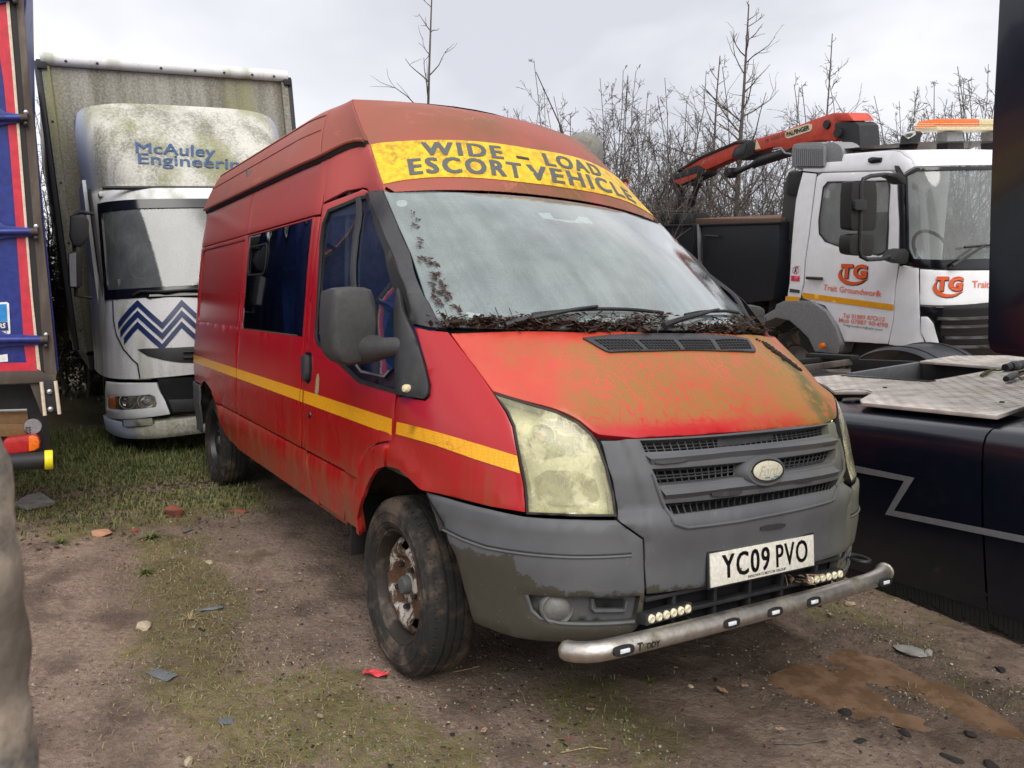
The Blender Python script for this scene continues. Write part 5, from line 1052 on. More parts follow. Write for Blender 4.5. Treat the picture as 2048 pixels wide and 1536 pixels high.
# painted shell with the screen cut out
zs = lambda px, py: CBP([(px, py)])[0]
scr = CBP([(211, 592), (197, 415)]); aL0, zB = scr[0]; aL1, zT = scr[1]
scrl = [(aL0 + .02, zB), (2 * am - aL0 - .02, zB), (2 * am - aL1 - .02, zT), (aL1 + .02, zT)]
zroof = zs(222, 380)[1]; zn = zs(225, 757)[1]
panel('cab_body', CAB, [[(.22, zn), (2 * am - .22, zn), (2 * am - .22, zroof), (.22, zroof)], offset_loop(scrl, -.0)[::-1]], M['cab_algae'], bl_, res=.10, depth=.03, edge=0, outv=(1, 0, 0))
panel('screen_surround', CAB, [offset_loop(scrl, -.035), offset_loop(scrl, .05)[::-1]], M['gloss_black'], bl_, res=.10, depth=.01, off=.006, gap=0, edge=0, outv=(1, 0, 0))
panel('windscreen', CAB, [scrl], M['truck_glass'], bl_, res=.15, depth=0, off=-.004, gap=0, edge=0, outv=(1, 0, 0))
zz0 = zs(215, 836)[1]
# lower front: bumper, lamps
panel('bumper', CAB, [[(.9, .27), (2 * am - .9, .27), (2 * am - .9, zz0 + .02), (.9, zz0 + .02)]], M['deflector_algae_sky'], bl_, res=.1, off=.02, depth=.2, outv=(1, 0, 0), edge=.01)
lf = CBP([(214, 762), (281, 765), (313, 765), (330, 800), (341, 828), (300, 834), (215, 834)])
panel('lamp_surround', CAB, [lf, CBP([(217, 791), (300, 789), (310, 793), (314, 808), (311, 814), (217, 817)])[::-1]], M['truck_white'], bl_, res=.05, depth=.06, off=.010, outv=(1, -.4, 0))
panel('headlamp', CAB, [CBP([(217, 791), (300, 789), (310, 793), (314, 808), (311, 814), (217, 817)])], M['lamp_clear'], bl_, res=.06, depth=0, off=.004, outv=(1, -.4, 0), gap=0)
panel('indicator_lens', CAB, [CBP([(218, 793), (233, 792), (233, 816), (218, 816)])], M['amber_lens'], bl_, res=.06, depth=0, off=.008, outv=(1, -.4, 0), gap=0)
panel('lamp_back', CAB, [CBP([(217, 789), (300, 787), (316, 791), (318, 815), (217, 818)])], M['lamp_dark'], bl_, res=.06, depth=0, off=-.05, outv=(1, -.4, 0), gap=0, edge=0)
for q in ((256, 803), (293, 803)):
    p = CAB.pt(*np.array(CBP([q])[0])); MB().lathe([(.015, -.05), (.05, -.03), (.066, .0), (.070, .0)], tuple(p - np.array((.02, 0, 0))), (1, -.25, 0), 24).build('reflector', M['chrome'], bl_, smooth=True); MB().lathe([(0, .006), (.02, 0), (.022, -.02)], tuple(p - np.array((.02, 0, 0))), (1, -.25, 0), 12).build('lamp_bulb', M['lamp_white'], bl_, smooth=True)
gz = CBP([(313, 757), (400, 754), (400, 829), (345, 829), (330, 795)]); panel('lower_grille_opening', CAB, [gz], M['black_hollow'], bl_, res=.08, depth=0, off=-.01, outv=(1, 0, 0), gap=0, edge=0)
panel('step_plate', CAB, [CBP([(336, 799), (400, 797), (400, 823), (346, 825)])], M['dark_plastic'], bl_, res=.08, depth=.02, off=.004, outv=(1, 0, 0))
panel('bumper_recess', CAB, [smooth_loop(CBP([(249, 836), (309, 832), (311, 849), (250, 854)]), 1, 3)], M['moss_clump'], bl_, res=.08, depth=0, off=.024, gap=0, edge=0, outv=(1, 0, 0)); panel('bumper_plate', CAB, [CBP([(252, 838), (306, 834), (308, 847), (253, 851)])], M['deflector_algae_sky'], bl_, res=.08, depth=0, off=.027, gap=0, edge=0, outv=(1, 0, 0))
full(.30, zn - .01, 'nose_void', M['black_hollow'], a0=.3, off=-.10, depth=0, res=.2)
# nose panel lines, smile grille
ln = [tuple(p) for p in [CAB.pt(*np.array(q)) + np.array((.004, 0, 0)) for q in CBP([(225.6, 602), (227, 640), (233, 670), (247, 698), (266, 720), (275, 728), (280, 757)])]]
MB().tube(ln, .006, 5).build('panel_gap', M['rubber_seal'], bl_)
cpanel('nose_intake', [(275, 699), (290, 697), (400, 693), (400, 726), (360, 725), (325, 720), (295, 712)], M['dark_plastic'], depth=.02, off=.005, gap=0)
for py in (706, 717): MB().tube([tuple(CAB.pt(*np.array(q)) + np.array((.02, 0, 0))) for q in CBP([(366, py - 2), (400, py - 3)])], .010, 5).build('intake_bar', M['rubber_seal'], bl_)
# chevrons: three parallel zig-zag bands
def pxy(pts): return [tuple(p) for p in CBP(pts)]
for dy, cut in ((0, 236.5), (21, 241), (43, 248)):
    up = [(cut, 645 + dy * .99 + (cut - 236.5) * -1.0), (275.4, 600 + dy), (324.6, 645 + dy), (363, 599.5 + dy), (412, 645 + dy)]
    q = CBP(up); P = [np.array(p) for p in q]; wv = .060
    L = [tuple(p + np.array((0, 0))) for p in P] + [tuple(p + np.array((0, -wv))) for p in P[::-1]]
    panel('chevron_band', CAB, [L], M['chevron_blue'], bl_, res=.08, depth=0, off=.004, gap=0, edge=0, outv=(1, 0, 0))
# wiper, mirrors
MB().tube([tuple(CAB.pt(*np.array(q)) + np.array((.03, 0, 0))) for q in CBP([(266, 590), (280, 583), (330, 583), (400, 578)])], .013, 6).build('wiper', M['rubber_seal'], bl_, smooth=True)
MB().tube([tuple(CAB.pt(*np.array(q)) + np.array((.01, 0, 0))) for q in CBP([(212, 596), (300, 593), (400, 590)])], .020, 6).build('scuttle_strip', M['gloss_black'], bl_, smooth=True)
def slab(fr, pts, ax, v0, v1, name, mat, root, bevel=.0):
    P = [fr.hit(a, b, ax, v0) for a, b in pts]; i = [k for k in range(3) if k != ax]; e = np.eye(3)
    return MB().prism([(p[i[0]], p[i[1]]) for p in P], e[i[0]], e[i[1]], e[ax], (0, 0, 0), v0, v1).build(name, mat, root, bevel=bevel)
ml = slab(FB, [(141, 432), (168, 428), (178, 440), (178, 475), (162, 493), (146, 491), (139, 470)], 0, 1.35, 1.22, 'upper_mirror', M['dark_plastic'], bl_, .02)
m2 = slab(FB, [(137, 507), (142, 503), (157, 502), (163, 508), (165, 570), (158, 577), (142, 576), (137, 568)], 0, 1.35, 1.22, 'lower_mirror', M['rubber_seal'], bl_, .02)
slab(FB, [(138, 508), (152, 505), (153, 573), (141, 573)], 0, 1.36, 1.355, 'mirror_pane', M['vent_grey'], m2)
MB().tube([tuple(FB.hit(q[0], q[1], 0, 1.28)) for q in ((188, 428), (160, 424), (144, 434), (148, 480), (152, 592), (185, 596))], .016, 8).build('mirror_bracket', M['rubber_seal'], bl_, smooth=True)
# roof deflector
def defl(a, b):
    """a: -1..1 across, b: 0 bottom..1 top"""
    a, b = np.broadcast_arrays(a, b); w_ = .985 + .03 * np.sin(b * 2.2); z = zroof + .005 + (3.435 - zroof) * b; xc = 1.20 - .80 * b ** 1.35; k = np.abs(a) ** 7
    return np.stack([xc - (xc - .05) * k * (.55 + .45 * (1 - b)) * np.where(np.abs(a) > 0, 1, 1), a * w_ * (1 - .06 * b ** 6), z - .05 * np.abs(a) ** 4 * b ** 3], -1)
DF = Loft(defl, (-1, 1), (0, 1), FB)
panel('wind_deflector', DF, [[(-1, 0), (1, 0), (1, .96), (.97, 1), (-.97, 1), (-1, .96)]], M['deflector_algae_sky'], bl_, res=.045, outv=(1, 0, .3), edge=0, gap=0, depth=.04)
P = [defl(np.array(float(sg)), np.array(b)) for sg in (-1,) for b in np.linspace(0, 1, 8)]
for sg in (-1, 1):
    v = [tuple(p * np.array((1, -sg, 1))) for p in P] + [(-.02, sg * 1.0, zroof), (-.02, sg * 1.0, 3.30)]
    MB().add(v, [tuple(list(range(8)) + [9, 8])]).build('deflector_cheek', M['deflector_blue'], bl_)
dfn = lambda x0, x1, b0, b1: (lambda u, v: defl(x0 + (x1 - x0) * u, b0 + (b1 - b0) * v) + np.array((.010, 0, .004)))
def dquad(bl, br, tl, tr):
    q = [np.array(p) for p in shoot(DF, [bl, br, tr, tl])]
    def fn(u, v):
        u = np.asarray(u)[:, None]; v = np.asarray(v)[:, None]; ab = q[0] * (1 - u) * (1 - v) + q[1] * u * (1 - v) + q[2] * u * v + q[3] * (1 - u) * v
        return defl(ab[:, 0], ab[:, 1]) + np.array((.010, 0, .005))
    return fn
for d_ in (0, 1.3):
    text_on('deflector_lettering', 'McAuley', dquad((272 + d_, 313), (428 + d_, 323), (270 + d_, 285), (430 + d_, 294)), M['logo_blue'], bl_)
    text_on('deflector_lettering', 'Engineering', dquad((277 + d_, 335), (500 + d_, 349), (275 + d_, 307), (500 + d_, 321)), M['logo_blue'], bl_)
MB().tube([(1.25, y, zroof) for y in np.linspace(-.9, .9, 5)], .02, 6).build('visor_seal', M['rubber_seal'], bl_)
MB().box((.55, 0, zroof - .03), (1.0, 1.85, .05)).build('cab_roof', M['cab_algae'], bl_, bevel=.02)
MB().box((.15, 0, 1.7), (.06, 2.0, 1.9)).build('cab_back', M['chassis_black'], bl_)
MB().box((.9, 0, 1.25), (1.2, 1.95, .05)).build('cab_floor', M['chassis_black'], bl_); MB().box((1.35, 0, 1.58), (.3, 1.8, .22)).build('dashboard', M['dash_plastic'], bl_, bevel=.04)
MB().box((.45, -.5, 1.95), (.2, .55, .8)).build('seat_back', M['chassis_black'], bl_, bevel=.05)
MB().tube([(1.05 - .1 * math.cos(t), -.5 + .24 * math.sin(t), 1.80 + .22 * math.cos(t)) for t in np.linspace(0, 2 * math.pi, 25)], .018, 8, cap=False).build('steering_wheel', M['arch_grey'], bl_, smooth=True)
for sg in (-1, 1): MB().box((.70, sg * 1.0, 1.75), (1.05, .02, 1.5)).build('cab_lining', M['chassis_black'], bl_)
sidef = MB(); sidef.box((.62, -1.03, 1.75), (.85, .03, 1.7)).build('cab_side', M['cab_algae'], bl_); MB().box((.62, 1.03, 1.75), (.85, .03, 1.7)).build('cab_side', M['cab_algae'], bl_)

# ================================================================ blue and red curtain lorry at the left edge: we look at its rear doors
rl = VAN.ray(78, 610); yawL = math.atan2(rl[1], rl[0]); pl = at_depth(114, 745, 4.6)
FL = Frame((pl[0], pl[1], 0), yawL, 0, .088)
ll = empty('goods_lorry', FL.mat, 'lorry with blue and red rear doors and long blue hinges at the left edge', 'lorry')
def fl(name, pts, mat, x0=0.0, d=.03, bevel=.004, par=None): return slab(FL, pts, 0, x0, x0 + d, name, mat, par or ll, bevel)
LX = -60
dr = fl('rear_door', [(LX - 60, -200), (10, -200), (13, -40), (27, 100), (51, 380), (75, 650), (82, 742), (LX, 746)], M['lorry_blue'], 0, .04)
fl('door_red_border', [(-2, 8), (12, 8), (22, 110), (40, 330), (60, 560), (70, 676), (78, 742), (LX, 747), (LX, 727), (53, 725), (48, 690), (42, 600), (30, 430), (20, 300), (8, 170), (-8, 60)], M['lorry_red'], -.004, .003, 0, dr)
fl('door_edge_strip', [(12, -200), (16, -200), (19, 8), (30, 140), (49, 380), (66, 600), (82, 742), (74, 738), (69, 680), (58, 560), (40, 340), (24, 140), (12, 8)], M['lorry_strip'], -.012, .02, .002)
fl('door_seal', [(19, -200), (24, -200), (32, 10), (43, 150), (60, 370), (78, 590), (88, 742), (82, 742), (66, 600), (49, 380), (30, 140), (20, 8)], M['rubber_seal'], -.003, .02, 0)
fl('corner_post', [(24, -260), (36, -260), (48, 10), (60, 170), (70, 260), (84, 440), (98, 580), (114, 746), (112, 762), (88, 762), (88, 742), (78, 590), (60, 370), (43, 150), (32, 10)], M['lorry_post'], -.012, .10, .006)
fl('side_curtain_edge', [(64, 205), (70, 240), (100, 560), (118, 742), (113, 742), (96, 560), (80, 400)], M['lorry_blue'], .05, .06, .004)
MB().box((4.4, FL.hit(30, 400, 0, .1)[1] + 1.24, 2.2), (8.6, 2.44, 2.5)).build('load_body', M['lorry_blue'], ll)
fl('rear_sill', [(LX, 744), (84, 742), (90, 748), (112, 750), (113, 764), (LX, 772)], M['lorry_post'], -.03, .10, .006)
for k, y in enumerate((-8, 236, 464, 680)):
    x1 = (44, 46 + 14, 80, 100)[k] - (10 if k == 0 else 4)
    hg = fl('door_hinge', [(LX, y - 22), (-6, y - 24), (12, y - 12), (x1 - 22, y - 9), (x1, y - 6), (x1, y + 7), (x1 - 22, y + 10), (14, y + 12), (-6, y + 16), (LX, y + 14)], M['lorry_blue'], -.022, .012, .004)
    a, b = FL.hit(LX, y, 0, -.035), FL.hit(x1 - 14, y - 1, 0, -.035); MB().tube([tuple(a), tuple(b)], .018, 10).build('hinge_bar', M['lorry_blue'], hg, smooth=True)
    a, b = FL.hit(x1 - 16, y - 1, 0, -.035), FL.hit(x1 - 1, y - 1, 0, -.035); MB().tube([tuple(a), tuple(b)], .020, 10).build('hinge_knuckle', M['lorry_post'], hg, smooth=True)
    for dy in (-11, 12): p = FL.hit(x1 - 4, y + dy, 0, -.03); MB().lathe([(0, -.018), (.012, -.014), (.013, .01)], tuple(p), (1, 0, 0), 6).build('hinge_bolt', M['aluminium' if dy < 0 else 'grease_black'], hg)
st = fl('round_badge_sticker', [(-30, 606), (14, 604), (18, 607), (21, 666), (18, 669), (-30, 671)], M['sticker_white'], -.0065, .001, 0)
fl('sticker_field', [(-30, 610), (13, 608), (15, 643), (-30, 644)], M['sticker_blue'], -.0085, .001, 0, st); fl('sticker_field', [(-30, 645), (15, 644), (17, 661), (-30, 662)], M['chevron_blue'], -.0085, .001, 0, st)
def txt(fr, root, name, s_, bl, br, tl, ax, val, mat, **k):
    a, b, c = fr.hit(*bl, ax, val), fr.hit(*br, ax, val), fr.hit(*tl, ax, val)
    return text_on(name, s_, lambda u, v: a + np.outer(u, b - a) + np.outer(v, c - a), mat, root, **k)
txt(FL, st, 'sticker_print', 'RS', (-2, 657), (11, 656), (-2, 647), 0, -.0095, M['sticker_white'], bold=.03); txt(FL, st, 'sticker_print', '60-2', (0, 668), (14, 667), (0, 663), 0, -.0095, M['ink_black'])
fl('data_label', [(-8, 711), (15, 708), (16, 723), (-8, 725)], M['sticker_white'], -.0065, .001, 0)
fl('light_bracket', [(57, 762), (82, 764), (88, 830), (82, 826)], M['lorry_post'], -.01, .02, .003)
fl('marker_light_bar', [(84, 764), (110, 761), (113, 800), (116, 822), (90, 830), (86, 800)], M['chassis_black'], -.05, .05, .008)
for q0, q1 in (((83, 764), (90, 831)), ((111, 762), (119, 828))): MB().tube([tuple(FL.hit(*q0, 0, -.06)), tuple(FL.hit(*q1, 0, -.06))], .010, 8).build('bar_edge', M['lorry_strip'], ll, smooth=True)
for q in ((99, 783), (101, 818)): MB().lathe([(0, -.016), (.014, -.012), (.016, .01)], tuple(FL.hit(*q, 0, -.055)), (1, 0, 0), 10).build('light_stud', M['aluminium'], ll)
fl('underframe', [(LX - 40, 772), (84, 768), (96, 840), (100, 900), (LX - 40, 930)], M['chassis_black'], .15, .5, 0)
fl('bumper_board', [(LX, 822), (54, 819), (58, 848), (LX, 850)], M['lorry_wood'], .02, .03, .003); fl('number_board', [(LX, 850), (58, 848), (61, 872), (LX, 875)], M['lorry_wood'], .0, .02, .003); MB().tube([tuple(FL.hit(LX, 823, 0, 0)), tuple(FL.hit(54, 820, 0, 0))], .008, 6).build('board_trim', M['vent_grey'], ll)
p = FL.hit(66, 853, 0, -.01); MB().lathe([(0, -.006), (.042, -.006), (.045, 0)], tuple(p), (1, 0, 0), 28).build('speed_disc', M['vent_grey'], ll); txt(FL, ll, 'disc_print', 'ES', (51, 863), (62, 862), (51, 854), 0, -.018, M['ink_black'], bold=.02); txt(FL, ll, 'disc_print', '33', (51, 869), (62, 868), (51, 864), 0, -.018, M['ink_black'], bold=.02)
tl = fl('tail_lamp', [(6, 884), (14, 878), (66, 870), (76, 872), (81, 882), (80, 896), (70, 903), (20, 908), (10, 905)], M['red_lens'], -.09, .10, .02)
fl('amber_section', [(57, 873), (66, 871), (75, 874), (79, 883), (78, 895), (69, 901), (58, 903)], M['amber_lens'], -.098, .02, .005, tl)
bb_ = MB().tube([tuple(FL.hit(LX, 930, 0, -.10)), tuple(FL.hit(92, 920, 0, -.10))], .050, 16).build('underrun_bar', M['chassis_black'], ll, smooth=True)
MB().tube([tuple(FL.hit(89, 920, 0, -.10)), tuple(FL.hit(106, 919, 0, -.10))], .056, 20).build('bar_end_cap', M['yellow_cap'], bb_, bevel=.006)
for x, sg in ((1.8, 0), (3.1, 0)):
    wr = empty('wheel', Matrix.Identity(4)); wr.parent = ll; yy = FL.hit(60, 900, 0, x)[1] + .1
    MB().lathe([(.28, -.13), (.30, .13), (.45, .12), (.49, .07), (.50, 0), (.48, -.11)], (x, yy + .35, .5), (0, -1, 0), 40).build('tyre', M['tyre_clean'], wr, smooth=True); MB().lathe([(0, .0), (.28, .0), (.29, .1)], (x, yy + .35, .5), (0, -1, 0), 28).build('rim', M['wheel_black'], wr, smooth=True)

# ================================================================ white tipper lorry with a folding crane, to the right behind the van
FT = Frame((-2.095, 6.798, .374), -.18, .106, .109)
tp = empty('tipper_lorry', FT.mat, 'white tipper lorry with orange lettering on its door and a red folding crane', 'lorry')
TB = Body([(.3, 1.15, .62, 5, 5), (1.0, 1.15, .62, 5, 5), (1.4, 1.15, .60, 5, 5), (1.75, 1.14, .54, 4.5, 4.5), (2.2, 1.12, .45, 4.5, 4.5), (2.6, 1.09, .34, 4.2, 4.2), (2.8, 1.07, .26, 3.6, 3.6), (2.93, 1.04, .15, 3.2, 3.2), (3.05, .99, .0, 3, 3)], FT, xb=-.17, aref=1.4)
TB.t[:, 2] += .17
TB = Body([tuple(r) for r in TB.t], FT, xb=-.17, aref=1.4)
TQ = lambda pts: shoot(TB, pts, t0=4, t1=14)
def tpan(name, pts, mat, **k):
    k.setdefault('res', .08); k.setdefault('outv', (1, -1, 0)); h = [TQ(q)[::-1] for q in k.pop('holes', [])]; return panel(name, TB, [TQ(pts)] + h, mat, tp, **k)
wn = [(1646, 374), (1655, 363), (1778, 360.5), (1781, 371), (1778, 454), (1775.6, 502), (1757, 511.7), (1687, 497), (1650, 483.6), (1638, 467.6), (1637, 440.8)]
W_ = M['tipper_white']
tpan('cab_door', [(1633.8, 353), (1644.5, 346), (1781, 342), (1793, 352.5), (1798.4, 441), (1797, 529), (1790, 575), (1788, 609), (1786, 640), (1776, 688), (1689, 683), (1676.5, 652), (1650, 611.5), (1606, 597), (1603, 588), (1608.4, 569), (1611, 521), (1619, 467.6), (1632.5, 360.6)], W_, holes=[wn], label='white cab door with orange lettering')
tpan('window_seal', wn, M['rubber_seal'], holes=[[((x - 1708) * .955 + 1708, (y - 436) * .955 + 436) for x, y in wn]], off=.004, gap=0, edge=0, depth=0)
tpan('side_window', wn, M['truck_glass'], off=-.012, gap=0, edge=0, depth=0)
tpan('cab_rear_quarter', [(1605.7, 344.5), (1632, 347), (1630, 361), (1617, 467), (1609, 521), (1606, 569), (1601, 590), (1601, 597), (1574, 599), (1579, 565), (1583, 494), (1592, 398)], W_)
tpan('cab_top_side', [(1684.6, 308), (1767.6, 301), (1800, 303), (1822, 318), (1829, 333), (1808, 347), (1798, 333), (1789, 340), (1781, 340), (1644.5, 344), (1633, 345), (1605.7, 342), (1606, 325), (1640, 325), (1684, 322)], W_)
tpan('cab_front_top', [(1770, 300), (1821, 299.5), (1981.7, 299), (2030, 299), (2030, 330), (1834, 333), (1829, 333.8), (1822, 318), (1800, 303)], W_, outv=(1, 0, .3))
MB().add([tuple(TB.pt(a, z)) for z in (3.0,) for a in np.linspace(-1.3, 2 * TB.amax + 1.3, 30)], [tuple(range(30))]).build('cab_roof', W_, tp)
tpan('pillar_trim', [(1789, 331), (1797, 331), (1808, 350), (1812, 441), (1816, 532), (1800, 531), (1799, 441), (1795, 352)], M['gloss_black'], off=.006)
tpan('screen_surround', [(1808, 349), (1832, 335), (1981, 331), (2030, 331), (2030, 540), (1837, 536), (1812, 532)], M['gloss_black'], outv=(1, 0, 0), holes=[[(1812, 352), (1834, 342), (2022, 338), (2022, 515), (1827, 517), (1817, 497)]])
tpan('windscreen', [(1811, 350), (1834, 341), (2023, 337), (2023, 516), (1825, 518), (1816, 498)], M['truck_glass'], off=-.015, outv=(1, 0, 0), gap=0, edge=0, depth=0)
tpan('corner_panel', [(1799, 532), (1837, 536), (1838.5, 611), (1839, 630), (1841, 664), (1849.4, 687), (1881, 699), (1850, 699), (1777, 689), (1787, 640), (1789, 610), (1791, 575)], W_)
tpan('nose_panel', [(1839.5, 538), (2030, 540), (2030, 600), (1840, 609.5)], W_, outv=(1, 0, 0))
gp_ = tpan('front_grille', [(1839, 612), (2030, 603), (2030, 712), (1895, 712), (1880, 692), (1868, 643), (1856, 632), (1841, 629)], M['gloss_black'], outv=(1, 0, 0))
for y0, y1 in ((634, 628), (650, 645), (672, 668), (690, 687)):
    a = TQ([(1876 + (y0 - 634) * .35, y0), (2028, y1)]); b = TQ([(1873 + (y0 - 634) * .35, y0 + 5), (2028, y1 + 5)]); L = [a[0], a[1], b[1], b[0]]
    panel('grille_bar', TB, [L], M['snorkel_grey'], tp, res=.1, off=.05, depth=.05, gap=0, edge=0, outv=(1, 0, 0))
tpan('fog_lamp_panel', [(1842, 633), (1855, 633), (1867, 646.5), (1879, 690), (1853, 687), (1842, 664)], W_, off=.008, outv=(1, 0, 0))
tpan('reflective_strip', [(1605.5, 585), (1606, 596), (1787.5, 621), (1788, 609)], M['hi_vis_tape'], off=.006, gap=0, edge=0, depth=0)
tpan('reflective_strip', [(1574, 592), (1573, 602), (1601, 604), (1602, 594)], M['hi_vis_tape'], off=.02, gap=0, edge=0, depth=0)
ao = [(1518, 646.5), (1536, 629), (1556.4, 617), (1559, 608), (1574, 601), (1601.8, 601), (1629.7, 602.5), (1659, 623), (1676.5, 652), (1688, 687.5), (1682.4, 707), (1636, 702), (1623.8, 675.8), (1606, 658), (1585.7, 640.6), (1559, 634.8), (1536, 643.6), (1518, 658)]
tpan('wheel_arch', ao, M['arch_grey'], off=.05, depth=.35, res=.06)
p = FT.hit(1647, 691, 1, -1.24); MB().lathe([(0, .055), (.025, .05), (.032, .03), (.032, 0)], tuple(p), (.2, -1, 0), 16).build('side_lamp', M['amber_lens'], tp, smooth=True)
hq = TQ([(1632, 557)])[0]; hp = TB.pt(*np.array(hq)); MB().tube([tuple(hp + np.array((-.12, -.03, -.0))), tuple(hp + np.array((.13, -.03, .01)))], .018, 10).build('door_handle', M['rubber_seal'], tp, smooth=True)
tpan('warning_sign', [(1583, 530.5), (1601, 532), (1600, 563), (1582, 562)], M['sticker_white'], off=.004, gap=0, edge=0, depth=0); tpan('warning_sign_foot', [(1583, 551), (1600, 552), (1600, 562.5), (1582.5, 561.5)], M['sticker_red'], off=.006, gap=0, edge=0, depth=0)
c0 = TQ([(1592, 541)])[0]; ring = [(c0[0] + .055 * math.cos(t), c0[1] + .045 * math.sin(t)) for t in np.linspace(0, 2 * math.pi, 24, endpoint=False)]
panel('sign_ring', TB, [ring, offset_loop(ring, .008)[::-1]], M['sticker_red'], tp, res=.05, depth=0, off=.006, gap=0, edge=0); panel('sign_figure', TB, [[(c0[0] - .006, c0[1] + .028), (c0[0] + .008, c0[1] + .026), (c0[0] + .010, c0[1] + .004), (c0[0] + .024, c0[1] - .030), (c0[0] + .012, c0[1] - .030), (c0[0], c0[1] - .008), (c0[0] - .014, c0[1] - .030), (c0[0] - .024, c0[1] - .028), (c0[0] - .010, c0[1] + .002)]], M['ink_black'], tp, res=.05, depth=0, off=.007, gap=0, edge=0)
tpan('model_badge', [(1580, 577), (1600, 580), (1600, 586), (1580, 584)], M['snorkel_grey'], off=.006, gap=0, edge=0, depth=0)
# lettering
def tq(bl, br, tr, tlp, off=.006, outv=(1, -1, 0)): q = TQ([bl, br, tr, tlp]); return quad_uv(TB, q, off, outv)
def swoosh(cx, cy, s_, par):
    a = [(cx - 27 * s_, cy + 6 * s_), (cx - 24 * s_, cy - 4 * s_), (cx - 17 * s_, cy - 11 * s_), (cx - 21 * s_, cy + 0 * s_), (cx - 17 * s_, cy + 10 * s_), (cx - 4 * s_, cy + 17 * s_), (cx + 14 * s_, cy + 18 * s_), (cx + 34 * s_, cy + 10 * s_), (cx + 16 * s_, cy + 23 * s_), (cx - 6 * s_, cy + 24 * s_), (cx - 21 * s_, cy + 17 * s_)]
    for nm, m_, d, o in (('logo_shadow', 'ink_black', 1.6, .004), ('logo_swoosh', 'logo_orange', 0, .007)): tpan(nm, smooth_pts([(x + d, y + d) for x, y in a]), M[m_], off=o, gap=0, edge=0, depth=0, outv=par)
def smooth_pts(p): return smooth_loop(p, 1, 1.6)
for cx, cy, s_, sl2, ov in ((1703, 546, 1.0, .03, (1, -1, 0)), (1892, 571, 1.0, -.005, (1, 0, 0))):
    swoosh(cx, cy, s_, ov)
    for t, x0, x1 in (('T', cx - 22, cx + 2), ('G', cx + 3, cx + 31)):
        for m_, d, o in (('ink_black', 1.6, .008), ('logo_orange', 0, .011)):
            text_on('logo_letter', t, tq((x0 + d, cy + 11 + d + (x0 - cx) * sl2), (x1 + d, cy + 11 + d + (x1 - cx) * sl2), (x1 + d + 3, cy - 18 + d + (x1 - cx) * sl2), (x0 + d + 3, cy - 18 + d + (x0 - cx) * sl2), o, ov), M[m_], tp, bold=.055)
text_on('door_lettering', 'Trait Groundwork', tq((1647, 580), (1763, 594), (1764, 582), (1648, 568)), M['logo_pink'], tp, bold=.02)
text_on('nose_lettering', 'Trait Groundwork', tq((1944, 575), (2060, 578), (2060, 564), (1944, 561), .006, (1, 0, 0)), M['logo_pink'], tp, bold=.02)
text_on('door_lettering', 'Tel 01889 870132', tq((1686, 635), (1770, 643), (1771, 634), (1687, 626)), M['logo_pink'], tp, bold=.01); text_on('door_lettering', 'Mob 07887 904798', tq((1678, 644), (1776, 655), (1777, 646), (1679, 635)), M['logo_pink'], tp, bold=.01); text_on('door_lettering', 'Traitgroundwork@yahoo.com', tq((1686, 653), (1765, 663), (1766, 657), (1687, 647)), M['ink_black'], tp)
# intake stack
def tube_px(fr, name, pts, ax, val, r, mat, root, n=12, **k): return MB().tube([tuple(fr.hit(a, b, ax, val)) for a, b in pts], r, n).build(name, mat, root, smooth=True, **k)
sn = slab(FT, smooth_loop([(1583, 296), (1590, 286), (1640, 284), (1648, 288), (1663, 283), (1680, 290), (1686, 304), (1684, 325), (1676, 338), (1650, 340), (1592, 338), (1584, 330)], 1, 3), 1, -1.05, -.78, 'intake_head', M['vent_grey'], tp, .05)
slab(FT, rrect(1584, 1651, 290, 337, 9), 1, -1.07, -1.05, 'intake_frame', M['arch_grey'], sn, .01)
for k in range(15): x = 1590 + k * 3.9; slab(FT, [(x, 295), (x + 2.2, 295), (x + 2.6, 332), (x + .4, 332)], 1, -1.10, -1.07, 'slat', M['vent_grey'], sn)
slab(FT, [(1576, 342), (1604, 342), (1600, 398), (1592, 478), (1582, 484), (1555, 481), (1563, 420), (1567, 368)], 1, -1.0, -.7, 'intake_duct', M['snorkel_grey'], tp, .03); slab(FT, [(1576, 345), (1603, 345), (1600, 392), (1572, 390)], 1, -1.03, -.9, 'duct_clip', M['rubber_seal'], tp, .02)
slab(FT, [(1560, 482), (1584, 484), (1581, 528), (1541, 528), (1546, 500)], 1, -.98, -.68, 'duct_cone', M['snorkel_grey'], tp, .03)
bl2 = [FT.hit(1560, y, 1, -.85) for y in np.linspace(526, 590, 25)]; MB().tube([tuple(p) for p in bl2], [.105 if i % 2 else .092 for i in range(25)], 20).build('duct_bellows', M['rubber_seal'], tp, smooth=True)
MB().tube([tuple(FT.hit(1552, 588, 1, -.85)), tuple(FT.hit(1549, 660, 1, -.85))], .085, 16).build('duct_lower', M['snorkel_grey'], tp, smooth=True); MB().tube([tuple(FT.hit(1552, 588, 1, -.85)), tuple(FT.hit(1551, 598, 1, -.85))], .088, 16).build('duct_yellow_band', M['hi_vis_tape'], tp, smooth=True)
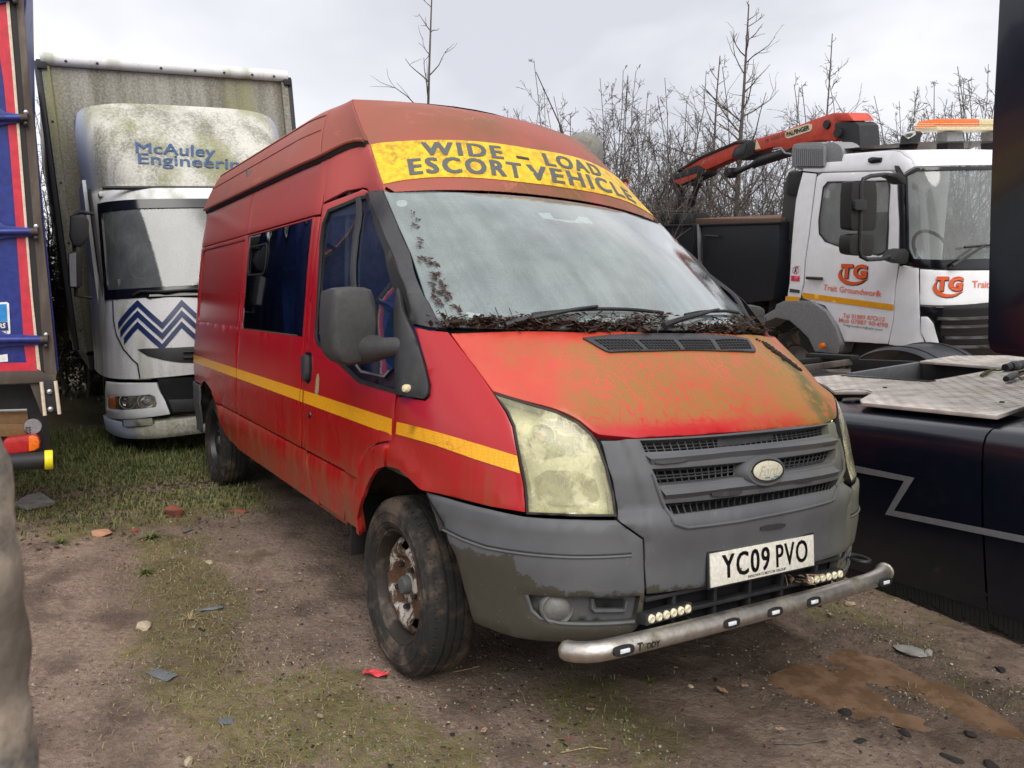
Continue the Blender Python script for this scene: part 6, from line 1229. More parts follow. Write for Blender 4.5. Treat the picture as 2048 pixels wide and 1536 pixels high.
# mirrors
slab(FT, smooth_loop([(1681, 366), (1690, 362), (1724, 362), (1731, 368), (1730, 455), (1724, 461), (1684, 461), (1679, 452)], 1, 3), 0, .28, .42, 'upper_mirror', M['rubber_seal'], tp, .03)
slab(FT, smooth_loop([(1678, 472), (1688, 467), (1720, 467), (1726, 473), (1724, 508), (1716, 512), (1682, 509), (1677, 500)], 1, 3), 0, .28, .42, 'lower_mirror', M['rubber_seal'], tp, .03)
MB().tube([tuple(FT.hit(a, b, 0, .42 if a < 1760 else .15)) for a, b in ((1784, 350), (1768, 349), (1741, 352), (1727, 358), (1722, 372), (1721, 430), (1719, 500), (1722, 513), (1735, 519), (1762, 518), (1784, 512))], .020, 10).build('mirror_bracket', M['dark_plastic'], tp, smooth=True)
slab(FT, [(1758, 518), (1772, 499), (1786, 496), (1792, 503), (1790, 524), (1780, 526)], 0, .05, .22, 'mirror_foot', M['rubber_seal'], tp, .03); slab(FT, [(1752, 352), (1776, 346), (1788, 356), (1788, 370), (1780, 368), (1770, 358)], 0, .05, .20, 'mirror_head', M['rubber_seal'], tp, .02)
slab(FT, rrect(1704, 1727, 399, 420, 4), 0, .42, .46, 'mirror_clamp', M['dark_plastic'], tp, .01)
# roof kit
slab(FT, [(1735, 317), (1742, 314), (1761, 315), (1761, 325), (1741, 327), (1735, 324)], 1, -1.08, -1.02, 'roof_marker_lamp', M['gloss_black'], tp, .01)
lbz = FT.hit(1880, 255, 0, -.25)
def lb(name, x0, x1, mat, yb=.22): slab(FT, [(x0, 258), (x0 + (8 if x0 < 1840 else 0), 242), (x1, 242), (x1, 259)], 0, -.42, -.18, name, mat, lbr, .015)
lbr = empty('light_bar', Matrix.Identity(4)); lbr.parent = tp
lb('amber_cover', 1828, 1918, M['amber_lens']); lb('cream_cover', 1919, 2100, M['cream_lens']); slab(FT, [(1827, 258), (2100, 258), (2100, 265), (1832, 265)], 0, -.44, -.16, 'bar_base', M['cream_lens'], lbr, .008)
for k in range(3): slab(FT, [(1830, 247 + k * 4), (2099, 247 + k * 4), (2099, 248 + k * 4), (1829, 248 + k * 4)], 0, -.17, -.165, 'cover_rib', M['cream_lens'], lbr)
for x0 in (1873, 1962): slab(FT, [(x0, 265), (x0 + 31, 265), (x0 + 33, 300), (x0 - 1, 300)], 0, -.36, -.22, 'bar_leg', M['vent_grey'], lbr, .01)
slab(FT, [(1797, 300), (1800, 276), (1806, 265), (1822, 262), (1828, 266), (1822, 280), (1815, 300)], 1, -.75, -.62, 'work_lamp', M['rubber_seal'], tp, .015); slab(FT, [(1804, 270), (1808, 264), (1826, 262), (1828, 268), (1817, 278)], 1, -.77, -.74, 'work_lamp_rim', M['chrome'], tp, .004)
MB().tube([tuple(FT.hit(1690, 302, 1, -.9)), tuple(FT.hit(1830, 296, 1, -.9))], .012, 6).build('roof_rail', M['dark_plastic'], tp)
# cab inside and wiper
MB().box((-.5, 0, 1.25), (1.2, 2.1, .05)).build('cab_floor', M['chassis_black'], tp); MB().box((-1.28, 0, 2.0), (.05, 2.0, 1.9)).build('cab_back_wall', W_, tp); MB().box((.12, 0, 1.62), (.36, 1.9, .26)).build('dashboard', M['dash_plastic'], tp, bevel=.05)
MB().box((-.75, -.55, 1.85), (.2, .55, .9)).build('driver_seat', M['chassis_black'], tp, bevel=.05); MB().tube([(-.10 - .12 * math.cos(t), -.5 + .24 * math.sin(t), 1.90 + .20 * math.cos(t)) for t in np.linspace(0, 2 * math.pi, 25)], .018, 8, cap=False).build('steering_wheel', M['dash_plastic'], tp, smooth=True)
MB().tube([tuple(TB.pt(*np.array(q)) + np.array((.06, 0, 0))) for q in TQ([(1895, 531), (1915, 518), (1960, 489)])], [.022, .016, .010], 8).build('wiper_arm', M['dark_plastic'], tp, smooth=True); MB().tube([tuple(TB.pt(*np.array(q)) + np.array((.05, 0, 0))) for q in TQ([(1920, 494), (1978, 489), (2025, 489)])], .012, 6).build('wiper_blade', M['rubber_seal'], tp)
# chassis, wheel, body
MB().box((-3.2, 0, .85), (7.0, .9, .3)).box((-.4, 0, .75), (1.6, 2.0, .35)).build('chassis', M['chassis_black'], tp)
wc = FT.hit(1592, 735, 1, -1.10)
for X in (wc[0], wc[0] - 3.6, wc[0] - 4.9):
    for sg in (-1, 1):
        wr = empty('wheel', Matrix.Identity(4)); wr.parent = tp
        MB().lathe([(.28, -.13), (.30, .10), (.45, .12), (.49, .08), (.50, 0), (.49, -.10), (.30, -.13)], (X, sg * .98, wc[2] - .02), (0, sg, 0), 40).build('tyre', M['tyre_clean'], wr, smooth=True); MB().lathe([(0, .03), (.1, .03), (.12, -.02), (.25, -.02), (.29, .10)], (X, sg * .98, wc[2] - .02), (0, sg, 0), 28).build('rim', M['vent_grey'], wr, smooth=True)
tube_px(FT, 'steering_rod', [(1582, 665), (1592, 660), (1603, 655), (1606, 650)], 1, -.9, .035, M['arch_grey'], tp)
bd = slab(FT, [(1180, 456), (1331, 450), (1389.6, 449), (1559, 444), (1556, 520), (1545, 600), (1180, 640)], 1, -1.15, 1.15, 'tipper_body', M['skip_black'], tp, .01)
slab(FT, [(1392, 437), (1558, 436), (1558, 445), (1390, 449)], 1, -1.10, 1.12, 'rusty_top_rail', M['rusty_rim'], tp, .01); slab(FT, [(1180, 455), (1559, 443), (1559, 447), (1180, 459)], 1, -1.19, -1.12, 'top_rail', M['skip_black'], tp, .006)
slab(FT, [(1385, 449), (1391, 449), (1394, 530), (1387, 530)], 1, -1.22, -1.15, 'body_post', M['gloss_black'], tp, .006); slab(FT, [(1391, 449), (1396, 449), (1399, 530), (1394, 530)], 1, -1.20, -1.15, 'body_post_edge', M['arch_grey'], tp, .004)
MB().tube([tuple(FT.hit(a, b, 1, -1.2)) for a, b in ((1436, 473), (1412, 471), (1404, 474), (1404, 522))], .014, 8).build('grab_handle', M['dark_plastic'], tp, smooth=True)
# crane controls low down
slab(FT, [(1468, 566), (1486, 558), (1492, 556), (1494, 568), (1502, 572), (1484, 578), (1480, 602), (1468, 604), (1472, 582)], 1, -1.0, -.8, 'control_bracket', M['sticker_red'], tp, .012); slab(FT, [(1490, 576), (1504, 570), (1530, 571), (1520, 579), (1492, 580)], 1, -1.1, -.8, 'control_guard', M['crane_yellow'], tp, .008); slab(FT, [(1487, 582), (1510, 581), (1506, 612), (1484, 612)], 1, -1.05, -.85, 'control_levers', M['chassis_black'], tp, .01); slab(FT, [(1474, 598), (1486, 595), (1484, 608), (1472, 607)], 1, -1.06, -1.0, 'control_label', M['crane_yellow'], tp, .002)
slab(FT, [(1529, 541), (1541, 540), (1540, 556), (1530, 555)], 1, -1.0, -.9, 'red_valve', M['sticker_red'], tp, .01)
rs = np.random.RandomState(5)
for k in range(11):
    a = (1448 + rs.uniform(0, 25), 580 + rs.uniform(-10, 25)); b = (1500 + rs.uniform(-15, 45), 540 + rs.uniform(-8, 30)); m_ = ((a[0] + b[0]) / 2, min(a[1], b[1]) - rs.uniform(0, 14)); dd = -1.0 + rs.uniform(-.1, .25)
    tube_px(FT, 'hydraulic_hose', [a, ((a[0] * 2 + m_[0]) / 3, (a[1] + m_[1]) / 2 - 4), m_, ((b[0] + m_[0]) / 2, (b[1] + m_[1]) / 2 - 2), b], 1, dd, .016, M['grease_black'], tp, 6)
slab(FT, [(1455, 548), (1490, 545), (1500, 556), (1530, 560), (1532, 600), (1455, 620)], 1, -.75, -.5, 'pump_block', M['grease_black'], tp, .02)
MB().tube([tuple(FT.hit(1471, 556, 1, -.95)), tuple(FT.hit(1471, 536, 1, -.95))], .018, 8).build('control_stick', M['grease_black'], tp)
# crane: knuckle boom folded along the body
cr_ = empty('folding_crane', Matrix.Identity(4)); cr_.parent = tp
def cs(name, pts, mat, y0=-.45, d=.26, bevel=.015): return slab(FT, pts, 1, y0, y0 + d, name, M[mat], cr_, bevel)
cs('main_boom', [(1505, 280), (1565.5, 262), (1634, 236), (1666, 225.5), (1692.5, 225.4), (1700, 232), (1690, 262), (1668, 283), (1640, 280), (1596, 288), (1572, 302), (1545.5, 294), (1507, 305)], 'crane_red')
cs('knuckle_head', [(1666, 225.6), (1695.3, 225.4), (1708, 241.5), (1676, 242), (1668, 236)], 'crane_red', -.50, .32); cs('knuckle_housing', [(1668.6, 246), (1708.7, 242.8), (1718, 250), (1722, 300), (1690, 305), (1682, 280), (1670, 268)], 'chassis_black', -.48, .3)
cs('slew_column', [(1690, 262), (1708, 260), (1712, 420), (1690, 420)], 'crane_red', -.40, .3)
nr_ = MB().tube([tuple(FT.hit(a, b, 1, -.30)) for a, b in ((1706, 241), (1717, 250), (1723, 262), (1725, 280), (1724, 304))], [.075 if i % 2 else .06 for i in range(5)], 12); nr_.build('hose_sleeve', M['rubber_seal'], cr_, smooth=True)
for k in range(16):
    t = k / 15; q = (1709 + 15 * math.sin(t * 1.7), 243 + 60 * t); p = FT.hit(*q, 1, -.3); MB().lathe([(.08, -.008), (.095, 0), (.08, .008)], tuple(p), (.5 - t, 0, .9), 12).build('sleeve_ring', M['rubber_seal'], cr_, smooth=True)
MB().lathe([(0, -.02), (.05, -.02), (.055, 0), (.055, .05)], tuple(FT.hit(1654, 249, 1, -.46)), (0, 1, 0), 24).build('pivot_pin', M['grease_black'], cr_, smooth=True); MB().lathe([(0, -.02), (.055, -.02), (.06, 0), (.06, .05)], tuple(FT.hit(1676, 266, 1, -.5)), (0, 1, 0), 24).build('pivot_pin', M['grease_black'], cr_, smooth=True)
cs('boom_sleeve', [(1468, 295), (1505, 278), (1508, 285), (1506, 310), (1484, 321), (1462, 314)], 'grease_black', -.48, .32); cs('sleeve_plate', [(1472, 298), (1493, 288), (1488, 308), (1468, 312)], 'pillar_plastic', -.49, .02)
cs('extension_boom', [(1352, 344), (1400, 316), (1474, 285), (1470, 313), (1462, 318), (1410, 341), (1400, 345), (1390, 336)], 'crane_red', -.42, .2); cs('extension_top', [(1354, 340), (1400, 312), (1474, 281), (1474, 286), (1400, 317), (1353, 345)], 'grease_black', -.44, .24, .006)
cs('boom_tip', [(1336, 363), (1345, 350), (1393, 330), (1407.6, 338), (1406, 350), (1362, 372), (1345, 371)], 'grease_black', -.45, .26); cs('boom_tip_face', [(1346, 362), (1395, 346), (1398, 352), (1360, 370)], 'crane_red', -.455, .01, 0)
MB().tube([tuple(FT.hit(a, b, 1, -.40)) for a, b in ((1458, 346), (1480, 342), (1515, 325))], [.055, .035, .030], 12).build('ram_rod', M['grease_black'], cr_, smooth=True); MB().tube([tuple(FT.hit(a, b, 1, -.40)) for a, b in ((1508, 330), (1520, 322), (1585, 302))], [.05, .07, .065], 14).build('ram_barrel', M['grease_black'], cr_, smooth=True); MB().tube([tuple(FT.hit(a, b, 1, -.5)) for a, b in ((1547, 298), (1562, 296), (1570, 306), (1582, 308))], .012, 6).build('ram_guard', M['vent_grey'], cr_, smooth=True)
MB().lathe([(0, -.1), (.06, -.1), (.075, -.05), (.075, .05), (0, .1)], tuple(FT.hit(1464, 346, 1, -.4)), (0, 1, 0), 14).build('ram_eye', M['grease_black'], cr_, smooth=True)
MB().tube([tuple(FT.hit(a, b, 1, -.35)) for a, b in ((1352, 370), (1360, 385), (1363, 408), (1358, 425), (1362, 446))], [.05, .07, .06, .085, .08], 12).build('rotator', M['grease_black'], cr_, smooth=True)
MB().tube([tuple(FT.hit(a, b, 1, -.42)) for a, b in ((1401, 345), (1398, 362), (1392, 380), (1384, 400), (1380, 425), (1382, 450))], [.05, .055, .045, .06, .06, .05], 10).build('hose_bundle', M['grease_black'], cr_, smooth=True)
for pth in ([(1340, 366), (1322, 390), (1316, 410), (1330, 425), (1350, 424)], [(1342, 368), (1336, 392), (1344, 412), (1356, 418)], [(1376, 362), (1374, 380), (1366, 395)], [(1345, 356), (1330, 372), (1322, 398), (1336, 420)]): tube_px(FT, 'loose_hose', pth, 1, -.45, .010, M['grease_black'], cr_, 6)
slab(FT, [(1320, 428), (1362, 427), (1362, 450), (1322, 452)], 1, -.8, -.3, 'grab_head', M['grease_black'], cr_, .02)
lg = slab(FT, rrect(1569, 1624, 250, 272, 8)[:0] or [(1570, 267), (1573, 261), (1617, 247), (1623, 249), (1624, 257), (1621, 262), (1576, 277), (1571, 275)], 1, -.456, -.452, 'maker_badge', M['cream_print'], cr_, 0)
txt(FT, cr_, 'boom_lettering', 'PALFINGER', (1573, 274), (1619, 259), (1572.5, 264.5), 1, -.460, M['ink_black'], bold=.04); txt(FT, cr_, 'boom_lettering', 'PK 11001 II', (1530, 286), (1566, 274.5), (1530, 278), 1, -.456, M['lorry_post'])
slab(FT, [(1507, 300), (1521, 297), (1513, 280)], 1, -.455, -.452, 'warning_triangle', M['cream_print'], cr_, 0)

# ================================================================ black tractor unit on the right: low deck, long skirt, tall cab at the frame's edge
FK = Frame((1.0, 1.62, 0), R_(-5.389), -.049, .095)
tk = empty('tractor_unit', FK.mat, 'black lorry tractor unit with chequer-plate deck, long dark skirt and pale zig-zag line', 'lorry')
sk = MB(); pr = [(.0, .11), (-.01, .30), (-.02, .55), (-.012, .80), (.0, .885), (.022, .925), (.06, .948), (.14, .958), (.40, .960)]
xsn = np.linspace(-1.9, 1.9, 20); v = [(x, y, z) for x in xsn for y, z in pr]; n = len(pr)
zt = lambda x: 0
def skirt(x0, x1, name):
    xx = np.linspace(x0, x1, 8); v = [(x, y, z) for x in xx for y, z in pr]; return MB().add(v, [(i * n + j, i * n + j + 1, (i + 1) * n + j + 1, (i + 1) * n + j) for i in range(7) for j in range(n - 1)]).build(name, M['skirt_gloss'], tk, smooth=True)
plain('skirt_gloss', (.004, .006, .013), .25, dirt=.16, dirtc=(.02, .02, .022), dsc=4, coat=.4, streak=True); plain('line_grey', (.17, .175, .185), .4, var=.08)
skirt(-2.1, -.085, 'side_skirt'); skirt(-.075, 1.9, 'side_skirt')
fr_ = MB()
for i in range(180):
    x = -2.1 + i * .0223; l = .07 + .05 * ((i * 7919) % 13) / 13; fr_.box((x, .012, .115 - l / 2), (.017, .006, l))
tag(fr_.build('rubber_fringe', M['rubber_seal'], tk), kind='stuff')
SP = Plane(FK, 1, -.024, -1)
def kp(pts): return [SP.inv(FK.hit(a, b, 1, -.024)) for a, b in pts]
zl = [(1640, 921), (1705, 930), (1829, 955.5), (1788, 1021), (2048, 1072), (2120, 1086), (2120, 1100), (2048, 1086), (1770, 1029), (1808, 962), (1705, 943), (1640, 933)]
panel('pale_line', SP, [kp(zl)], M['line_grey'], tk, res=.2, depth=0, gap=0, edge=0, outv=(0, -1, 0))
MB().box((-.3, 1.2, .70), (4.2, 2.30, .20)).box((0, .9, .35), (3.6, 1.6, .4)).build('chassis', M['chassis_black'], tk)
# deck plates (chequer pattern as raised bars)
def deck(name, pts, z, th=.02, lip=0):
    P = [FK.hit(a, b, 2, z) for a, b in pts]; o = MB().prism([(p[0], p[1]) for p in P], (1, 0, 0), (0, 1, 0), (0, 0, 1), (0, 0, 0), z - th, z).build(name, M['chequer_metal'], tk, bevel=.004)
    L = [(p[0], p[1]) for p in P]; a = np.array(L); lo = a.min(0); hi = a.max(0); m = MB(); s_ = .046; i0 = 0
    gx = np.arange(lo[0], hi[0], s_); gy = np.arange(lo[1], hi[1], s_); C_ = np.array([(x, y) for x in gx for y in gy]); k = inside(C_, [offset_loop(L, .012)])
    V = []; F_ = []
    for (x, y), ok, idx in zip(C_, k, range(len(C_))):
        if not ok: continue
        par = (int(round((x - lo[0]) / s_)) + int(round((y - lo[1]) / s_))) % 2; an = R_(45 if par else -45); c, s2 = math.cos(an) * .018, math.sin(an) * .018
        for q in (-.007, 0, .007):
            cx, cy = x - s2 * q / .018, y + c * q / .018; wx, wy = -s2 * .09, c * .09
            b = len(V); V += [(cx - c, cy - s2, z), (cx + wx, cy + wy, z + .0022), (cx + c, cy + s2, z), (cx - wx, cy - wy, z + .0022)]; F_.append((b, b + 3, b + 2)); F_.append((b, b + 2, b + 1)); V[-1] = (cx - wx, cy - wy, z); V[-3] = (cx + wx, cy + wy, z + .0026); 
    tag(MB().add(V, F_).build('tread_bars', M['chequer_metal'], o, fixn=False), kind='stuff'); return o
deck('deck_plate', [(1723.6, 805), (1994, 831), (2070, 805), (2110, 790), (2110, 715), (2006, 735.5), (1860, 761.5), (1686, 749), (1636.7, 753), (1600, 757), (1649, 769), (1669, 783), (1733.5, 782.6), (1743.4, 786), (1720, 798.8)], 1.005)
deck('deck_plate', [(1840, 722), (1904.6, 711.5), (2100, 710), (2100, 731), (2006, 734.5)], 1.02)
def ks(name, pts, z, d, mat, bevel=.006):
    P = [FK.hit(a, b, 2, z) for a, b in pts]; return MB().prism([(p[0], p[1]) for p in P], (1, 0, 0), (0, 1, 0), (0, 0, 1), (0, 0, 0), z - d, z).build(name, M[mat], tk, bevel=bevel)
ks('cross_member', [(1683, 749), (1765, 747), (1845, 720), (1836, 719), (1676, 745)], 1.01, .12, 'chassis_black') if False else None
def beam(name, a, b, w, h, z, mat='chassis_black'):
    A, B = FK.hit(*a, 2, z), FK.hit(*b, 2, z); d = Vector(B - A); L = d.length; an = math.atan2(d.y, d.x); c = (A + B) / 2
    return MB().box((0, 0, -h / 2), (L, w, h), Matrix.Translation(c) @ Matrix.Rotation(an, 4, 'Z')).build(name, M[mat], tk, bevel=.004)
beam('frame_rail', (1684, 750), (1862, 762), .03, .06, 1.012); beam('frame_rail', (1700, 746), (1838, 724), .05, .14, 1.008, 'arch_grey'); beam('frame_rail', (1835, 722), (2010, 736), .05, .16, 1.0); beam('frame_rail', (1705, 718), (1840, 723), .05, .16, 1.0)
beam('chassis_beam', (1600, 732), (1700, 718), .05, .05, 1.03, 'lorry_post'); beam('chassis_beam', (1550, 722), (1640, 715), .06, .05, 1.03); beam('chassis_beam', (1618, 706), (1710, 711), .08, .04, 1.06); beam('coupling_plate', (1500, 745), (1680, 752), .5, .04, .95, 'chassis_black')
beam('load_floor', (1600, 745), (1890, 740), .55, .02, .86, 'lorry_post')
# tank lid hole at the near left corner
p = FK.hit(1700, 802, 2, .965); MB().lathe([(0, .012), (.055, .012), (.062, .004), (.062, -.02)], tuple(p + np.array((0, .02, 0))), (0, 0, 1), 28).build('tank_cap', M['gloss_black'], tk, smooth=True)
p0 = FK.hit(1700, 792, 2, .90); MB().box(tuple(p0 + np.array((0, .12, -.02))), (.36, .40, .02)).build('tank_recess', M['black_hollow'], tk)
ek = [(1743.4, 786), (1733.5, 782.6), (1715, 781), (1690, 781), (1669, 783)]; MB().tube([tuple(FK.hit(a, b, 2, 1.0)) for a, b in ek], .008, 6).build('hole_edging', M['rubber_seal'], tk, smooth=True)
# mudguard behind the deck
mg = MB(); c0 = FK.hit(1775, 712, 2, .98); R0 = .52; yy0 = c0[1] + .05
vv = [(c0[0] + R0 * 1.1 * math.cos(t), yy0 + y, c0[2] - .30 + R0 * .72 * math.sin(t) - .02 * (abs(y - .3) > .28)) for y in (0, .03, .57, .6) for t in np.linspace(R_(15), R_(165), 22)]
mg.add(vv, [(j * 22 + i, j * 22 + i + 1, (j + 1) * 22 + i + 1, (j + 1) * 22 + i) for j in range(3) for i in range(21)]).build('mudguard', M['rubber_sheen'], tk, smooth=True) if False else None
plain('rubber_sheen', (.035, .040, .047), .38, dirt=.3, dirtc=(.07, .07, .07), dsc=4)
mgo = MB().add(vv, [(j * 22 + i, j * 22 + i + 1, (j + 1) * 22 + i + 1, (j + 1) * 22 + i) for j in range(3) for i in range(21)]).build('mudguard', M['rubber_sheen'], tk, smooth=True)
for yq in (.10, .5): MB().tube([(c0[0] + R0 * 1.1 * math.cos(t), yy0 + yq, c0[2] - .295 + R0 * .72 * math.sin(t)) for t in np.linspace(R_(18), R_(162), 16)], .008, 5).build('mudguard_rib', M['rubber_sheen'], mgo, smooth=True)
for x, yq in ((c0[0], .55), (c0[0], 1.9)):
    wr = empty('wheel', Matrix.Identity(4)); wr.parent = tk
    MB().lathe([(.27, -.13), (.30, .13), (.45, .13), (.49, .10), (.50, 0), (.49, -.10), (.30, -.13)], (x, yq, .49), (0, -1, 0), 40).build('tyre', M['tyre_clean'], wr, smooth=True)
# couplings lying on the plate
cb_ = []
for q0, q1, r0, m_ in (((2010, 735), (2052, 727), .030, 'cable_black'), ((2022, 733), (2034, 731), .036, 'rubber_sheen'), ((2012, 758), (2030, 750), .022, 'grease_black'), ((2030, 750), (2052, 742), .018, 'straw')):
    a, b = FK.hit(*q0, 2, 1.035), FK.hit(*q1, 2, 1.035); c = MB().tube([tuple(a), tuple(a * .5 + b * .5), tuple(b)], [r0 * .8, r0, r0 * .9], 12).build('air_coupling', M[m_], tk, smooth=True)
MB().tube([tuple(FK.hit(a, b, 2, 1.02)) for a, b in ((2012, 737), (1998, 741), (1985, 740), (1972, 745), (1962, 751))], [.010, .006, .008, .012, .009], 6).build('pump_lead', M['moss_clump'], tk, smooth=True)
MB().tube([tuple(FK.hit(a, b, 2, 1.05)) for a, b in ((2036, 752), (2044, 760), (2056, 752), (2050, 742), (2038, 744))], .006, 6).build('cable_loop', M['cable_black'], tk, smooth=True)
for q in ((1770, 775), (1868, 762), (2004, 804)): p = FK.hit(*q, 2, 1.008); MB().box(tuple(p), (.02, .012, .008)).build('mud_speck', M['debris_black'], tk)
# cab
cp = [(2000, -260), (1998, 0), (1992, 120), (1985, 250), (1980, 420), (1976, 600), (1975, 680), (1979, 697), (1990, 706), (2010, 711), (2060, 716), (2300, 722), (2300, -260)]
slab(FK, cp, 1, .06, .12, 'cab_side_fairing', M['skirt_gloss'], tk, .015)
a, b = FK.hit(1990, 500, 1, .3), FK.hit(2300, 500, 1, .3)
MB().box((a[0] + 1.25, 1.3, 2.65), (2.3, 2.2, 2.6)).build('cab_body', M['skirt_gloss'], tk, bevel=.05)
MB().box((a[0] + 1.4, 1.2, 1.0), (2.2, 2.0, .6)).build('cab_underside', M['chassis_black'], tk)
for yq in (.35, 2.0):
    wr = empty('wheel', Matrix.Identity(4)); wr.parent = tk
    MB().lathe([(.27, -.13), (.30, .13), (.45, .13), (.49, .10), (.50, 0), (.49, -.10), (.30, -.13)], (a[0] + 1.7, yq, .49), (0, -1, 0), 40).build('tyre', M['tyre_clean'], wr, smooth=True); MB().lathe([(0, .02), (.27, .02), (.29, .1)], (a[0] + 1.7, yq, .49), (0, -1, 0), 24).build('rim', M['aluminium'], wr, smooth=True)
# ================================================================ ground: one sheet, fine near the camera, out to the horizon
def vnoise(x, y, seed=0):
    xi = np.floor(x).astype(int); yi = np.floor(y).astype(int); xf = x - xi; yf = y - yi
    def h(a, b): n = (a * 374761393 + b * 668265263 + seed * 1442695041) & 0xffffffff; n = ((n ^ (n >> 13)) * 1274126177) & 0xffffffff; return ((n ^ (n >> 16)) & 0xffff) / 65535.0
    u = xf * xf * (3 - 2 * xf); v = yf * yf * (3 - 2 * yf)
    return (h(xi, yi) * (1 - u) + h(xi + 1, yi) * u) * (1 - v) + (h(xi, yi + 1) * (1 - u) + h(xi + 1, yi + 1) * u) * v
def fbm(x, y, sc, o=4, seed=0, g=.5):
    r = 0; a = 1; t = 0
    for i in range(o): r = r + a * vnoise(x * sc * 2 ** i, y * sc * 2 ** i, seed + i * 17); t += a; a *= g
    return r / t - .5
def sm(x, a, b): t = np.clip((x - a) / (b - a), 0, 1); return t * t * (3 - 2 * t)
def seg_d(x, y, P):
    d = np.full(x.shape, 99.0)
    for (x0, y0), (x1, y1) in zip(P[:-1], P[1:]):
        dx, dy = x1 - x0, y1 - y0; t = np.clip(((x - x0) * dx + (y - y0) * dy) / (dx * dx + dy * dy), 0, 1); d = np.minimum(d, np.hypot(x - x0 - t * dx, y - y0 - t * dy))
    return d
gxy = lambda pts: [tuple(ground_at(a, b)[:2]) for a, b in pts]
pud = gxy([(1560, 1330), (1640, 1300), (1700, 1283), (1775, 1308), (1830, 1335), (1900, 1358), (1975, 1400), (2030, 1440), (2060, 1470), (1990, 1472), (1900, 1450), (1830, 1445), (1760, 1425), (1700, 1430), (1640, 1410), (1575, 1380), (1530, 1350)])
pcl = gxy([(1590, 1345), (1700, 1325), (1800, 1360), (1900, 1400), (2010, 1450), (2200, 1560)])
rut = [gxy([(1420, 1260), (1560, 1330), (1760, 1420), (2060, 1560)]), gxy([(1560, 1225), (1690, 1290), (1860, 1350), (2100, 1460)])]
moss = [gxy([(330, 1090), (360, 1150), (400, 1220), (350, 1290), (420, 1380), (560, 1500)]), gxy([(140, 1075), (260, 1060), (400, 1035), (500, 1010)]), gxy([(620, 1380), (700, 1450), (900, 1530)]), gxy([(1640, 1215), (1750, 1260), (1850, 1290)]), gxy([(1900, 1360), (2040, 1400)]), gxy([(1180, 1400), (1260, 1480)])]
def gheight(x, y):
    h = .030 * fbm(x, y, .7, 4, 3) + .022 * fbm(x, y, 4.0, 4, 9) + .010 * fbm(x, y, 16, 3, 21) * 1.2
    flat = np.exp(-(((x - 0) / .5) ** 2 + ((y + .85) / .3) ** 2)); h = h * (1 - flat) - .004 * flat
    h = h + .055 * sm(-x, 1.2, 3.4) * sm(-x, 8.0, 3.5)                     # slight bank under the back axle
    for r in rut: d = seg_d(x, y, r); h = h - .026 * np.exp(-(d / .11) ** 2) + .011 * np.exp(-((d - .20) / .07) ** 2)
    d = seg_d(x, y, pcl); h = h - .030 * np.exp(-(d / .24) ** 2)
    near_ = (np.abs(x - .9) < 1.6) & (np.abs(y - .8) < 1.8)
    if near_.any():
        xx, yy = x[near_], y[near_]; ins = inside(np.stack([xx, yy], 1), [pud]); db = seg_d(xx, yy, pud + pud[:1]); h = h.copy(); h[near_] -= np.where(ins, .016 * np.clip(db / .16, 0, 1), 0) - np.where(ins, 0, .010 * np.exp(-db / .06)) - (.055 * fbm(xx, yy, 6, 4, 41) + .030 * fbm(xx * 1.0, yy * 1.0, 20, 3, 43)) * np.exp(-(db / .45) ** 2)
    dm = np.minimum.reduce([seg_d(x, y, m) for m in moss]); h = h + .012 * np.exp(-(dm / .22) ** 2) * (fbm(x, y, 9, 3, 5) + .8)
    return h
def axis_coords(c, fine, r, far): 
    a = list(np.arange(-r, r, fine)); st = fine; p = r
    while p < far: st *= 1.16; p += st; a.append(p)
    st = fine; p = -r; b = []
    while p > -far: st *= 1.16; p -= st; b.append(p)
    return np.array(b[::-1] + a) + c
gx = axis_coords(.3, .022, 3.6, 420); gy = axis_coords(-.2, .022, 2.9, 420); GX, GY = np.meshgrid(gx, gy, indexing='ij'); GZ = gheight(GX, GY)
far = np.hypot(GX, GY); GZ = np.where(far > 30, GZ * 0 - .0, GZ); nx, ny = GX.shape
me = bpy.data.meshes.new('ground'); V = np.stack([GX, GY, GZ], -1).reshape(-1, 3); ii, jj = np.meshgrid(np.arange(nx - 1), np.arange(ny - 1), indexing='ij'); a = (ii * ny + jj).ravel(); Fq = np.stack([a, a + ny, a + ny + 1, a + 1], 1)
me.vertices.add(len(V)); me.vertices.foreach_set('co', V.ravel()); me.loops.add(len(Fq) * 4); me.loops.foreach_set('vertex_index', Fq.ravel()); me.polygons.add(len(Fq)); me.polygons.foreach_set('loop_start', np.arange(0, len(Fq) * 4, 4)); me.polygons.foreach_set('loop_total', np.full(len(Fq), 4)); me.update()
dm = np.minimum.reduce([seg_d(GX, GY, m) for m in moss]); mo_ = np.exp(-(dm / .26) ** 2) * .75
back = sm(-GX, 2.6, 4.2) * sm(-GY, -.2, .6); mo_ = np.maximum(mo_, back * .75); mo_ = np.maximum(mo_, .42 * (fbm(GX, GY, .9, 3, 77) > .06)); mo_ = mo_ * (1 - .9 * np.exp(-(seg_d(GX, GY, pcl) / .5) ** 2))
at = me.attributes.new('moss', 'FLOAT', 'POINT'); at.data.foreach_set('value', mo_.ravel().astype(np.float32))
wt = np.clip(1.3 * np.exp(-(seg_d(GX, GY, pcl) / .36) ** 2), 0, 1) + .45 * sm(fbm(GX, GY, 1.3, 3, 55), .03, .16); wt = np.clip(wt + .55 * np.exp(-(((GX - .55) / .9) ** 2 + (GY / .8) ** 2)), 0, 1); at = me.attributes.new('wet', 'FLOAT', 'POINT'); at.data.foreach_set('value', wt.ravel().astype(np.float32))  # mask darkens ground round the puddle, in random patches and under the van's nose
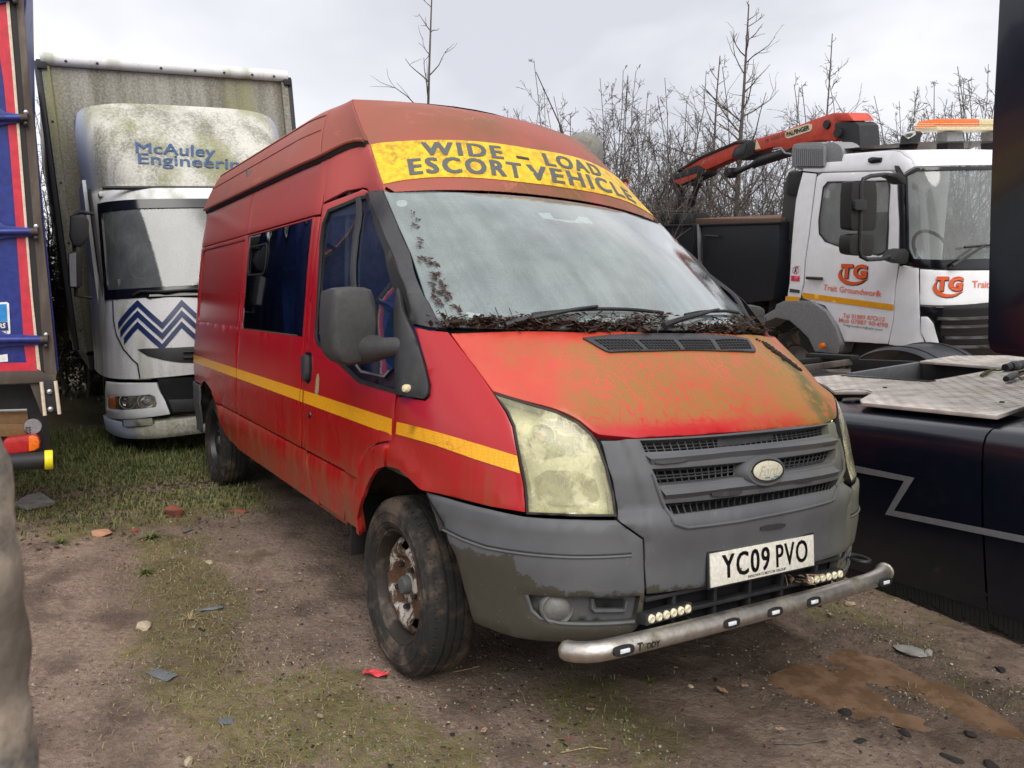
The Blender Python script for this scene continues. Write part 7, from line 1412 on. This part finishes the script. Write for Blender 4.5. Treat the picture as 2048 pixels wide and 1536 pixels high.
g_ob = link_mesh('ground', me, M['muddy_ground'], None, True); tag(g_ob, 'churned reddish mud with moss, grit and ruts', kind='structure')
wl_ = -.028
pw = mesh_of('puddle', [(x, y, wl_) for x, y in resample(offset_loop(smooth_loop(pud, 2, 3.2), -.01), .1)], [tuple(range(len(resample(offset_loop(smooth_loop(pud, 2, 3.2), -.01), .1))))], M['puddle_water']); tag(pw, 'brown puddle standing in a wheel rut', kind='structure')
def gz(x, y): return float(gheight(np.array([x], float), np.array([y], float))[0])
# ---------------- stones, bricks and rubbish: each a thing
def rock(name, px, py, s, mat, label, cat, flat=.5, seed=0, rz=None, group=None, sink=.3, blocky=False):
    x, y = ground_at(px, py)[:2]; rs = np.random.RandomState(seed + int(px)); bm = bmesh.new()
    if blocky: bmesh.ops.create_cube(bm, size=2); bmesh.ops.subdivide_edges(bm, edges=bm.edges, cuts=3, use_grid_fill=True)
    else: bmesh.ops.create_icosphere(bm, subdivisions=3, radius=1)
    pl_ = [(rs.normal(size=3), rs.uniform(.55, .9)) for _ in range(9)]
    for v in bm.verts:
        p = np.array(tuple(v.co))
        for nn, dd in pl_:
            n_ = nn / np.linalg.norm(nn); k = p @ n_
            if k > dd * (1.25 if blocky else 1): p = p - n_ * (k - dd * (1.25 if blocky else 1))
        p += rs.normal(size=3) * .025; v.co = p
    a = rs.uniform(0, 3.14) if rz is None else rz; c, s2 = math.cos(a), math.sin(a)
    for v in bm.verts:
        p = v.co; q = (p.x * s[0] / 2, p.y * s[1] / 2, p.z * s[2] / 2); v.co = (q[0] * c - q[1] * s2, q[0] * s2 + q[1] * c, q[2])
    me = bpy.data.meshes.new(name); bm.to_mesh(me); bm.free(); o = link_mesh(name, me, M[mat], None, True)
    try: me.set_sharp_from_angle(angle=R_(35))
    except Exception: pass
    o.location = (x, y, gz(x, y) + s[2] * (.5 - sink)); return tag(o, label, cat, group)
rock('brick_fragment', 346, 1044, (.13, .10, .075), 'brick_red', 'dark red broken brick on the mossy strip beside the grass', 'brick', seed=1, rz=.5, sink=.18, blocky=True)
rock('brick_fragment', 476, 1037, (.12, .07, .04), 'brick_red', 'flat crushed red brick nearest the van sill, by the grass edge', 'brick', seed=2, rz=1.1)
rock('brick_fragment', 199, 1080, (.15, .09, .05), 'brick_orange', 'pale orange brick piece on moss at the left, in front of the grass', 'brick', seed=3, rz=.9, sink=.25)
rock('brick_fragment', 270, 1074, (.06, .05, .03), 'brick_red', 'small red brick crumb between the orange piece and the dark red brick', 'brick', seed=4)
rock('broken_slab', 62, 1028, (.34, .20, .06), 'stone_grey', 'flat grey-brown broken slab at the far left edge of the grass', 'slab', seed=5, rz=.2, sink=.3, blocky=True)
rock('flat_stone', 1820, 1305, (.14, .105, .035), 'stone_grey', 'smooth grey flat stone on the far rim of the puddle', 'stone', seed=6, rz=.4, sink=.25)
rock('pebble', 1857, 1313, (.045, .035, .03), 'stone_grey', 'small pebble right beside the flat grey stone by the puddle', 'stone', seed=7, sink=.1)
rock('slate_shard', 325, 1352, (.13, .055, .012), 'slate', 'blue-grey slate shard lying on bare mud at the lower left', 'slate', seed=8, rz=.55, sink=.1, blocky=True)
rock('slate_shard', 422, 1223, (.11, .035, .012), 'slate', 'thin pointed slate shard in the straw, left of the front wheel', 'slate', seed=9, rz=1.4, sink=.0, blocky=True)
rock('slate_shard', 452, 1448, (.05, .04, .012), 'slate', 'small square slate chip low down near the bottom edge', 'slate', seed=10, sink=.1, blocky=True)
rock('slate_shard', 372, 1072, (.07, .04, .012), 'slate', 'small dark slate chip just in front of the dark red brick', 'slate', seed=15, sink=.1, blocky=True)
rock('buried_stone', 285, 1255, (.11, .08, .05), 'limestone', 'yellowish stone half sunk among the dry straw', 'stone', seed=11, sink=.45)
rock('buried_stone', 418, 1128, (.09, .05, .02), 'limestone', 'crumbled pale stone patch between the slate chip and the van wheel', 'stone', seed=12, sink=.3)
rock('buried_stone', 378, 1529, (.05, .03, .03), 'limestone', 'cream stone at the very bottom edge of the view', 'stone', seed=13, sink=.2)
rock('buried_stone', 1700, 1212, (.06, .045, .03), 'limestone', 'yellow stone under the right end of the nudge bar', 'stone', seed=14, sink=.2)
rock('buried_stone', 1380, 1372, (.035, .022, .012), 'limestone', 'tan chip on the dark mud in front of the nudge bar', 'stone', seed=16, sink=.2)
for i, (a, b, s_) in enumerate(((1690, 1412, .07), (1810, 1452, .06), (1905, 1500, .08), (1985, 1515, .06), (1940, 1462, .05), (1720, 1480, .05), (2000, 1340, .06))): rock('mud_clod', a, b, (s_, s_ * .7, s_ * .35), 'debris_black', 'dark wet clod ' + ['at the near edge of the puddle, left end', 'at the near edge of the puddle, towards its right', 'at the bottom right, below the puddle tip', 'furthest into the bottom right corner', 'touching the near rim of the puddle at the right', 'below the left part of the puddle', 'beyond the puddle on the right, under the black skirt'][i], 'clod', seed=30 + i, sink=.3, group='dark clods round the puddle')
# small loose grit: too many to count
rs = np.random.RandomState(31); m = MB(); ico = bmesh.new(); bmesh.ops.create_icosphere(ico, subdivisions=1, radius=1); iv = np.array([tuple(v.co) for v in ico.verts]); jf = [[v.index for v in f.verts] for f in ico.faces]; ico.free()
def grit(name, n, mat, smin, smax, seed, dens):
    rs = np.random.RandomState(seed); X = rs.uniform(-5.5, 2.3, n * 3); Y = rs.uniform(-3.0, 2.2, n * 3); k = rs.rand(n * 3) < dens(X, Y); X = X[k][:n]; Y = Y[k][:n]; Z = gheight(X, Y); V = []; F_ = []
    for x, y, z in zip(X, Y, Z):
        s_ = rs.uniform(smin, smax) * (1 if rs.rand() < .9 else 1.8); b = len(V); q = iv * (1 + rs.uniform(-.25, .25, (len(iv), 1))) * s_ * np.array((1, rs.uniform(.6, 1), .55)); a = rs.uniform(0, 3.14); c, s2 = math.cos(a), math.sin(a)
        V += [(x + p[0] * c - p[1] * s2, y + p[0] * s2 + p[1] * c, z + p[2] + s_ * .15) for p in q]; F_ += [tuple(b + i for i in f) for f in jf]
    o = MB().add(V, F_).build(name, M[mat], None, fixn=False, smooth=False); return tag(o, 'loose grit and small stones trodden into the mud', kind='stuff')
near = lambda x, y: np.clip(1.4 - np.hypot(x - 1.4, y + .9) / 3.6, .05, 1) * (fbm(x, y, 1.1, 3, 8) > -.10)
grit('grit', 6500, 'stone_grey', .0014, .0055, 1, near); grit('grit', 3600, 'limestone', .0012, .0050, 2, near); grit('grit', 1500, 'debris_black', .002, .006, 3, near); grit('grit', 1300, 'brick_red', .0015, .0055, 4, near)
# ---------------- grass, straw, leaves
def blades(name, n, region, mat, hmin, hmax, seed, wid=.0026, lean=.6, label='short grass', pick=None):
    rs = np.random.RandomState(seed); X = []; Y = []
    while len(X) < n:
        x = rs.uniform(region[0], region[1], 20000); y = rs.uniform(region[2], region[3], 20000); k = rs.rand(20000) < pick(x, y); X += list(x[k]); Y += list(y[k])
    X = np.array(X[:n]); Y = np.array(Y[:n]); Z = gheight(X, Y); a = rs.uniform(0, 6.283, n); h = rs.uniform(hmin, hmax, n); L = rs.uniform(.1, 1, n) * lean * h * 1.5; dx, dy = np.cos(a), np.sin(a); px_, py_ = -dy * wid * rs.uniform(.6, 1.5, n), dx * wid * rs.uniform(.6, 1.5, n)
    P0 = np.stack([X - px_, Y - py_, Z - .003], 1); P1 = np.stack([X + px_, Y + py_, Z - .003], 1); P2 = np.stack([X + dx * L * .35 + px_ * .7, Y + dy * L * .35 + py_ * .7, Z + h * .6], 1); P3 = np.stack([X + dx * L * .35 - px_ * .7, Y + dy * L * .35 - py_ * .7, Z + h * .6], 1); P4 = np.stack([X + dx * L, Y + dy * L, Z + h * (1 - .35 * (L / h))], 1)
    V = np.stack([P0, P1, P2, P3, P4], 1).reshape(-1, 3); b = np.arange(n) * 5; me = bpy.data.meshes.new(name)
    me.vertices.add(len(V)); me.vertices.foreach_set('co', V.ravel()); lo = np.concatenate([np.stack([b, b + 1, b + 2, b + 3], 1).ravel(), np.stack([b + 3, b + 2, b + 4], 1).ravel()]); me.loops.add(len(lo)); me.loops.foreach_set('vertex_index', lo); me.polygons.add(2 * n)
    me.polygons.foreach_set('loop_start', np.concatenate([np.arange(n) * 4, 4 * n + np.arange(n) * 3])); me.polygons.foreach_set('loop_total', np.concatenate([np.full(n, 4), np.full(n, 3)])); me.update()
    return tag(link_mesh(name, me, M[mat]), label, kind='stuff')
ga = gxy([(30, 905), (250, 885), (420, 880)]); back_ = lambda x, y: np.clip(sm(-x, 2.3, 3.3) * sm(-y, .55, 1.0), 0, 1) * (fbm(x, y, 2.2, 3, 12) + .5) * (1 - .85 * np.exp(-(seg_d(x, y, gxy([(60, 1015), (250, 1000), (400, 985)])) / .28) ** 2))
blades('grass', 52000, (-6.6, -1.9, -3.6, .9), 'grass_blades', .012, .055, 5, lean=1.1, wid=.0034, label='patchy short green grass growing beside and behind the van', pick=back_)
blades('grass', 9000, (-6.8, -4.2, -2.6, .9), 'grass_blades', .04, .12, 6, lean=.7, wid=.003, label='taller grass at the foot of the white box lorry', pick=lambda x, y: (fbm(x, y, 1.5, 3, 14) + .45) * np.ones_like(x))
mz = lambda x, y: np.clip(np.exp(-(np.minimum.reduce([seg_d(x, y, q) for q in moss]) / .20) ** 2) * (fbm(x, y, 5, 3, 2) + .45), 0, 1)
blades('sparse_grass', 2600, (-2.6, 2.2, -2.9, 1.9), 'grass_blades', .006, .028, 7, wid=.0016, lean=1.0, label='thin sparse grass in the mossy strips of mud', pick=mz)
blades('dry_straw', 2600, (-3.4, 1.2, -2.9, -.9), 'straw', .004, .022, 8, wid=.0013, lean=4.0, label='dry yellow straw and roots lying on the mud', pick=lambda x, y: np.clip(np.exp(-(seg_d(x, y, moss[0]) / .38) ** 2) * (fbm(x, y, 3, 3, 4) + .45), 0, 1))
def tuft(px, py, n, h, mat, label, cat='plant', spread=1.0, name='grass_tuft', w=.004, group=None):
    x, y = ground_at(px, py)[:2]; rs = np.random.RandomState(int(px + py)); m = MB()
    for _ in range(n):
        a = rs.uniform(0, 6.283); l = h * rs.uniform(.5, 1.1); d = np.array((math.cos(a), math.sin(a), 0)); s_ = np.array((-d[1], d[0], 0)) * w * rs.uniform(.6, 1.2); el = rs.uniform(.35, 1.3); u = np.array((0, 0, 1.0)); p = [d * l * t * math.cos(el) * spread + u * l * (math.sin(el) * t - .55 * t * t * spread) for t in (0, .35, .7, 1)]
        m.add([p[0] - s_, p[0] + s_, p[1] + s_, p[1] - s_, p[2] + s_ * .7, p[2] - s_ * .7, p[3]], [(0, 1, 2, 3), (3, 2, 4, 5), (5, 4, 6)])
    o = m.build(name, M[mat], None, fixn=False); o.location = (x, y, gz(x, y) - .002); return tag(o, label, cat, group)
tuft(302, 1085, 46, .13, 'grass_blades', 'spiky rosette of pale green leaves in front of the dark red brick', spread=1.1, w=.005)
tuft(290, 1150, 60, .10, 'grass_blades', 'low grass tuft in the moss, nearer than the spiky rosette'); tuft(122, 1095, 40, .10, 'grass_blades', 'grass tuft at the left by the broken slab'); tuft(1300, 1362, 16, .06, 'grass_blades', 'tiny grass sprout on dark mud in front of the nudge bar'); tuft(1010, 1340, 18, .05, 'grass_blades', 'grass sprout just right of the front tyre'); tuft(380, 1240, 50, .12, 'straw', 'dry straw tuft near the thin slate shard', spread=1.4, w=.002)
tuft(455, 950, 26, .16, 'dry_leaf', 'dead brown seedhead standing against the rear tyre', spread=.8, w=.003); tuft(262, 930, 40, .10, 'grass_blades', 'darker weed clump in the grass between the two lorries', w=.006); tuft(170, 1010, 22, .08, 'ivy_leaves', 'small leafy weed beside the broken slab', w=.010)
def leafm(name, px, py, sz, mat, label, cat, rz=0, up=.012, crumple=.3, group=None):
    x, y = ground_at(px, py)[:2]; rs = np.random.RandomState(int(px)); n = 7; V = []; 
    for i in range(n):
        for j in range(n):
            u, v = i / (n - 1) - .5, j / (n - 1) - .5; w_ = 1 - abs(u) * .5; V.append((u * sz[0], v * sz[1] * w_, up + sz[0] * crumple * .35 * (math.sin(u * 9 + v * 5) * .5 + rs.uniform(-.35, .35))))
    o = mesh_of(name, V, [(i * n + j, i * n + j + 1, (i + 1) * n + j + 1, (i + 1) * n + j) for i in range(n - 1) for j in range(n - 1)], M[mat], None, False); o.location = (x, y, gz(x, y) + .004); o.rotation_euler = (0, 0, rz); return tag(o, label, cat, group)
leafm('wrapper', 751, 1352, (.095, .050), 'red_wrapper', 'crumpled red plastic wrapper on the mud by the front tyre', 'litter', rz=.9)
for i, (a, b, s_) in enumerate(((1445, 1385, .045), (1490, 1370, .03), (1660, 1240, .035), (1180, 1430, .03), (968, 1470, .03), (640, 1440, .03), (520, 1185, .04), (600, 1160, .03), (1560, 1470, .03), (1250, 1300, .03))): leafm('dead_leaf', a, b, (s_, s_ * .6), 'dry_leaf', ['curled brown leaf', 'small leaf'][i % 2] + ' on the mud ' + ['just in front of the middle of the nudge bar', 'left of the puddle, beneath the nudge bar', 'by the yellow stone under the bar end', 'ahead of the left end of the nudge bar', 'a little right of the front tyre foot', 'at the bottom, left of the front tyre', 'beside the sill, behind the front wheel', 'by the sill, nearer the front wheel', 'near the long bent twig', 'in the shade under the left end of the nudge bar'][i], 'leaf', rz=i * 1.3, group='dead leaves on the mud')
rs = np.random.RandomState(77)
def litter(name, n, region, mat, seed, s0, s1, label, pick):
    rs = np.random.RandomState(seed); m = MB(); k = 0
    while k < n:
        x, y = rs.uniform(region[0], region[1]), rs.uniform(region[2], region[3])
        if rs.rand() > pick(np.array([x]), np.array([y]))[0]: continue
        z = gz(x, y) + .004; a = rs.uniform(0, 6.28); l = rs.uniform(s0, s1); d = np.array((math.cos(a), math.sin(a), rs.uniform(-.15, .15))) * l; e = np.array((-math.sin(a), math.cos(a), rs.uniform(-.3, .3))) * l * rs.uniform(.25, .5); c = np.array((x, y, z + rs.uniform(0, .01))); m.add([c - d * .5, c + e * .5, c + d * .5, c - e * .5], [(0, 1, 2), (0, 2, 3)]); k += 1
    return tag(m.build(name, M[mat], None, fixn=False), label, kind='stuff')
litter('leaf_mould', 1500, (-6.6, -2.2, -3.4, -.9), 'leaf_litter', 3, .02, .06, 'wet dark leaves and bark chips in a band across the grass', lambda x, y: np.clip(.10 + np.exp(-(seg_d(x, y, gxy([(60, 1010), (250, 1000), (420, 975)])) / .25) ** 2), 0, 1))
litter('leaf_mould', 1300, (-1.5, 2.2, -1.6, 1.9), 'debris_black', 4, .006, .028, 'small dark scraps of leaf trodden into the mud', lambda x, y: .25 + .7 * (fbm(x, y, 3, 2, 6) > .05))
litter('pale_chips', 500, (-4.6, 2.0, -2.9, 1.6), 'straw', 5, .006, .022, 'pale chips of wood and straw strewn on the mud', lambda x, y: .5 * np.ones_like(x))
for i, pth in enumerate(([(1548, 1494), (1600, 1497), (1650, 1488), (1690, 1470)], [(1035, 1372), (1046, 1392), (1052, 1412)], [(905, 1345), (935, 1338), (958, 1331)], [(1120, 1510), (1180, 1502), (1215, 1508)])):
    P = [ground_at(*p) for p in pth]; tag(MB().tube([(p[0], p[1], gz(p[0], p[1]) + .006) for p in P], [.004, .0035, .003, .0015][:len(P)] if len(P) == 4 else .002, 6).build('twig', M['straw' if i else 'bark'], smooth=True), ['long bent twig lying in front of the puddle', 'short pale stalk on dark mud ahead of the nudge bar', 'thin stalk poking out from behind the front tyre', 'dry stalk at the bottom middle of the view'][i], 'twig')
# ================================================================ mud-caked rubber mudguard close to the lens at the left edge
mgf = empty('mudguard', None, 'blurred mud-caked rubber mudguard edge close by at the lower left', 'mudguard')
fwh = np.array((CR[2][0], CR[2][1], 0)); fwh /= np.linalg.norm(fwh); lat_ = np.array((CR[0][0], CR[0][1], 0)); lat_ /= np.linalg.norm(lat_)
prof_ = [(-60, 800), (-20, 850), (0, 890), (14, 930), (24, 975), (36, 1012), (40, 1050), (38, 1090), (44, 1150), (50, 1210), (52, 1270), (60, 1330), (66, 1400), (72, 1470), (80, 1540), (92, 1640), (100, 1760), (112, 1960), (124, 2250), (136, 2600), (150, 3100), (165, 3800)]
P = [at_depth(a - 16, b, .70) for a, b in prof_]; V = []; nA = 9
for i, p in enumerate(P):
    for j in range(nA + 4):
        if j <= nA: t = math.pi * j / nA - math.pi / 2; r = .030 + .005 * math.sin(i * 1.9); q = p + lat_ * (math.cos(t) - 1) * r * .8 + fwh * math.sin(t) * r
        else: q = p + fwh * .03 - lat_ * (.05 + .11 * (j - nA))
        V.append(q)
m = MB().add(V, [(i * (nA + 4) + j, i * (nA + 4) + j + 1, (i + 1) * (nA + 4) + j + 1, (i + 1) * (nA + 4) + j) for i in range(len(P) - 1) for j in range(nA + 3)]); V2 = []
for i, p in enumerate(P): V2 += [p - fwh * .03 - lat_ * .03 * .8, p - fwh * .034 - lat_ * .12, p - fwh * .03 - lat_ * .24]
m.add(V2, [(i * 3 + j, i * 3 + j + 1, (i + 1) * 3 + j + 1, (i + 1) * 3 + j) for i in range(len(P) - 1) for j in range(2)])
o = m.build('rubber_flap', M['mud_caked'], mgf, smooth=True); sb = o.modifiers.new('s', 'SUBSURF'); sb.levels = sb.render_levels = 2
tx_ = bpy.data.textures.new('mudlumps', 'CLOUDS'); tx_.noise_scale = .05; dm_ = o.modifiers.new('d', 'DISPLACE'); dm_.texture = tx_; dm_.strength = .012
# ================================================================ bare trees and hedge
def branchset(seed, trunk, n_side, lean, spread, twig=True, levels=3, start=.15, up=.55, dens=1.0):
    rs = np.random.RandomState(seed); T = MB(); K = MB()
    def grow(p, d, L, r, lv, mb, n=4):
        seg = max(3, int(5 - lv)); pts = [np.array(p)]; rr = [r]; dd = np.array(d, float)
        for s_ in range(seg):
            dd = dd + rs.normal(size=3) * (.10 + .06 * lv) + np.array((0, 0, .06 if lv else .02)); dd /= np.linalg.norm(dd); pts.append(pts[-1] + dd * L / seg); rr.append(r * (1 - .82 * (s_ + 1) / seg) + .0016)
        mb.tube([tuple(q) for q in pts], rr, n if lv < 2 else 3, cap=False); return pts, rr
    for tr in trunk:
        base, d, H_, r0 = tr; pts = [np.array(base, float)]; rr = [r0]; dd = np.array(d, float); seg = 9
        for s_ in range(seg): dd = dd + rs.normal(size=3) * lean + np.array((0, 0, .05)); dd /= np.linalg.norm(dd); pts.append(pts[-1] + dd * H_ / seg); rr.append(r0 * (1 - .9 * (s_ + 1) / seg) + .003)
        T.tube([tuple(q) for q in pts], rr, 6, cap=False)
        for k in range(n_side):
            t = start + (1 - start) * (k + rs.rand()) / n_side; i = min(seg - 1, int(t * seg)); f = t * seg - i; p = pts[i] * (1 - f) + pts[i + 1] * f; ax = pts[i + 1] - pts[i]; ax /= np.linalg.norm(ax); az = rs.uniform(0, 6.283) if k % 2 == 0 else rs.uniform(0, 6.283)
            o = np.array((math.cos(az), math.sin(az), 0)); o = o - ax * (o @ ax); o /= np.linalg.norm(o); d1 = ax * up + o * math.sqrt(1 - up * up); L1 = H_ * spread * (1.05 - t) * rs.uniform(.7, 1.2); P1, r1 = grow(p, d1, L1, rr[i] * .45, 1, K)
            if levels > 1:
                for q in range(int(4 * dens + rs.rand() * 3)):
                    j = rs.randint(1, len(P1)); d2 = (P1[j] - P1[j - 1]); d2 = d2 / np.linalg.norm(d2) + rs.normal(size=3) * .55; d2 /= np.linalg.norm(d2); P2, r2 = grow(P1[j - 1] + (P1[j] - P1[j - 1]) * rs.rand(), d2, L1 * rs.uniform(.3, .6), max(.0035, r1[j] * .7), 2, K)
                    if levels > 2:
                        for q2 in range(int(3 * dens)):
                            j2 = rs.randint(1, len(P2)); d3 = (P2[j2] - P2[j2 - 1]); d3 = d3 / np.linalg.norm(d3) + rs.normal(size=3) * .7; d3 /= np.linalg.norm(d3); grow(P2[j2], d3, L1 * rs.uniform(.12, .28), .0032, 3, K)
    return T, K
def tree(name, px, ytop, depth, label, cat, mat='bark', proto=None, group=None, hscale=1.0, **k):
    b = at_depth(px, 640, depth); b[2] = 0; tp_ = at_depth(px, ytop, depth)[2]; root = empty(name, Matrix.Translation(Vector(b)), label, cat, group)
    T, K = branchset(int(px * 7 + depth), k.pop('trunk')(tp_), **k); T.build('trunk', M[mat], root, smooth=True, fixn=False); K.build('crown', M[mat], root, smooth=True, fixn=False); return root
single = lambda r: (lambda h: [((0, 0, -.1), (0, 0, 1), h + .1, r)])
tree('sapling', 851, -30, 13.5, 'slender bare sapling rising behind the van roof', 'tree', trunk=single(.055), n_side=16, lean=.012, spread=.30, start=.45, up=.62, levels=2, dens=.4)
tree('bare_tree', 1462, 36, 15.5, 'tallest bare tree, standing behind the crane boom', 'tree', trunk=single(.085), n_side=30, lean=.025, spread=.44, start=.30, up=.55, levels=3, dens=.6)
tree('bare_tree', 1400, 130, 15.0, 'thinner bare tree just left of the tallest one', 'tree', trunk=single(.06), n_side=18, lean=.04, spread=.40, start=.3, up=.6, levels=3, dens=.5)
tree('bare_tree', 1632, 88, 16.5, 'small upright bare tree above the crane lettering', 'tree', trunk=single(.05), n_side=14, lean=.015, spread=.30, start=.5, up=.6, levels=2, dens=.5)
def multi(n, r, seed, out=.35):
    def f(h):
        rs = np.random.RandomState(seed); return [((rs.uniform(-.5, .5), rs.uniform(-.5, .5), -.1), (rs.uniform(-out, out), rs.uniform(-out, out), 1), h * rs.uniform(.75, 1.08), r * rs.uniform(.6, 1.2)) for _ in range(n)]
    return f
shr = []
for i, (px, yt, dp, lab) in enumerate(((1105, 215, 12.5, 'bare thorn bush seen past the right edge of the van roof'), (1235, 165, 13.5, 'dense bare bush left of the crane tip'), (1560, 190, 14.5, 'bare bush behind the air intake of the white tipper'), (1760, 185, 14.0, 'arching bare bush left of the amber light bar'), (1880, 120, 14.5, 'tall arching bare shrub above the amber light bar'), (95, 300, 11.5, 'bare bush in the gap between the two lorries on the left'))):
    shr.append(tree('bare_shrub', px, yt, dp, lab, 'shrub', mat='bark_grey' if i % 2 else 'bark', trunk=multi(11 if i != 5 else 10, .022, i + 3, .42 if i < 4 else .62), n_side=15, lean=.085, spread=.42, start=.10, up=.68, levels=3, dens=.95))
def copy_tree(o, parent=None):
    c = o.copy(); col.objects.link(c); c.parent = parent
    for ch in list(o.children): copy_tree(ch, c)
    return c
cl_ = [(1040, 12.8, 1, .9, 'low bare bush peeping over the back of the van roof'), (1165, 14.2, 0, 1.1, 'bare bush behind the grey roof dome of the van'), (1300, 14.5, 1, 1.08, 'bare bush directly behind the hanging crane hoses'), (1350, 13.2, 0, .95, 'bare bush over the left end of the black tipper body'), (1440, 14.0, 2, .92, 'bare bush under the crane boom, above the black tipper body'), (1505, 16.0, 1, 1.1, 'bare bush between the boom sleeve and the tallest tree'), (1645, 15.2, 3, 1.0, 'bare bush under the small upright tree'), (1700, 14.4, 0, 1.1, 'bare bush behind the knuckle of the crane'), (1820, 15.5, 2, 1.15, 'bare bush right of the crane knuckle'), (1930, 13.6, 3, 1.1, 'bare shrub between the light bar and the black cab'), (1990, 15.2, 4, 1.0, 'bare shrub partly hidden by the black cab'), (55, 13.0, 1, .9, 'bare bush mostly hidden by the blue lorry'), (130, 12.2, 5, .9, 'bare bush mostly hidden by the white box lorry')]
for i, (px, dp, pr_, sc_, lab) in enumerate(cl_):
    c = copy_tree(shr[pr_]); b = at_depth(px, 640, dp); c.matrix_world = Matrix.Translation((b[0], b[1], 0)) @ Matrix.Rotation(1.1 + i * 1.9, 4, 'Z') @ Matrix.Scale(sc_, 4); c['label'] = lab; c['group'] = 'bare bushes along the hedge line'
for i in range(15):
    px = (1070, 1120, 1190, 1255, 1320, 1375, 1425, 1480, 1535, 1590, 1670, 1735, 1790, 1850, 1960)[i]; c = copy_tree(shr[(i * 3 + 1) % 5]); b = at_depth(px, 640, 15.6 + (i % 3) * .5); c.matrix_world = Matrix.Translation((b[0], b[1], 0)) @ Matrix.Rotation(.7 + i * 2.3, 4, 'Z') @ Matrix.Scale(.84 + .08 * (i % 3), 4)
    c['label'] = 'back-row bare bush, ' + ['over the back of the van roof', 'beside the roof dome', 'just right of the roof dome', 'above the right slope of the van roof', 'left of the crane tip', 'over the crane tip', 'right of the thinner bare tree', 'right beside the tallest tree', 'above the middle of the crane boom', 'above the air intake stack', 'behind the crane lettering', 'right of the crane knuckle, low', 'left of the work lamp on the cab', 'over the amber part of the light bar', 'beside the black cab edge'][i]; c['group'] = 'bare bushes along the hedge line'
for s_ in shr: s_['group'] = 'bare bushes along the hedge line'
# ivy and bramble mass: a leafy hedge nobody could count the leaves of
def leafmass(name, spans, seed, n, sz, label):
    rs = np.random.RandomState(seed); V = np.zeros((n * 4, 3)); k = 0
    for i in range(n):
        px, dp, zt, w_ = spans[rs.randint(len(spans))]; b = at_depth(px, 640, dp); u = rs.normal() * w_; v = rs.normal() * .5; z = zt * (rs.rand() ** .8) * (1 + .15 * math.sin(u * 2.3 + px)); lat = np.array((CR[0][0], CR[0][1], 0)); fd = np.array((CR[2][0], CR[2][1], 0)); c = np.array((b[0], b[1], z)) + lat * u + fd * v
        d = rs.normal(size=3); d /= np.linalg.norm(d); e = np.cross(d, rs.normal(size=3)); e /= np.linalg.norm(e); s_ = sz * rs.uniform(.6, 1.3); V[k:k + 4] = [c - d * s_, c + e * s_ * .55, c + d * s_, c - e * s_ * .55]; k += 4
    me = bpy.data.meshes.new(name); me.from_pydata(V.tolist(), [], [(4 * i, 4 * i + 1, 4 * i + 2, 4 * i + 3) for i in range(n)]); me.update(); return tag(link_mesh(name, me, M['ivy_leaves']), label, kind='stuff')
leafmass('ivy_hedge', [(px, 13.6 + .5 * ((px // 70) % 3), 2.2 + .35 * math.sin(px * .021), .8) for px in range(1010, 2060, 70)], 1, 36000, .040, 'ivy and bramble growing through the foot of the bare hedge')
leafmass('ivy_hedge', [(px, 11.8, 2.0, .55) for px in (20, 70, 110, 150)], 2, 13000, .035, 'dark ivy thicket in the gap between the lorries')
leafmass('ivy_hedge', [(px, 14.5, 1.6, 1.2) for px in (300, 500, 700, 900)], 4, 8000, .04, 'ivy at the foot of the hedge behind the parked vehicles')
bank = MB(); ks_ = 40
vb = []
for i in range(ks_ + 1):
    px = -500 + 3200 * i / ks_; b = at_depth(px, 640, 16.5); f2 = np.array((CR[2][0], CR[2][1], 0))
    for d_, z in ((-1.2, -.02), (-.4, .55 + .15 * math.sin(i * 1.7)), (.8, .9 + .2 * math.sin(i * 2.3)), (3, .6), (5, -.02)): vb.append(np.array((b[0], b[1], z)) + f2 * d_)
bank.add(vb, [(i * 5 + j, i * 5 + j + 1, i * 5 + j + 6, i * 5 + j + 5) for i in range(ks_) for j in range(4)]); tag(bank.build('hedge_bank', M['leaf_litter'], None, smooth=True), 'low earth bank under the hedge', kind='structure')
